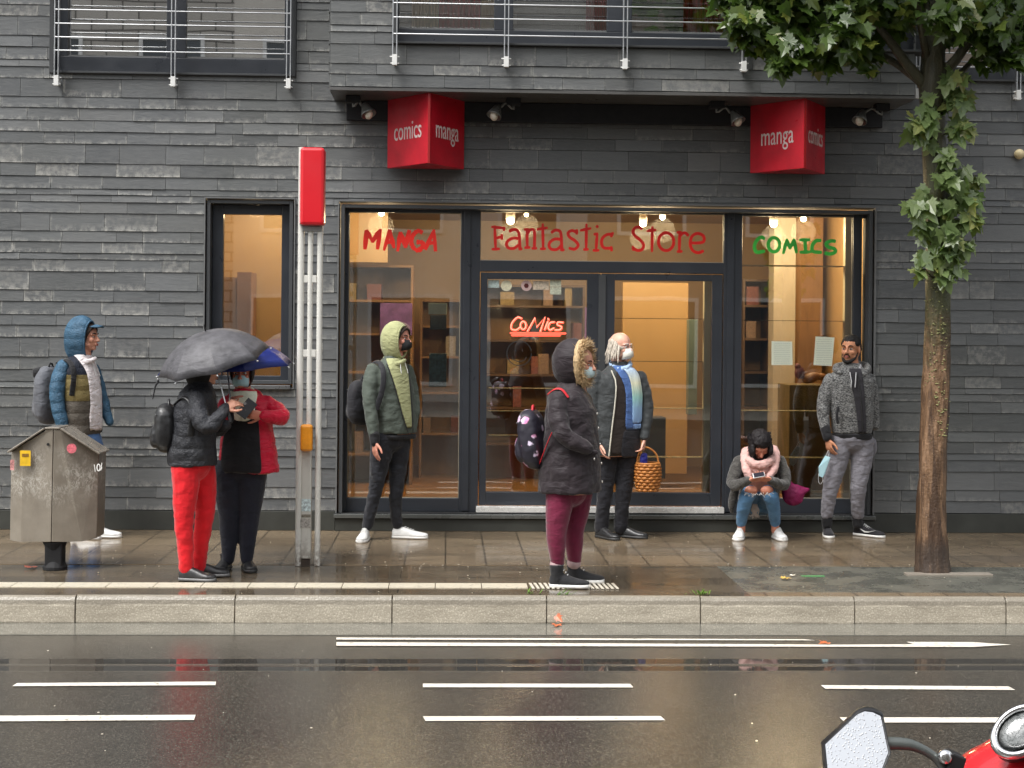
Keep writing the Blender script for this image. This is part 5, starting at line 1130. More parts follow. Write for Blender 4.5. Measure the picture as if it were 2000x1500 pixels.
# ================================================================== PEOPLE: builders
SKIN = skin('skin_light', hx(205, 150, 125)); SKIN2 = skin('skin_tan', hx(172, 118, 90)); SKIN3 = skin('skin_rosy', hx(214, 150, 128))
EYEW = plain('eye_white', (0.60, 0.58, 0.55), 0.3); EYED = plain('eye_dark', (0.010, 0.007, 0.005), 0.15); LIP = plain('lips', hx(150, 82, 74), 0.5)
def N3(x, y, z=0.0): return V((x, y, z)).normalized()
class Person:
    def __init__(s, px, py, label, f, group=None):
        s.base = G(px, py, 0); s.Y = s.base.y; s.f = N3(*f); s.sv = V((-s.f.y, s.f.x, 0)); s.body = MB()
        s.t = thing('person', tuple(s.base), label, 'person', group); s.R = {}
    def J(s, px, py, dy=0.0): return W(px, py, s.Y + dy)
    def head(s, c, fh, up=(0, 0, 1), k=1.0, skin_=SKIN, neck=None, eyes=True, lips=True, brow=None, browm=None, nose=1.0, age=0):
        s.skin = skin_; f = N3(*fh); u = perp(f, V(up)); r = V((f.cross(u))); s.hf, s.hu, s.hr, s.hc, s.hk = f, u, r, c, k
        P = lambda a, b_, c_: c + (r * a + f * b_ + u * c_) * k
        s.P = P; m = s.body
        E = lambda p, a, b_, c_: m.ell(P(*p), r * a * k, f * b_ * k, u * c_ * k, 18, 12)
        E((0, -.008, .038), .074, .093, .084); E((0, .022, -.030), .058, .066, .078); E((0, .062, -.086), .026, .020, .020); E((0, -.02, -.02), .064, .07, .07)
        for q in (-1, 1):
            E((.034 * q, .060, -.022), .024, .024, .024); E((q * .073, -.004, -.004), .008, .018, .031); m.tube([P(.012 * q, .086, .024), P(.044 * q, .070, .022)], .008 * k, 8)
            E((q * .045, .02, -.062), .018, .035, .022)
        m.tube([P(0, .083, .020), P(0, .095, -.004), P(0, .108 * nose, -.026)], [.007 * k, .009 * k, .0125 * k], 10); E((0, .088, -.058), .020, .010, .013)
        for q in (-1, 1): E((q * .011, .096, -.030), .008, .010, .008)
        nb = neck if neck is not None else c - V((0, 0, .19)) - f * .02
        m.tube([P(0, -.018, -.03), P(0, -.024, -.09), nb], [.054 * k, .054, .062], 16)
        if eyes:
            for q in (-1, 1):
                e = MB().ell(P(q * .031, .0795, .004), r * .0125 * k, f * .006 * k, u * .0048 * k).build('eye', EYEW, s.t, smooth=True)
                MB().ell(P(q * .031, .0850, .004), r * .0064 * k, f * .0025 * k, u * .0052 * k).build('iris', EYED, e, smooth=True)
                MB().tube([P(q * .015, .092, .026), P(q * .031, .091, .033), P(q * .048, .078, .027)], [.004 * k, .0045 * k, .003 * k], 6, smooth=1).build('eyebrow', browm or hairm('brow_dark', (0.02, 0.014, 0.01)), s.t, smooth=True)
        if lips:
            m2 = MB(); m2.ell(P(0, .0955, -.0565), r * .021 * k, f * .006 * k, u * .0042 * k); m2.ell(P(0, .0950, -.0645), r * .018 * k, f * .0065 * k, u * .0048 * k); m2.build('lips', LIP, s.t, remesh=.002, sm=2)
    def shell(s, c, rx, ry, rz, fh, op, mat, name, up=(0, 0, 1), th=.010, lo=math.pi, drop=0.0, nz=0.0, parent=None, sq=1.0, rim=0.0, disp=0, dsize=.05, nseg=32, nr=16):
        """ellipsoid shell open towards fh"""
        f = N3(*fh); u = perp(f, V(up)); r = f.cross(u); rows_ = []; rr_ = random.Random(4)
        for i in range(nr + 1):
            th_ = Q(R(op), lo, i / nr); ring = []
            for k in range(nseg):
                a = 2 * math.pi * k / nseg; ca, sa = math.cos(a), math.sin(a)
                dn = max(0, -sa) ** 1.5 * drop
                p = c + r * rx * math.sin(th_) * ca + u * (rz * math.sin(th_) * sa - dn) + f * ry * math.cos(th_) * (sq if th_ < math.pi / 2 else 1)
                if nz: p += (p - c).normalized() * nz * noise.noise(p * 26)
                ring.append(p)
            rows_.append(ring)
        m = MB(); m.rings(rows_, cap=False); o = m.build(name, mat, parent or s.t, smooth=True, solid=th, disp=disp, dsize=dsize)
        if rim:
            mm = MB(); mm.tube(rows_[0] + [rows_[0][0]], rim, 8, round_=False, cap=False); mm.build('rim', mat, o, smooth=True)
        s.rim_pts = rows_[0]; return o
    def hand(s, w, d, n, th=1, curl=25, L=1.0, spread=5, thumb_in=0.3, mb=None):
        """palm + four fingers of unequal length + thumb. d = direction, n = palm normal, th = side the thumb leaves"""
        m = mb or s.body; d = V(d).normalized(); n = perp(d, V(n)); a = d.cross(n); k = L
        m.ell(w + d * .048 * k, a * .038 * k, n * .015 * k, d * .054 * k, 14, 10); m.ell(w + d * .010 * k, a * .028 * k, n * .020 * k, d * .03 * k, 12, 8)
        for i, (ln, x) in enumerate(((.066, -1.5), (.074, -.5), (.070, .5), (.054, 1.5))):
            x = -x * th; b = w + (d * (.088 - .004 * abs(x)) + a * (.0195 * x)) * k; ang = R(curl * (0.8 + .12 * i)); dd = (d + a * math.tan(R(spread * x))).normalized(); pts = [b - dd * .02 * k, b]; p = b
            for j, fr in enumerate((.42, .33, .25)):
                dd = (dd * math.cos(ang) + n * math.sin(ang)).normalized(); nn = perp(dd, n); p = p + dd * ln * fr * k * 1.15; pts.append(p); 
            m.tube(pts, [.0095 * k, .009 * k, .0082 * k, .0076 * k, .0062 * k], 8, flat=.95)
        td = (d * .75 + a * th * .75 + n * thumb_in).normalized(); b = w + (d * .028 + a * th * .024) * k
        m.tube([b, b + td * .034 * k, b + (td * .060 + d * .006) * k, b + (td * .074 + d * .022) * k], [.013 * k, .0115 * k, .0098 * k, .0075 * k], 8)
    def arm_skin(s, pts, r=(.042, .036, .026)):
        s.body.tube(pts, [r[0], r[1], r[2]][:len(pts)], 12)
    def finish_body(s, voxel=.0045): return s.body.build('body', s.skin, s.t, remesh=voxel, sm=2)
    def ring(s, c, hw, hd, f=None, ex=2.4, seg=28, tilt=0.0):
        f = f or s.f; sv = V((-f.y, f.x, 0)); out = []
        for k in range(seg):
            a = 2 * math.pi * k / seg; ca, sa = math.cos(a), math.sin(a)
            x = math.copysign(abs(sa) ** (2 / ex), sa); y = math.copysign(abs(ca) ** (2 / ex), ca)
            out.append(c + sv * hw * x + f * hd * y + V((0, 0, tilt * y)))
        return out
    def torso(s, secs, f=None):
        """secs: (px, py, dy, half width, half depth)"""
        s.secs = [(s.J(a, b, c), w, d) for a, b, c, w, d in secs]; s.tf = f or s.f; s.body.rings([s.ring(c + V((0, 0, -.01)), w * .72, d * .72, f) for c, w, d in s.secs]); return [s.ring(c, w, d, f) for c, w, d in s.secs]
    def tpt(s, t, ang, off=0.0, ex=2.4):
        i = min(int(t), len(s.secs) - 2); k = t - i; c = s.secs[i][0].lerp(s.secs[i + 1][0], k); w = Q(s.secs[i][1], s.secs[i + 1][1], k) + off; d = Q(s.secs[i][2], s.secs[i + 1][2], k) + off
        sv = V((-s.tf.y, s.tf.x, 0)); ca, sa = math.cos(ang), math.sin(ang)
        return c + sv * w * math.copysign(abs(sa) ** (2 / ex), sa) + s.tf * d * math.copysign(abs(ca) ** (2 / ex), ca)
    def panel(s, name, mat, rows_, off=.010, th=.008, parent=None, disp=0, na=10):
        """strip following the chest: rows of (t, angle0, angle1) in degrees"""
        m = MB(); R_ = [[s.tpt(t, R(Q(a0, a1, k / na)), off) for k in range(na + 1)] for t, a0, a1 in rows_]
        m.rings(R_, cap=False, closed=False); return m.build(name, mat, parent or s.t, smooth=True, solid=th, sub=1, disp=disp, dsize=.06)
    def cord(s, name, mat, tas, r=.005, off=.014, parent=None):
        return MB().tube([s.tpt(t, R(a), off) for t, a in tas], r, 8, smooth=1).build(name, mat, parent or s.t, smooth=True)
    def garment(s, name, mat, rings_=None, tubes=(), ells=(), voxel=.009, sm=3, disp=.014, dsize=.09, parent=None):
        m = MB()
        if rings_: m.rings(rings_)
        if name in ('jacket', 'sleeve', 'coat', 'parka', 'cardigan'):
            for pts, rad in tubes: s.body.tube(pts, [q * .6 for q in rad], 12, smooth=1)
        for pts, rad in tubes: m.tube(pts, list(rad), 16, smooth=1)
        for e in ells: m.ell(*e)
        return m.build(name, mat, parent or s.t, remesh=voxel, sm=sm, disp=disp, dsize=dsize)
    def legs(s, L, Rr, mat, r=(.092, .080, .060, .054, .046), rr2=None, pelvis=None, name='trousers', disp=.012, dsize=.08, sm=3, skin_too=True):
        """L, Rr: lists of points hip..ankle"""
        def rad(pts, r): return [Q(r[int(min(i * (len(r) - 1) / (len(pts) - 1), len(r) - 2))], r[int(min(i * (len(r) - 1) / (len(pts) - 1), len(r) - 2)) + 1], i * (len(r) - 1) / (len(pts) - 1) - int(min(i * (len(r) - 1) / (len(pts) - 1), len(r) - 2))) for i in range(len(pts))]
        tb = [(L, rad(L, r)), (Rr, rad(Rr, rr2 or r))]
        c = (L[0] + Rr[0]) / 2; e = [pelvis] if pelvis else [(c + V((0, 0, .03)), s.sv * .165, s.f * .125, V((0, 0, .13)))]
        if skin_too:
            for pts, rd in tb: s.body.tube(pts, [x * .72 for x in rd], 12)
            s.body.ell(c + V((0, 0, .05)), s.sv * .12, s.f * .085, V((0, 0, .14)))
        return s.garment(name, mat, None, tb, e, disp=disp, dsize=dsize, sm=sm)
    def shoe(s, heel, d, L, up, sole, name='shoe', hgt=1.0, w=1.0, sole_h=.024, shaft=0, laces=None, z=0.0, swoosh=None):
        d = N3(d[0], d[1]); a = V((-d.y, d.x, 0)); h0 = V((heel.x, heel.y, z))
        prof = [(0.0, .018, .055), (.04, .030, .078), (.18, .035, .088), (.34, .037, .086), (.50, .040, .070), (.66, .045, .054), (.80, .046, .046), (.92, .036, .040), (.985, .018, .033), (1.0, .006, .028)]
        rings_ = []; sr = []; n = 18
        for t, hw, hh in prof:
            c = h0 + d * (t * L); hw *= w; hh = sole_h + (hh - .015) * hgt; rg = []; rs_ = []
            for k in range(n):
                an = 2 * math.pi * k / n; x, y = math.cos(an), math.sin(an); y2 = y if y > 0 else y * .15
                rg.append(c + a * hw * math.copysign(abs(x) ** .8, x) + V((0, 0, sole_h + max(y2, -.02) * (hh - sole_h))))
                rs_.append(c + a * (hw + .004) * math.copysign(abs(x) ** .6, x) + V((0, 0, sole_h * .5 + sole_h * .52 * math.copysign(abs(y) ** .5, y))))
            rings_.append(rg); sr.append(rs_)
        m = MB(); m.rings(rings_)
        if shaft: m.tube([h0 + d * .055 + V((0, 0, .05)), h0 + d * .050 + V((0, 0, .09)), h0 + d * .048 + V((0, 0, shaft))], [.040, .043, .049], 14, round_=False)
        o = m.build(name, up, s.t, remesh=.005, sm=3)
        MB().rings(sr).build('sole', sole, o, auto=60)
        if laces:
            m = MB()
            for i in range(5 if shaft else 4):
                t = .36 + .07 * i; hh = sole_h + (Q(.086, .052, (t - .34) / .32) - .015) * hgt + .002
                if shaft: t = .30 + .05 * i; hh = Q(shaft * .86, .072, i / 4)
                c = h0 + d * (t * L) + V((0, 0, hh)); m.tube([c - a * .018, c + V((0, 0, .004)), c + a * .018 + d * .006], .0032, 6)
            m.build('laces', laces, o, smooth=True)
        if swoosh:
            m = MB(); c = h0 + V((0, 0, sole_h + .022)); side = -1 if (a.y > 0) else 1
            P_ = lambda t, z_: c + d * (t * L) + a * side * (.0445 if t > .5 else .041) + V((0, 0, z_))
            m.prism([P_(.28, .020), P_(.42, -.008), P_(.56, -.004), P_(.80, .018), P_(.58, .004), P_(.44, .003)], a * side * .004); m.build('side_mark', swoosh, o)
        return o
    def hairmass(s, mat, ells, disp=.01, dsize=.02, name='hair'):
        m = MB()
        for x, y, z, a, b_, c_ in ells: m.ell(s.P(x, y, z), s.hr * a * s.hk, s.hf * b_ * s.hk, s.hu * c_ * s.hk, 20, 14)
        return m.build(name, mat, s.t, remesh=.005, sm=4, disp=disp, dsize=dsize)
    def mask(s, mat, kind='surgical', name='face_mask', pull=0.0):
        P = s.P; f, u, r, k = s.hf, s.hu, s.hr, s.hk; m = MB(); rows_ = []
        top, bot = -.008 - pull, -.098
        for i in range(9):
            v = i / 8; z = Q(top, bot, v); row = []
            bul = math.sin(math.pi * min(1, v * .9 + .08)) ; dep = {'surgical': .104, 'cone': .122, 'cloth': .106}[kind] * (0.80 + .20 * bul) - max(0, v - .75) * .10
            hw = {'surgical': .060, 'cone': .052, 'cloth': .066}[kind] * (0.86 + .14 * math.sin(math.pi * v))
            for j in range(13):
                a = Q(-75, 75, j / 12); row.append(P(hw * math.sin(R(a)) / math.sin(R(75)), Q(.030, dep, max(0, math.cos(R(a))) ** .8), z + (.004 * math.cos(R(a * 1.2)) if kind != 'surgical' else 0)))
            rows_.append(row)
        m.rings(rows_, cap=False, closed=False); o = m.build(name, mat, s.t, smooth=True, solid=.003, sub=1)
        mm = MB()
        for q in (-1, 1): mm.tube([P(q * .058, .034, top - .012), P(q * .076, -.004, .012), P(q * .079, -.018, -.01), P(q * .070, -.002, -.03), P(q * .055, .034, bot + .03)], .0016, 6, smooth=1)
        mm.build('ear_loops', WHITEM, o, smooth=True); return o
def sphere_box(mb, c, ax, ay, az, n=2.8, seg=24, rg=14):
    rs_ = []
    pw = lambda v, e: math.copysign(abs(v) ** e, v)
    for i in range(rg + 1):
        a = math.pi * (i + .05) / (rg + .1) - math.pi / 2
        rs_.append([c + ax * pw(math.cos(a), 2 / n) * pw(math.cos(b), 2 / n) + ay * pw(math.cos(a), 2 / n) * pw(math.sin(b), 2 / n) + az * pw(math.sin(a), 2 / n) for b in [2 * math.pi * k / seg for k in range(seg)]])
    return mb.rings(rs_)
def backpack(c, f, hw, hd, hh, mat, label, pocket=True, lean=0.0, straps=None, strapm=None, name='backpack', sw=.022):
    """worn pack; f = direction its back panel faces (towards the wearer)"""
    f = N3(f[0], f[1]); a = V((-f.y, f.x, 0)); up = (V((0, 0, 1)) + f * lean).normalized()
    t = thing(name, tuple(c - V((0, 0, hh))), label, 'backpack')
    m = MB(); sphere_box(m, c, a * hw, f * hd, up * hh); 
    if pocket: sphere_box(m, c - f * hd * .8 - up * hh * .35, a * hw * .78, f * hd * .55, up * hh * .45)
    o = m.build('bag', mat, t, remesh=.008, sm=3, disp=.012, dsize=.07)
    m = MB(); m.tube([c + up * hh * .93 + f * hd * .3 - a * .03, c + up * (hh + .035) + f * hd * .3, c + up * hh * .93 + f * hd * .3 + a * .03], .008, 8, smooth=1); m.build('grab_handle', strapm or mat, t, smooth=True)
    m = MB(); zc = c - f * hd * .98 - up * 0.02; m.tube([c + up * hh * .55 - f * hd * .75 - a * hw * .8, c + up * hh * .72 - f * hd * .8, c + up * hh * .55 - f * hd * .75 + a * hw * .8], .004, 6, smooth=1); m.build('zip', plain('zip_grey', (0.12, 0.12, 0.12), 0.4), t, smooth=True)
    if straps:
        for pts in straps: MB().tube(pts, sw, 10, ref=V((0, 0, 1)) if False else None, flat=.3, smooth=2).build('strap', strapm or mat, t, smooth=True)
    return t
# ================================================================== PEOPLE IN THE PHOTOGRAPH
LBLUE = plain('surgical_blue', (0.42, 0.66, 0.72), 0.6, 0, 0.05, 9); MWHITE = plain('mask_white', (0.78, 0.77, 0.70), 0.6, 0, 0.05, 9, 0.3, 60)
BLACKC = cloth('black_cloth', (0.012, 0.012, 0.014), 0.75, 0.3, 1.0, 10); BLACKC2 = cloth('black_denim', (0.016, 0.017, 0.022), 0.8, 0.3, 1.0, 9)
WSOLE = plain('white_rubber', (0.74, 0.73, 0.70), 0.4, 0, 0.1, 20); BSOLE = plain('dark_rubber', (0.03, 0.03, 0.03), 0.5); WLEATH = plain('white_leather', (0.78, 0.78, 0.76), 0.35, 0, 0.08, 20, .2, 40)
BLEATH = plain('black_leather', (0.02, 0.02, 0.021), 0.35, 0, 0.3, 20, .3, 50)

# ---- the man in the blue hood behind the bin
p = Person(170, 1051, 'man in a blue quilted hooded jacket standing behind the litter bin', (.85, -.5))
J = p.J; BLUEQ = quilt('blue_quilt', hx(52, 90, 116), .55)
p.head(J(169, 659), (1, -.28, .02), k=1.0, skin_=SKIN)
p.shell(J(158, 655), .108, .130, .158, (1, -.28, -.10), 52, BLUEQ, 'hood', drop=.06, rim=.010, th=.014, sq=.95)
MB().rings([[p.P(x, y, z) for x, y, z in r_] for r_ in ([(-.07, .07, .085), (0, .085, .10), (.07, .07, .085)], [(-.05, .13, .078), (0, .145, .088), (.05, .13, .078)])], cap=False, closed=False).build('hood_peak', BLUEQ, p.t, solid=.010, smooth=True)
p.shell(p.hc + V((0, 0, .02)), .079, .098, .100, (1, -.28, -.5), 62, hairm('dark_brown_hair', (0.03, 0.018, 0.012)), 'hair', th=.010)
rg = p.torso([(160, 848, 0, .160, .120), (159, 800, 0, .165, .130), (157, 752, 0, .170, .130), (155, 722, 0, .160, .110), (155, 703, 0, .10, .085), (157, 694, 0, .075, .075)])
BANDS = NT('banded_quilt'); co = BANDS.coord('World'); s_ = BANDS.n('ShaderNodeSeparateXYZ'); BANDS.l(co, s_.inputs[0]); zA, zB = J(160, 732).z, J(160, 782).z
k_ = BANDS.n('ShaderNodeMapRange'); k_.inputs[1].default_value = 0.6; k_.inputs[2].default_value = 1.7; BANDS.l(s_.outputs['Z'], k_.inputs[0])
rp = BANDS.n('ShaderNodeValToRGB'); rp.color_ramp.interpolation = 'CONSTANT'; e_ = rp.color_ramp.elements
cc_ = [((0.0), hx(86, 80, 72)), ((zB - .6) / 1.1, hx(122, 108, 68)), ((zA - .6) / 1.1, hx(28, 32, 44))]
e_[0].position, e_[0].color = cc_[0][0], (*cc_[0][1], 1); e_[1].position, e_[1].color = cc_[1][0], (*cc_[1][1], 1); x_ = e_.new(cc_[2][0]); x_.color = (*cc_[2][1], 1)
BANDS.l(k_.outputs[0], rp.inputs[0]); w_ = BANDS.n('ShaderNodeTexWave', bands_direction='Z'); w_.inputs['Scale'].default_value = 3.4; w_.inputs['Distortion'].default_value = 1.0; BANDS.l(co, w_.inputs['Vector'])
BANDS.set(color=rp.outputs[0], rough=.7, spec=.3); b1_ = BANDS.bump(BANDS.math('POWER', w_.outputs['Fac'], .5), .5, .014); BANDS.bump(BANDS.noise(co, 34, 4, .65, 1.4), .8, .012, b1_)
jk = p.garment('jacket', BANDS.m, rg, disp=.012)
p.garment('sleeve', BLUEQ, None, [([J(124, 716, -.10), J(113, 745, -.13), J(111, 790, -.15), J(124, 838, -.15)], [.060, .066, .060, .050])], parent=jk)
p.garment('sleeve', BLUEQ, None, [([J(182, 722, .10), J(196, 765, .14), J(206, 800, .13), J(214, 824, .10)], [.056, .052, .045, .034])], parent=jk)
HO = cloth('pale_hoodie', hx(226, 218, 218), .85, .1, 1.2, 12, .2, .03); p.panel('hoodie', HO, [(.10, -14, 46), (1.2, -10, 48), (2.4, -8, 46), (3.3, -16, 52), (4.4, -60, 80), (5.2, -100, 100)], .010, .006, disp=.02)
for a in (8, 26): p.cord('drawstring', WHITEM, [(4.2, a), (3.3, a), (2.6, a + 2)], .003, .022)
p.panel('jacket_flap', cloth('navy_nylon', (0.02, 0.028, 0.045), .45), [(.0, 50, 84), (1.2, 50, 84), (2.4, 50, 84), (3.4, 60, 86)], .012, .010, disp=.02)
p.garment('hood_collar', HO, None, [([J(150, 700, .02), J(160, 704, -.06), J(174, 706, -.08), J(186, 700, -.02)], [.018, .022, .020, .016])], disp=.01, voxel=.006)
p.legs([J(150, 872, -.02), J(147, 955, -.06), J(150, 1034, 0)], [J(180, 872, .02), J(181, 955, .0), J(186, 1034, .02)], cloth('washed_denim', hx(62, 92, 132), .8, .3), r=(.095, .075, .055, .05))
p.shoe(J(140, 1040, .02), (.9, -.4), .28, WLEATH, WSOLE); p.shoe(J(172, 1040, .05), (1, -.1), .28, WLEATH, WSOLE)
p.hand(J(124, 846, -.16), (.3, -.1, -1), (1, 0, 0), 1, 25); p.finish_body()
GB = cloth('grey_pack', hx(96, 98, 104), .7)
backpack(J(95, 772, .06), (.85, -.5), .14, .075, .24, GB, 'grey and black backpack on the back of the man in the blue hood', straps=[[J(112, 708, -.05), J(134, 700, -.14), J(146, 728, -.19), J(140, 772, -.18)]], strapm=BLACKC)
m = MB(); sphere_box(m, J(76, 728, .06), V((.045, 0, .01)), V((0, .08, 0)), V((-.01, 0, .045))); tag(m.build('rolled_bag', BLACKC, remesh=.007, sm=2, disp=.01, dsize=.04), 'small black roll strapped to the top of the grey backpack', 'roll')

# ---- red trousers under the grey umbrella
p = Person(378, 1130, 'person in red trousers and a black puffer jacket holding the dark grey umbrella', (.92, .1))
J = p.J; PUF = quilt('black_puffer', (0.016, 0.017, 0.022), .55, .09)
p.head(J(398, 722), (1, .25), k=.97, skin_=SKIN); p.shell(p.hc + V((0, 0, .015)), .084, .104, .106, (1, .25, -.3), 60, hairm('black_hair', (0.012, 0.010, 0.010)), 'hair', th=.012, drop=.05)
rg = p.torso([(376, 908, 0, .185, .165), (375, 880, 0, .19, .165), (378, 840, 0, .18, .150), (382, 795, 0, .185, .145), (386, 768, 0, .17, .12), (390, 750, 0, .08, .08), (392, 742, 0, .07, .07)])
jk = p.garment('jacket', PUF, rg, [([J(384, 778, -.13), J(388, 820, -.22), J(410, 838, -.25), J(430, 812, -.22), J(441, 798, -.18)], [.068, .066, .058, .046, .038]), ([J(396, 778, .14), J(400, 820, .22), J(425, 845, .15), J(440, 830, .05)], [.066, .06, .05, .04])], disp=.02, dsize=.07)
p.legs([J(362, 912, -.08), J(364, 955, -.09), J(358, 1015, -.10), J(363, 1070, -.09), J(364, 1110, -.08)], [J(392, 912, .08), J(398, 955, .08), J(402, 1000, .06), J(392, 1060, .06), J(387, 1108, .07)], cloth('red_cotton', hx(212, 20, 32), .8, .08, .6, 7, .2, .02, sheen=.2), r=(.100, .090, .066, .056, .052), disp=.014, dsize=.06)
p.shoe(J(350, 1120, -.08), (1, -.18), .26, BLEATH, plain('grey_rubber', (0.16, 0.16, 0.16), .5)); p.shoe(J(374, 1115, .08), (1, .1), .26, BLEATH, plain('grey_rubber', (0.16, 0.16, 0.16), .5))
p.hand(J(438, 802, -.18), (.75, 0, .65), (0, .6, -.5), -1, 55, .95); p.finish_body()
backpack(J(323, 836, -.02), (.92, .1), .14, .075, .17, BLEATH, 'black leather backpack on the person in red trousers', straps=[[J(340, 790, -.08), J(360, 770, -.16), J(378, 790, -.20), J(372, 850, -.20)]], strapm=BLEATH)
# umbrellas
def umbrella(c, axis, Rr, H, mat, label, hand, handlem, roll=0.0, inner=None, tipm=None):
    """c = centre of the canopy top, axis points up along the shaft"""
    ax = V(axis).normalized(); u = perp(ax, V((1, 0, 0))); w = ax.cross(u); t = thing('umbrella', tuple(c), label, 'umbrella'); n = 8
    m = MB(); rows_ = []; nr, sub = 8, 6
    for i in range(nr + 1):
        q = max(.02, i / nr); ring = []
        for k in range(n * sub):
            a = 2 * math.pi * k / (n * sub) + roll; fr = (k % sub) / sub; sc = 1 - (.085 * q ** 1.5) * (4 * fr * (1 - fr))
            sag = .012 * 4 * fr * (1 - fr) * q; ph = q * R(62)
            rad = Rr * math.sin(ph) / math.sin(R(62)) * sc; hgt = -H * (1 - math.cos(ph)) / (1 - math.cos(R(62))) - sag * .6 + (1 - sc) * H * .8
            ring.append(c + (u * math.cos(a) + w * math.sin(a)) * rad + ax * hgt)
        rows_.append(ring)
    m.rings(rows_, cap=False); can = m.build('canopy', mat, t, solid=.002, auto=9)
    for k in range(n):
        a = 2 * math.pi * k / n + roll; P_ = [c + (u * math.cos(a) + w * math.sin(a)) * (Rr * math.sin(q * R(62)) / math.sin(R(62))) - ax * (H * (1 - math.cos(q * R(62))) / (1 - math.cos(R(62))) + .006) for q in (0, .25, .5, .75, 1.0)]
        rb = MB().tube(P_, .0022, 6).build('rib', STEEL, t, smooth=True)
        MB().ell(P_[-1] + (P_[-1] - c).normalized() * .008, (.006, 0, 0), (0, .006, 0), (0, 0, .006)).build('tip', tipm or STEEL, rb, smooth=True)
    MB().tube([c + ax * .05, c + ax * .01], [.003, .006], 8).build('ferrule', handlem, t, smooth=True)
    sh_ = hand if hand is not None else c - ax * .7
    MB().tube([c - ax * .01, sh_], .005, 8).build('shaft', STEEL, t, smooth=True)
    d = (sh_ - c).normalized(); MB().tube([sh_ - d * .03, sh_ + d * .09], .013, 10).build('handle', handlem, t, smooth=True); return t
UG = cloth('wet_umbrella_grey', (0.075, 0.073, 0.080), .58, .35, .45, 9, .1, wet=.2, sheen=0); UB = cloth('umbrella_blue', (0.012, 0.022, 0.14), .45, .2, .5, 6, .1, sheen=0)
cU = W(402, 648, -2.55); umbrella(cU, (-.25, -.24, 1), .39, .222, UG, 'dark grey umbrella held over the couple beside the stop pillar, nearest the camera', J(444, 800, -.19), BLACK, roll=.2)
m = MB(); a_ = W(309, 744, -2.78); m.tube([a_, a_ + V((-.02, 0, -.04)), a_ + V((-.035, 0, -.12))], [.008, .006, .004], 6); tag(m.build('umbrella_band', BLACKC, smooth=True), 'black closing band dangling from the left tip of the grey umbrella', 'umbrella band')

# ---- woman in the red coat
p = Person(466, 1114, 'woman in an open red coat and black dress under the umbrellas', (-.1, -1))
J = p.J; RCO = cloth('red_coat', hx(196, 10, 48), .45, .12, 1.0, 8, .1, .03)
p.head(J(473, 728, -.02), (-.05, -1, -.1), k=.97, skin_=skin('skin_flushed', hx(200, 128, 104)), lips=False); p.mask(LBLUE)
p.shell(p.hc + V((0, 0, .015)), .082, .102, .104, (-.05, -1, -.35), 62, hairm('black_hair', (0.012, 0.010, 0.010)), 'hair', th=.012, drop=.03)
rg = p.torso([(486, 922, 0, .215, .135), (485, 885, 0, .205, .135), (483, 845, 0, .185, .130), (481, 805, 0, .175, .125), (480, 782, 0, .165, .105), (478, 766, 0, .085, .075), (477, 758, 0, .062, .062)])
cg = p.garment('coat', RCO, rg, [([J(518, 788, 0), J(540, 800, -.03), J(555, 815, -.08), J(535, 815, -.18), J(516, 812, -.22)], [.060, .062, .060, .050, .042]), ([J(443, 788, 0), J(430, 815, -.03), J(430, 835, -.08), J(440, 815, -.15), J(448, 800, -.17)], [.058, .055, .05, .044, .038])], disp=.02, dsize=.07)
hd = p.garment('coat_hood', RCO, None, [([J(447, 780, .0), J(462, 770, .07), J(480, 766, .09), J(500, 770, .07), J(510, 780, 0)], [.03, .038, .040, .038, .03])], disp=.01)
BLD = cloth('black_dress', (0.010, 0.010, 0.012), .85, .2, .9, 8)
p.panel('dress', BLD, [(-.02, -52, 30), (1.0, -48, 30), (2.0, -44, 32), (2.75, -38, 34), (3.4, -36, 32)], .010, .010, disp=.01)
PALE = cloth('pale_green_hoodie', hx(228, 228, 206), .85, .12, 1.0, 14)
p.panel('hoodie', PALE, [(2.62, -8, 10), (2.8, -24, 22), (3.3, -26, 25), (4.0, -28, 30), (4.7, -45, 50), (5.4, -80, 85)], .018, .008, disp=.022)
p.garment('hoodie_collar', PALE, None, [([J(462, 764, .0), J(466, 770, -.07), J(474, 786, -.11), J(485, 770, -.07), J(492, 762, .0)], [.018, .022, .016, .022, .018])], disp=.006, voxel=.006)
p.legs([J(447, 920), J(447, 965), J(448, 1010), J(447, 1050), J(446, 1092)], [J(491, 920), J(489, 965), J(487, 1010), J(484, 1050), J(482, 1092)], cloth('black_leggings', (0.008, 0.009, 0.018), .7, .2, .7, 10), r=(.112, .098, .072, .062, .044), disp=.008)
p.shoe(J(446, 1100, .10), (-.15, -1), .24, BLEATH, BSOLE, shaft=.11); p.shoe(J(479, 1100, .10), (.35, -1), .24, BLEATH, BSOLE, shaft=.11)
SKF = p.skin; p.hand(J(514, 812, -.23), (-1, -.15, .12), (-.1, .9, .2), 1, 38, .92); p.hand(J(450, 799, -.18), (.2, -.1, 1), (.6, .3, 0), -1, 60, .9); p.finish_body()
t = thing('mobile_phone', tuple(J(482, 798, -.27)), 'dark mobile phone in the hand of the woman in the red coat', 'phone')
c = J(482, 798, -.262); MB().obox(c, V((.032, 0, -.024)), V((0, .004, 0)), V((.045, .02, .058)).normalized() * .068).build('body', plain('phone_grey', (0.03, 0.03, 0.035), .25), t, bevel=.004)
MB().lathe(c + V((-.012, -.004, .035)), [(.010, 0), (.010, .003)], 12, (0, -1, 0)).build('camera_bump', plain('lens_pale', (0.4, 0.4, 0.4), .3), t)
cB = W(438, 664, -1.95); umbrella(cB, (-.08, -.05, 1), .50, .21, UB, 'dark blue umbrella mostly hidden behind the grey one', J(452, 800, -.18), BLACK, roll=.4)

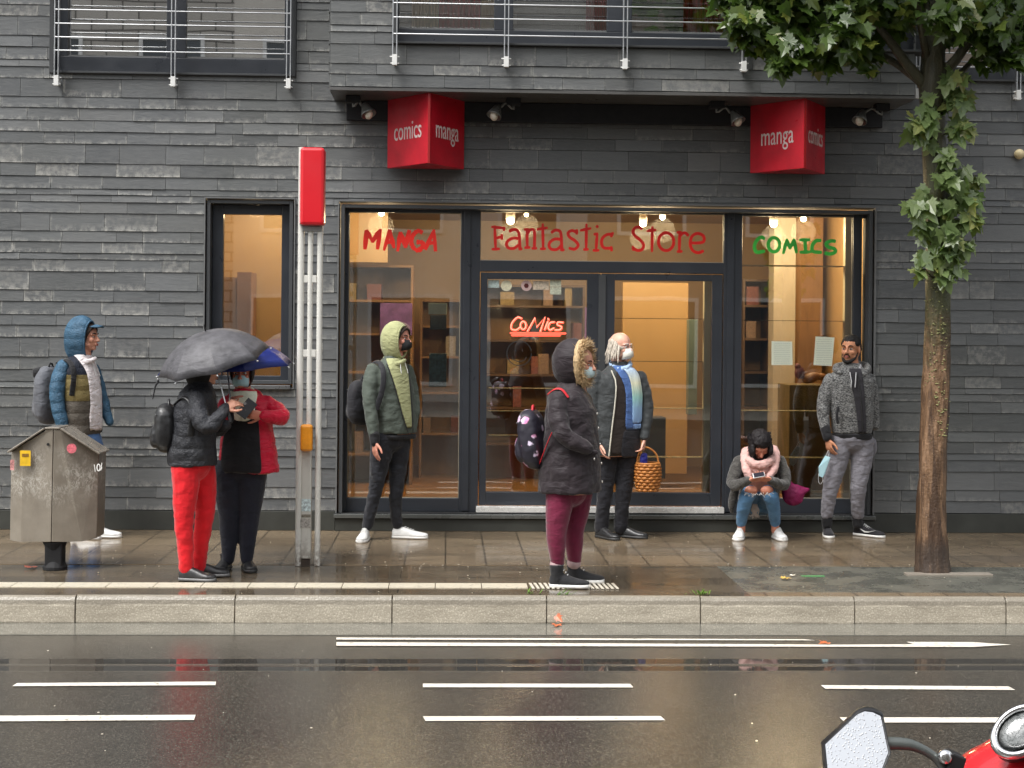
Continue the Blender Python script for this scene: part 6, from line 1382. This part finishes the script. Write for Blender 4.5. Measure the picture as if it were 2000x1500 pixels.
# ---- green hoodie man
p = Person(764, 1053, 'young man with a sage green hood and black mask before the left shop window', (.72, -.69))
J = p.J; JG = cloth('grey_green_jacket', hx(78, 86, 78), .72, .12, .7, 7, .2, .025); SG_ = cloth('sage_hoodie', hx(166, 168, 124), .85, .1, .9, 12)
p.head(J(779, 662), (.86, -.5, 0), k=1.0, skin_=SKIN3, lips=False)
p.mask(plain('mask_black', (0.008, 0.008, 0.009), .8), 'cone')
p.shell(J(772, 662), .104, .120, .142, (.86, -.5, -.05), 52, SG_, 'hood', drop=.035, rim=.010, th=.014)
p.shell(p.hc + V((0, 0, .022)), .078, .099, .097, (.86, -.5, -.45), 58, hairm('dark_brown_hair', (0.03, 0.018, 0.012)), 'hair', th=.014, nz=.01)
rg = p.torso([(776, 846, 0, .175, .125), (773, 815, 0, .185, .130), (768, 770, 0, .190, .130), (763, 732, 0, .185, .120), (763, 712, 0, .14, .10), (766, 700, 0, .072, .07), (768, 694, 0, .062, .062)])
jk = p.garment('jacket', JG, rg, [([J(728, 724, -.10), J(722, 755, -.14), J(722, 795, -.17), J(728, 835, -.19), J(731, 854, -.20)], [.062, .062, .056, .048, .042]), ([J(795, 724, .10), J(806, 765, .12), J(810, 805, .08), J(802, 838, .02)], [.058, .056, .050, .044])], disp=.02, dsize=.07)
p.garment('cuff', BLACKC, None, [([J(731, 848, -.20), J(732, 864, -.205)], [.044, .040])], parent=jk, disp=.004)
p.panel('hoodie', SG_, [(.35, -3, 8), (1.2, -12, 10), (2.2, -20, 14), (3.2, -30, 22), (4.2, -50, 45), (5.2, -90, 90)], .012, .010)
p.garment('hood_collar', SG_, None, [([J(752, 700, .02), J(762, 708, -.08), J(776, 712, -.10), J(790, 704, -.05)], [.020, .024, .022, .018])], disp=.006, voxel=.006)
for a in (-4, 12): p.cord('drawstring', WHITEM, [(4.6, a), (3.8, a), (3.2, a)], .003, .032)
p.cord('zip', plain('zip_dark', (0.02, 0.02, 0.02), .4), [(.05, 10), (1.2, 13), (2.2, 17), (3.2, 25), (4.2, 48)], .004, .016); p.cord('zip', plain('zip_dark', (0.02, 0.02, 0.02), .4), [(.05, -2), (1.2, -15), (2.2, -23), (3.2, -33), (4.2, -54)], .004, .016)
p.garment('hem_band', BLACKC, [p.ring(J(777, 848), .170, .120), p.ring(J(777, 857), .166, .116)], disp=.003)
p.legs([J(748, 862, -.05), J(742, 900, -.06), J(736, 945, -.07), J(727, 985, -.06), J(718, 1026, -.04)], [J(779, 862, .05), J(778, 900, .05), J(775, 945, .02), J(772, 985, .03), J(776, 1024, .05)], BLACKC2, r=(.100, .086, .060, .052, .046), disp=.018, dsize=.055)
p.shoe(J(716, 1030, .02), (-.12, -1), .29, WLEATH, WSOLE, laces=WHITEM); p.shoe(J(766, 1030, .06), (1, -.15), .30, WLEATH, WSOLE, laces=WHITEM)
p.hand(J(732, 860, -.205), (.02, -.06, -1), (.75, .5, 0), 1, 16, 1.02, 4); p.finish_body()
backpack(J(706, 786, .04), (.72, -.69), .14, .07, .19, cloth('black_pack', (0.018, 0.018, 0.022), .7), 'black backpack worn by the man with the sage hood', straps=[[J(722, 712, -.02), J(738, 703, -.10), J(750, 722, -.19), J(748, 760, -.20), J(735, 800, -.19)]])

# ---- woman in the dark parka
p = Person(1120, 1143, 'woman in a dark parka with a fur trimmed hood and burgundy leggings', (.93, -.36))
J = p.J; PK = cloth('dark_parka', hx(40, 32, 36), .62, .15, .9, 7, .2, .028); FUR = hairm('fur_ruff', hx(196, 168, 128))
p.head(J(1134, 712), (.86, -.5, -.05), k=.98, skin_=SKIN, lips=False); p.mask(plain('mask_pale_blue', (0.55, 0.70, 0.72), .6))
p.shell(J(1118, 706), .112, .135, .148, (.86, -.45, .0), 56, PK, 'hood', drop=.02, th=.018, rim=.012, disp=.01)
m = MB(); rf = random.Random(3); fd = N3(.86, -.45, 0)
for P_ in p.rim_pts * 1:
    for _ in range(60):
        o_ = (P_ - J(1124, 706)); o_ = (o_ - fd * o_.dot(fd)).normalized(); b0 = P_ + fd * rf.uniform(-.01, .03) + V((rf.gauss(0, .008), rf.gauss(0, .008), rf.gauss(0, .008)))
        d = (o_ * rf.uniform(-.25, 1.0) + fd * rf.uniform(.3, 1.0) + V((rf.gauss(0, .25), rf.gauss(0, .25), rf.gauss(0, .25)))).normalized() * rf.uniform(.030, .055)
        s_ = perp(d.normalized(), V((rf.gauss(0, 1), rf.gauss(0, 1), rf.gauss(0, 1)))) * .0032; m.add([b0 - s_, b0 + s_, b0 + d], [(0, 1, 2)])
core = MB(); core.tube(p.rim_pts + [p.rim_pts[0]], .030, 8, round_=False, cap=False); rf_ = core.build('fur_ruff', FUR, p.t, smooth=True, disp=.02, dsize=.02); m.build('fur_tufts', FUR, rf_, fix=False)
rg = p.torso([(1113, 960, 0, .225, .205), (1113, 915, 0, .225, .200), (1115, 870, 0, .205, .185), (1116, 835, 0, .195, .170), (1115, 800, 0, .20, .165), (1112, 774, 0, .185, .130), (1114, 756, 0, .10, .09), (1117, 746, 0, .072, .075)])
jk = p.garment('parka', PK, rg, [([J(1090, 780, -.14), J(1088, 815, -.20), J(1100, 850, -.24), J(1125, 866, -.25), J(1147, 876, -.24)], [.070, .068, .062, .054, .046])], disp=.022, dsize=.08)
p.garment('sleeve', PK, None, [([J(1140, 782, .16), J(1152, 830, .20), J(1158, 870, .15)], [.062, .056, .048])], parent=jk)
p.garment('pocket_flap', PK, None, (), [(p.tpt(1.7, R(-38), .012), V((.07, -.01, .02)), V((.004, .014, 0)), V((0, 0, .028)))], parent=jk, disp=.004, voxel=.006)
SN = plain('snap_metal', (0.7, 0.68, 0.62), .25, .7)
for t_, a in ((.45, 10), (1.25, 9), (2.1, 8), (3.0, 6), (3.8, 4), (1.5, -20)): MB().lathe(p.tpt(t_, R(a), .010), [(.009, 0), (.008, .005)], 12, p.f).build('snap', SN, jk)
p.garment('cuff_lining', WHITEM, None, [([J(1146, 874, -.245), J(1152, 880, -.245)], [.026, .018])], voxel=.005, disp=0)
BG = cloth('burgundy', hx(104, 14, 50), .7, .12, .8, 8, .2, sheen=.3)
p.legs([J(1094, 962, -.08), J(1091, 1000, -.09), J(1086, 1035, -.10), J(1087, 1062, -.10), J(1089, 1100, -.09)], [J(1130, 962, .08), J(1126, 1000, .08), J(1121, 1035, .07), J(1121, 1062, .07), J(1122, 1096, .08)], BG, r=(.098, .088, .070, .064, .046), disp=.006)
BT = cloth('boot_suede', (0.018, 0.018, 0.020), .8, .3, .4, 20); LC = plain('lace_pale', (0.5, 0.5, 0.5), .6)
p.shoe(J(1073, 1128, -.10), (1, -.10), .27, BT, WSOLE, 'boot', shaft=.155, laces=LC, sole_h=.028); p.shoe(J(1106, 1125, .10), (1, -.05), .26, BT, WSOLE, 'boot', shaft=.155, laces=LC, sole_h=.028)
for a in ((1087, 1101, -.09), (1121, 1098, .08)): p.garment('sock_cuff', plain('sock_pale', (0.42, 0.30, 0.30), .9), None, [([J(*a), J(a[0], a[1] + 1, a[2])], [.047, .049])], voxel=.006, disp=.004)
p.finish_body()
FL = NT('floral_pack'); co = FL.coord('World'); v_ = FL.n('ShaderNodeTexVoronoi'); v_.inputs['Scale'].default_value = 11; FL.l(co, v_.inputs['Vector'])
bl = FL.ramp(FL.math('ADD', v_.outputs['Distance'], FL.math('MULTIPLY', FL.noise(co, 45, 3), .35)), [(.44, 1.0), (.50, 0.0)]); FL.set(color=FL.mix(bl, (0.016, 0.014, 0.024), FL.ramp(FL.noise(co, 9, 2), [(.4, (0.62, 0.20, 0.40)), (.55, (0.72, 0.62, 0.78))])), rough=.5)
RDS = plain('red_webbing', (0.55, 0.02, 0.03), .6)
backpack(J(1041, 858, 0), (.93, -.36), .15, .085, .205, FL.m, 'black backpack with pink and lilac flowers and red trim, worn by the parka woman', lean=-.12, straps=[[J(1070, 770, -.11), J(1083, 759, -.155), J(1098, 759, -.175), J(1110, 776, -.19)], [J(1054, 905, -.10), J(1072, 858, -.18), J(1078, 845, -.20)]], strapm=RDS, sw=.012)

# ---- old man with the basket
p = Person(1206, 1050, 'white haired old man with a white mask, blue scarf and wicker basket', (.50, -.87))
J = p.J; DJ = cloth('dark_rain_jacket', hx(54, 57, 58), .65, .15, .7, 7, .2, .025)
p.head(J(1212, 679), (.72, -.69, 0), k=1.03, skin_=skin('skin_aged', hx(224, 172, 150)), lips=False, browm=plain('white_brow', (0.6, 0.58, 0.55), .7)); p.mask(MWHITE, 'cone')
WH = hairm('white_hair', hx(196, 186, 172)); p.shell(p.hc + V((0, 0, .012)) - p.hf * .012, .082, .096, .092, (.42, -.42, .80), 66, WH, 'hair', th=.016, nz=.02)
m = MB(); rf = random.Random(8)
for i in range(70):
    a = rf.uniform(60, 300); d0 = (p.hr * math.sin(R(a)) * .080 - p.hf * (-math.cos(R(a))) * .085); b0 = p.hc + d0 + p.hu * rf.uniform(-.01, .05); m.tube([b0, b0 + d0 * .25 - p.hu * .05, b0 + d0 * rf.uniform(.25, .6) - p.hu * rf.uniform(.09, .135)], [.010, .010, .003], 6)
m.build('long_hair', WH, p.t, smooth=True)
mm = MB()
for q in (-1, 1): mm.tube([p.P(q * .031 + .019 * math.cos(a), .096, .004 + .015 * math.sin(a)) for a in [2 * math.pi * k / 12 for k in range(13)]], .0013, 6, round_=False); mm.tube([p.P(q * .05, .094, .008), p.P(q * .079, .01, .008)], .0013, 6)
mm.build('glasses', STEEL, p.t, smooth=True)
rg = p.torso([(1200, 888, 0, .21, .145), (1202, 840, 0, .205, .145), (1206, 790, 0, .205, .140), (1208, 750, 0, .200, .130), (1208, 728, 0, .165, .11), (1208, 714, 0, .08, .08), (1209, 706, 0, .065, .065)])
jk = p.garment('jacket', DJ, rg, [([J(1166, 738, -.04), J(1158, 775, -.06), J(1158, 815, -.08), J(1170, 862, -.12)], [.064, .064, .056, .046]), ([J(1250, 738, .04), J(1262, 775, .03), J(1265, 812, .0), J(1258, 852, -.04)], [.060, .058, .050, .040])], disp=.022, dsize=.075)
BT_ = cloth('black_trousers', (0.010, 0.010, 0.014), .75, .2, .8, 8); SHB = cloth('blue_shirt', hx(74, 104, 158), .7, .15, .7, 14)
p.panel('lining', cloth('brown_lining', hx(44, 36, 32), .8), [(.0, -38, 72), (1.0, -34, 66), (2.2, -28, 60), (3.2, -26, 58), (4.3, -40, 60)], .006, .008)
p.panel('trouser_front', BT_, [(-.1, -10, 66), (.6, -8, 60), (1.05, -6, 56)], .014, .008); p.panel('shirt', SHB, [(1.0, -4, 50), (2.0, -4, 48), (3.0, -6, 48), (4.2, -30, 60), (5.1, -80, 90)], .016, .010)
p.cord('zip', plain('pale_zip', (0.6, 0.57, 0.48), .5), [(.02, -38), (1.0, -35), (2.2, -30), (3.2, -29), (4.3, -52)], .006, .018); p.cord('zip', plain('dark_zip', (0.05, 0.05, 0.05), .5), [(.02, 74), (1.0, 68), (2.2, 62), (3.2, 60), (4.3, 66)], .005, .016)
SC_ = NT('scarf_blend'); co = SC_.coord('World'); s_ = SC_.n('ShaderNodeSeparateXYZ'); SC_.l(co, s_.inputs[0]); zt_, zb_ = J(1230, 700).z, J(1235, 825).z; mr = SC_.n('ShaderNodeMapRange'); mr.inputs[1].default_value = zb_; mr.inputs[2].default_value = zt_; SC_.l(s_.outputs['Z'], mr.inputs[0])
SC_.set(color=SC_.ramp(mr.outputs[0], [(0.0, hx(140, 175, 222)), (.22, hx(150, 188, 225)), (.40, hx(160, 212, 205)), (.62, hx(226, 226, 196)), (.85, hx(176, 200, 228)), (1, hx(150, 180, 222))]), rough=.9, sheen=.3); SC_.bump(SC_.noise(SC_.coord('World', scale=(3, 1, .6)), 40, 4), .7, .008)
p.panel('scarf', SC_.m, [(1.25, 8, 42), (2.0, 6, 40), (3.0, 4, 38), (4.0, 0, 38), (4.8, -20, 60)], .024, .010, disp=.018)
p.garment('scarf_wrap', SC_.m, None, [([J(1195, 708, .05), J(1193, 713, -.02), J(1203, 720, -.085), J(1220, 721, -.095), J(1231, 714, -.05), J(1230, 707, .03)], [.016, .021, .023, .023, .021, .016])], disp=.016, dsize=.025, voxel=.006)
m = MB()
for k in range(12): q = p.tpt(1.25, R(12 + k * 2.3), .028); m.tube([q, q - V((rf.uniform(-.004, .004), 0, .032))], .0022, 5)
m.build('scarf_fringe', SC_.m, p.t, smooth=True)
p.legs([J(1188, 866, 0), J(1184, 920, -.01), J(1181, 960, -.02), J(1177, 1000, -.01), J(1175, 1032, 0)], [J(1224, 866, .02), J(1222, 920, .0), J(1219, 955, -.02), J(1214, 1000, .0), J(1212, 1032, .02)], BT_, r=(.100, .088, .066, .060, .058), disp=.018, dsize=.06)
p.shoe(J(1166, 1035, .03), (.55, -.85), .28, BLEATH, BSOLE); p.shoe(J(1202, 1035, .06), (.88, -.5), .29, BLEATH, BSOLE)
p.hand(J(1258, 856, -.04), (-.05, -.1, -1), (-.9, .1, 0), -1, 62, 1.0); p.hand(J(1171, 864, -.12), (.2, -.1, -1), (1, 0, 0), 1, 30); p.finish_body()
# basket
cb = J(1265, 930, -.05); t = thing('wicker_basket', (cb.x, cb.y, cb.z - .1), 'round honey coloured wicker basket hanging from the old man\'s hand', 'basket')
WK = wood('wicker', hx(150, 88, 36), hx(196, 130, 62), 30, .55, (1, 1, 4)); m = MB(); zt2, zb2 = J(1265, 905).z, J(1265, 958).z; nr = 9; H_ = zt2 - zb2
for i in range(nr):          # woven rows: each a wavy ring
    z = zb2 + H_ * (i + .5) / nr; r_ = .078 + .024 * math.sin(math.pi * min(1, (i + .8) / nr * .75)); ph = (i % 2) * math.pi
    m.tube([(cb.x + (r_ + .006 * math.sin(a * 12 + ph)) * math.cos(a), cb.y + (r_ + .006 * math.sin(a * 12 + ph)) * math.sin(a), z) for a in [2 * math.pi * k / 96 for k in range(97)]], H_ / nr * .52, 6, round_=False, cap=False)
m.lathe((cb.x, cb.y, zb2), [(.07, 0), (.080, .02), (.094, H_ * .5), (.090, H_), (.086, H_), (.07, .02)], 32); m.build('weave', WK, t, smooth=True)
m = MB(); m.tube([(cb.x + .096 * math.cos(a), cb.y + .096 * math.sin(a), zt2 + .004) for a in [2 * math.pi * k / 32 for k in range(33)]], .010, 8, round_=False, cap=False); m.build('rim', WK, t, smooth=True)
hnd = J(1259, 872, -.06); m = MB(); m.tube([(cb.x - .09, cb.y, zt2), (cb.x - .085, cb.y, zt2 + .07), (hnd.x - .02, hnd.y, hnd.z - .01), (hnd.x + .03, hnd.y, hnd.z - .005), (cb.x + .075, cb.y, zt2 + .085), (cb.x + .092, cb.y, zt2)], .008, 8, smooth=2); m.build('handle', WK, t, smooth=True)
m = MB(); sphere_box(m, J(1257, 898, -.05), V((.032, 0, 0)), V((0, .03, 0)), V((.004, 0, .062))); tag(m.build('blue_pouch', cloth('blue_pouch', (0.010, 0.012, 0.16), .5), remesh=.006, sm=2, disp=.012, dsize=.03), 'bright blue cloth bundle sticking out of the wicker basket', 'bundle')

# ---- woman crouched on the ledge
p = Person(1482, 1052, 'black haired woman with a pink scarf sitting bent over her phone', (0, -1))
J = p.J; CG = cloth('heather_cardigan', hx(82, 80, 76), .9, .2, .7, 12, .4, .02, color2=hx(54, 52, 50), c2s=60, sheen=.3)
p.head(J(1484, 868, -.16), (.05, -.68, -.73), (0, -.73, .68), k=.98, skin_=skin('skin_tan_w', hx(205, 140, 116)), neck=J(1484, 893, .02), eyes=False)
BH = hairm('black_hair2', (0.012, 0.009, 0.010)); hcap = p.hairmass(BH, [(0, -.012, .062, .084, .098, .070), (0, -.045, .035, .084, .066, .070), (.066, .0, .02, .03, .05, .06), (-.066, .0, .02, .03, .05, .06), (.035, .045, .075, .04, .03, .025), (.076, .045, .0, .026, .065, .05), (-.076, .045, .0, .026, .065, .05)], .016, .03)
m = MB(); rf = random.Random(12)
for i in range(220):
    q = rf.choice((-1, 1)); a0 = p.P(q * rf.uniform(.074, .094), rf.uniform(-.08, .0), rf.uniform(-.01, .07)); dn = V((q * rf.uniform(.10, .55), rf.uniform(-.05, .2), -1)); l = rf.uniform(.08, .16)
    m.tube([a0, a0 + dn * l * .5 + V((q * .016, 0, 0)), a0 + dn * l + V((-q * .02, 0, 0))], [.006, .0055, .0015], 6)
m.build('hair_lengths', BH, hcap, smooth=True)
rg = [p.ring(J(1482, 985, .20), .17, .13), p.ring(J(1482, 955, .16), .175, .13), p.ring(J(1481, 925, .10), .175, .13), p.ring(J(1482, 903, .04), .175, .12), p.ring(J(1483, 892, .0), .13, .10), p.ring(J(1484, 886, -.02), .07, .07)]
jk = p.garment('cardigan', CG, rg, [([J(1444, 902, .0), J(1434, 925, -.06), J(1430, 950, -.12), J(1445, 946, -.22), J(1462, 938, -.30)], [.056, .054, .050, .042, .034]), ([J(1522, 902, .0), J(1532, 925, -.06), J(1534, 948, -.12), J(1520, 945, -.22), J(1505, 938, -.30)], [.056, .054, .050, .042, .034])], disp=.018, dsize=.05)
p.garment('cardigan_hem', CG, None, [([J(1435, 960, .0), J(1428, 985, .0), J(1430, 1000, .02)], [.04, .035, .02])], parent=jk)
PS = cloth('pink_scarf', hx(214, 172, 164), .9, .12, 1.0, 16, .5, .02)
p.garment('scarf', PS, None, [([J(1456, 882, .04), J(1455, 895, -.10), J(1458, 920, -.18), J(1464, 934, -.20)], [.034, .040, .036, .026]), ([J(1512, 878, .04), J(1516, 892, -.10), J(1512, 915, -.18), J(1503, 930, -.22)], [.034, .040, .036, .026]), ([J(1462, 905, -.12), J(1474, 918, -.18), J(1490, 920, -.18), J(1504, 908, -.12)], [.030, .034, .034, .030]), ([J(1470, 925, -.16), J(1486, 934, -.16), J(1500, 926, -.16)], [.026, .026, .026]), ([J(1462, 898, -.17), J(1473, 906, -.21), J(1486, 909, -.22), J(1498, 905, -.21), J(1508, 896, -.17)], [.030, .034, .036, .034, .030]), ([J(1456, 882, .04), J(1484, 876, .09), J(1512, 878, .04)], [.036, .045, .036])], disp=.016, dsize=.035, voxel=.006)
JN = cloth('blue_jeans', hx(82, 122, 158), .8, .22, .8, 12)
p.garment('jeans', JN, None, [([J(1468, 982, .20), J(1464, 968, .0), J(1464, 964, -.10)], [.090, .082, .062]), ([J(1458, 972, -.14), J(1452, 992, -.10), J(1448, 1020, -.02)], [.062, .056, .044]), ([J(1496, 982, .20), J(1500, 968, .0), J(1500, 964, -.10)], [.090, .082, .062]), ([J(1507, 972, -.14), J(1511, 992, -.10), J(1514, 1020, -.02)], [.062, .056, .044]), ([J(1465, 960, -.12), J(1458, 974, -.14)], [.058, .06]), ([J(1499, 960, -.12), J(1506, 974, -.14)], [.058, .06])], [(J(1482, 985, .20), V((.17, 0, 0)), V((0, .13, 0)), V((0, 0, .09)))], disp=.010, dsize=.05)
for x in (1467, 1498): p.body.ell(J(x, 958, -.155), V((.056, 0, 0)), V((0, .035, 0)), V((0, 0, .040)))
m = MB()
for x in (1466, 1499):
    for k in range(16): q = J(x + rf.uniform(-13, 13), 964 + rf.uniform(-2, 3), -.21); m.tube([q, q + V((rf.uniform(-.02, .02), -.002, rf.uniform(-.02, -.006)))], .0022, 5)
m.build('frayed_threads', plain('fray_white', (0.7, 0.68, 0.64), .9), p.t, smooth=True)
for x, d in ((1448, (-.35, -1)), (1513, (.12, -1))): p.shoe(J(x, 1030, .06), d, .24, WLEATH, WSOLE, laces=WHITEM)
for a in ([J(1445, 946, -.22), J(1466, 937, -.31)], [J(1520, 945, -.22), J(1502, 936, -.31)]): p.body.tube(a, [.026, .024], 10)
p.body.tube([J(1448, 1018, -.02), J(1448, 1036, .0)], .034, 10); p.body.tube([J(1514, 1018, -.02), J(1514, 1036, .0)], .034, 10); p.body.ell(J(1482, 930, .06), V((.12, 0, 0)), V((0, .09, 0)), V((0, .05, .16)))
p.body.tube([J(1484, 893, .02), J(1482, 930, .06)], [.05, .09], 12); p.body.tube([J(1482, 930, .06), J(1482, 980, .19)], [.1, .1], 12)
for q_ in ((1468, 1464, 1448), (1496, 1500, 1514)): p.body.tube([J(q_[0], 982, .18), J(q_[1], 964, -.10), J(q_[2], 1020, -.02)], [.06, .045, .032], 12)
p.hand(J(1464, 938, -.31), (.9, -.35, .2), (.1, .5, .8), -1, 35, .9); p.hand(J(1504, 937, -.31), (-.9, -.35, .15), (-.1, .5, .8), 1, 40, .9); p.finish_body()
c = J(1482, 928, -.42); t = thing('mobile_phone', tuple(c), 'pale mobile phone held low by the crouching woman with the pink scarf', 'phone')
MB().obox(c, V((.050, .01, .008)), V((0, .024, .016)), V((0, -.003, .004))).build('body', plain('phone_white', (0.7, 0.7, 0.7), .25), t, bevel=.003); MB().obox(c + V((0, -.003, .0045)), V((.044, .009, .007)), V((0, .021, .014)), V((0, -.0012, .0016))).build('screen', plain('phone_screen', (0.03, 0.03, 0.04), .1), t)
# tassels between the knees
m = MB()
for k in range(14): q = J(1472 + rf.uniform(-4, 6), 985, -.10); m.tube([q, q + V((rf.uniform(-.03, .03), -.01, -.05)), q + V((rf.uniform(-.045, .045), -.015, rf.uniform(-.09, -.12)))], [.004, .005, .003], 5)
m.build('scarf_tassels', plain('taupe_tassel', (0.24, 0.20, 0.17), .9), p.t, smooth=True)
c = J(1549, 966, .12); t = thing('magenta_bag', (c.x, c.y, c.z - .09), 'soft magenta bag on the ledge beside the crouching woman', 'bag'); m = MB(); sphere_box(m, c, V((.095, 0, -.01)), V((0, .06, 0)), V((.005, 0, .09)), 2.4); m.tube([J(1536, 935, .12), J(1545, 955, .12)], [.02, .05], 10); m.tube([J(1555, 960, .12), J(1578, 957, .12)], [.06, .018], 10)
MG_ = NT('magenta_quilt'); co = MG_.coord('World'); MG_.set(color=MG_.mix(MG_.ramp(MG_.noise(co, 60, 3), [(.66, 0.0), (.70, .6)]), hx(130, 10, 76), hx(200, 70, 120)), rough=.6); MG_.bump(MG_.noise(co, 18, 3), .6, .02)
m.build('pouch', MG_.m, t, remesh=.007, sm=3, disp=.02, dsize=.06); MB().tube([J(1540, 938, .10), J(1533, 930, .08), J(1528, 940, .06)], .004, 6).build('cord', plain('cord_dark', (0.05, 0.01, 0.03), .7), t, smooth=True)
m = MB(); c = J(1536, 858, .10); m.ell(c, V((.020, 0, 0)), V((0, .03, 0)), V((0, 0, .038))); m.ell(c + V((.018, 0, -.035)), V((.028, 0, -.01)), V((0, .02, 0)), V((0, 0, .014))); m.ell(c + V((.005, 0, -.01)), V((.022, 0, 0)), V((0, .02, 0)), V((0, 0, .03)))

# ---- bearded man at the right end of the shopfront
p = Person(1655, 1048, 'bearded man in a marled grey jacket and grey joggers beside the shopfront', (-.08, -1))
J = p.J; ML = cloth('marled_knit', hx(132, 132, 130), .85, .12, .7, 10, .4, .02, color2=hx(48, 48, 50), c2s=62, sheen=.2); ML2 = BLACKC
p.head(J(1662, 683), (-.58, -.81, .03), k=1.02, skin_=skin('skin_olive', hx(196, 138, 104)), neck=J(1664, 718))
DK = hairm('black_short_hair', (0.008, 0.006, 0.005)); p.hairmass(DK, [(0, -.012, .062, .076, .092, .066), (0, -.036, .020, .077, .070, .085), (.055, .012, .050, .024, .04, .03), (-.055, .012, .050, .024, .04, .03)], .012, .016)
m = MB(); P = p.P
m.tube([P(-.066, .012, -.02), P(-.060, .035, -.062), P(-.034, .068, -.094), P(0, .080, -.106), P(.034, .068, -.094), P(.060, .035, -.062), P(.066, .012, -.02)], [.004, .009, .015, .018, .015, .009, .004], 10, smooth=1)
m.tube([P(-.026, .088, -.066), P(-.020, .097, -.046), P(0, .101, -.042), P(.020, .097, -.046), P(.026, .088, -.066)], .0052, 8, smooth=1); m.build('beard', DK, p.t, remesh=.004, sm=2)
rg = p.torso([(1664, 846, 0, .165, .125), (1663, 810, 0, .178, .130), (1661, 770, 0, .190, .130), (1660, 742, 0, .190, .120), (1661, 727, 0, .150, .105), (1663, 716, 0, .085, .08), (1664, 709, 0, .066, .066)])
jk = p.garment('jacket', ML, rg, [([J(1622, 742, 0), J(1611, 770, -.01), J(1606, 805, -.03), J(1612, 838, -.07)], [.060, .060, .052, .042]), ([J(1698, 742, .02), J(1704, 775, .03), J(1707, 808, .03), J(1708, 832, .02)], [.058, .056, .048, .040])], disp=.016, dsize=.07)
p.garment('hem_band', BLACKC, [p.ring(J(1664, 846), .172, .132), p.ring(J(1665, 858), .160, .120)], parent=jk, disp=.003); p.garment('cuff', BLACKC, None, [([J(1612, 836, -.07), J(1616, 854, -.09)], [.045, .040])], parent=jk, disp=.003)
p.panel('placket', cloth('charcoal_placket', hx(44, 42, 46), .8), [(.0, 6, 30), (1.0, 4, 27), (2.0, 0, 24), (3.0, -4, 22), (4.0, -8, 24), (4.8, -14, 30)], .012, .008, jk); p.cord('zip', plain('zip_dark', (0.02, 0.02, 0.02), .4), [(.0, 17), (2.0, 13), (4.0, 8)], .004, .020, jk)
p.garment('hood_collar', ML, None, [([J(1634, 716, .05), J(1632, 722, -.03), J(1642, 728, -.08)], [.030, .034, .022]), ([J(1692, 714, .05), J(1696, 722, -.03), J(1686, 732, -.09)], [.030, .036, .022]), ([J(1634, 716, .05), J(1662, 710, .09), J(1692, 714, .05)], [.03, .036, .03])], disp=.01)
p.garment('neck_lining', cloth('pale_grey_jersey', hx(160, 158, 160), .9), None, [([J(1680, 714, -.04), J(1676, 726, -.09), J(1668, 738, -.11)], [.016, .018, .012])], disp=.006, voxel=.006)
for x0, x1 in ((1660, 1663), (1672, 1671)): MB().tube([J(x0, 728, -.13), J(x1, 745, -.150), J(x1 - 1, 756, -.155)], .0045, 8).build('drawstring', plain('cord_grey', (0.45, 0.45, 0.46), .7), p.t, smooth=True)
p.garment('pocket_welt', BLACKC, None, [([J(1637, 796, -.135), J(1634, 812, -.137), J(1636, 826, -.137)], [.012, .013, .012])], disp=0, voxel=.005)
GJ = cloth('grey_jersey', hx(122, 120, 126), .9, .1, .9, 9, .4, .025)
p.legs([J(1642, 864, 0), J(1635, 900, -.01), J(1624, 945, -.04), J(1618, 975, -.03), J(1615, 1006, 0)], [J(1684, 864, .0), J(1683, 900, .0), J(1677, 945, -.04), J(1675, 975, -.02), J(1676, 1004, .02)], GJ, r=(.100, .094, .070, .060, .054), disp=.018, dsize=.06, name='joggers')
p.garment('pocket_bulge', GJ, None, [([J(1704, 862, .03), J(1706, 878, .03), J(1700, 895, .02)], [.03, .036, .02])])
NB = cloth('black_suede', (0.014, 0.013, 0.016), .75, .3, .4, 20)
p.shoe(J(1614, 1034, .14), (-.15, -1), .29, NB, WSOLE, shaft=.12, laces=WHITEM); p.shoe(J(1668, 1034, .10), (.72, -.7), .29, NB, WSOLE, shaft=.12, laces=WHITEM, swoosh=WHITEM)
for a in ((1615, 1008, 0), (1675, 1008, .03)): p.garment('sock', BLACKC, None, [([J(*a), J(a[0], a[1] + 16, a[2] + .01)], [.048, .044])], voxel=.007, disp=.004)
p.hand(J(1617, 856, -.09), (.12, -.1, -1), (.85, .5, .1), 1, 30, 1.0); p.finish_body()
c = J(1606, 915, -.12); t = thing('face_mask', tuple(c), 'light blue surgical mask dangling by its loop from the hand of the bearded man', 'mask')
m = MB(); pts = [(1612, 890), (1622, 893), (1612, 925), (1607, 933), (1600, 930), (1599, 912)]; m.prism([J(x, y, -.12 - .01 * (i % 2)) for i, (x, y) in enumerate(pts)], (0, .006, 0)); m.build('cloth', LBLUE, t, bevel=.002)
m = MB(); m.tube([J(1618, 892, -.12), J(1620, 884, -.12), J(1618, 878, -.12), J(1613, 890, -.12)], .0016, 6, smooth=1); m.tube([J(1599, 925, -.12), J(1598, 940, -.12), J(1602, 947, -.12), J(1607, 940, -.12), J(1607, 932, -.12)], .0018, 6, smooth=1); m.build('ear_loops', WHITEM, t, smooth=True)
bpy.context.view_layer.update()
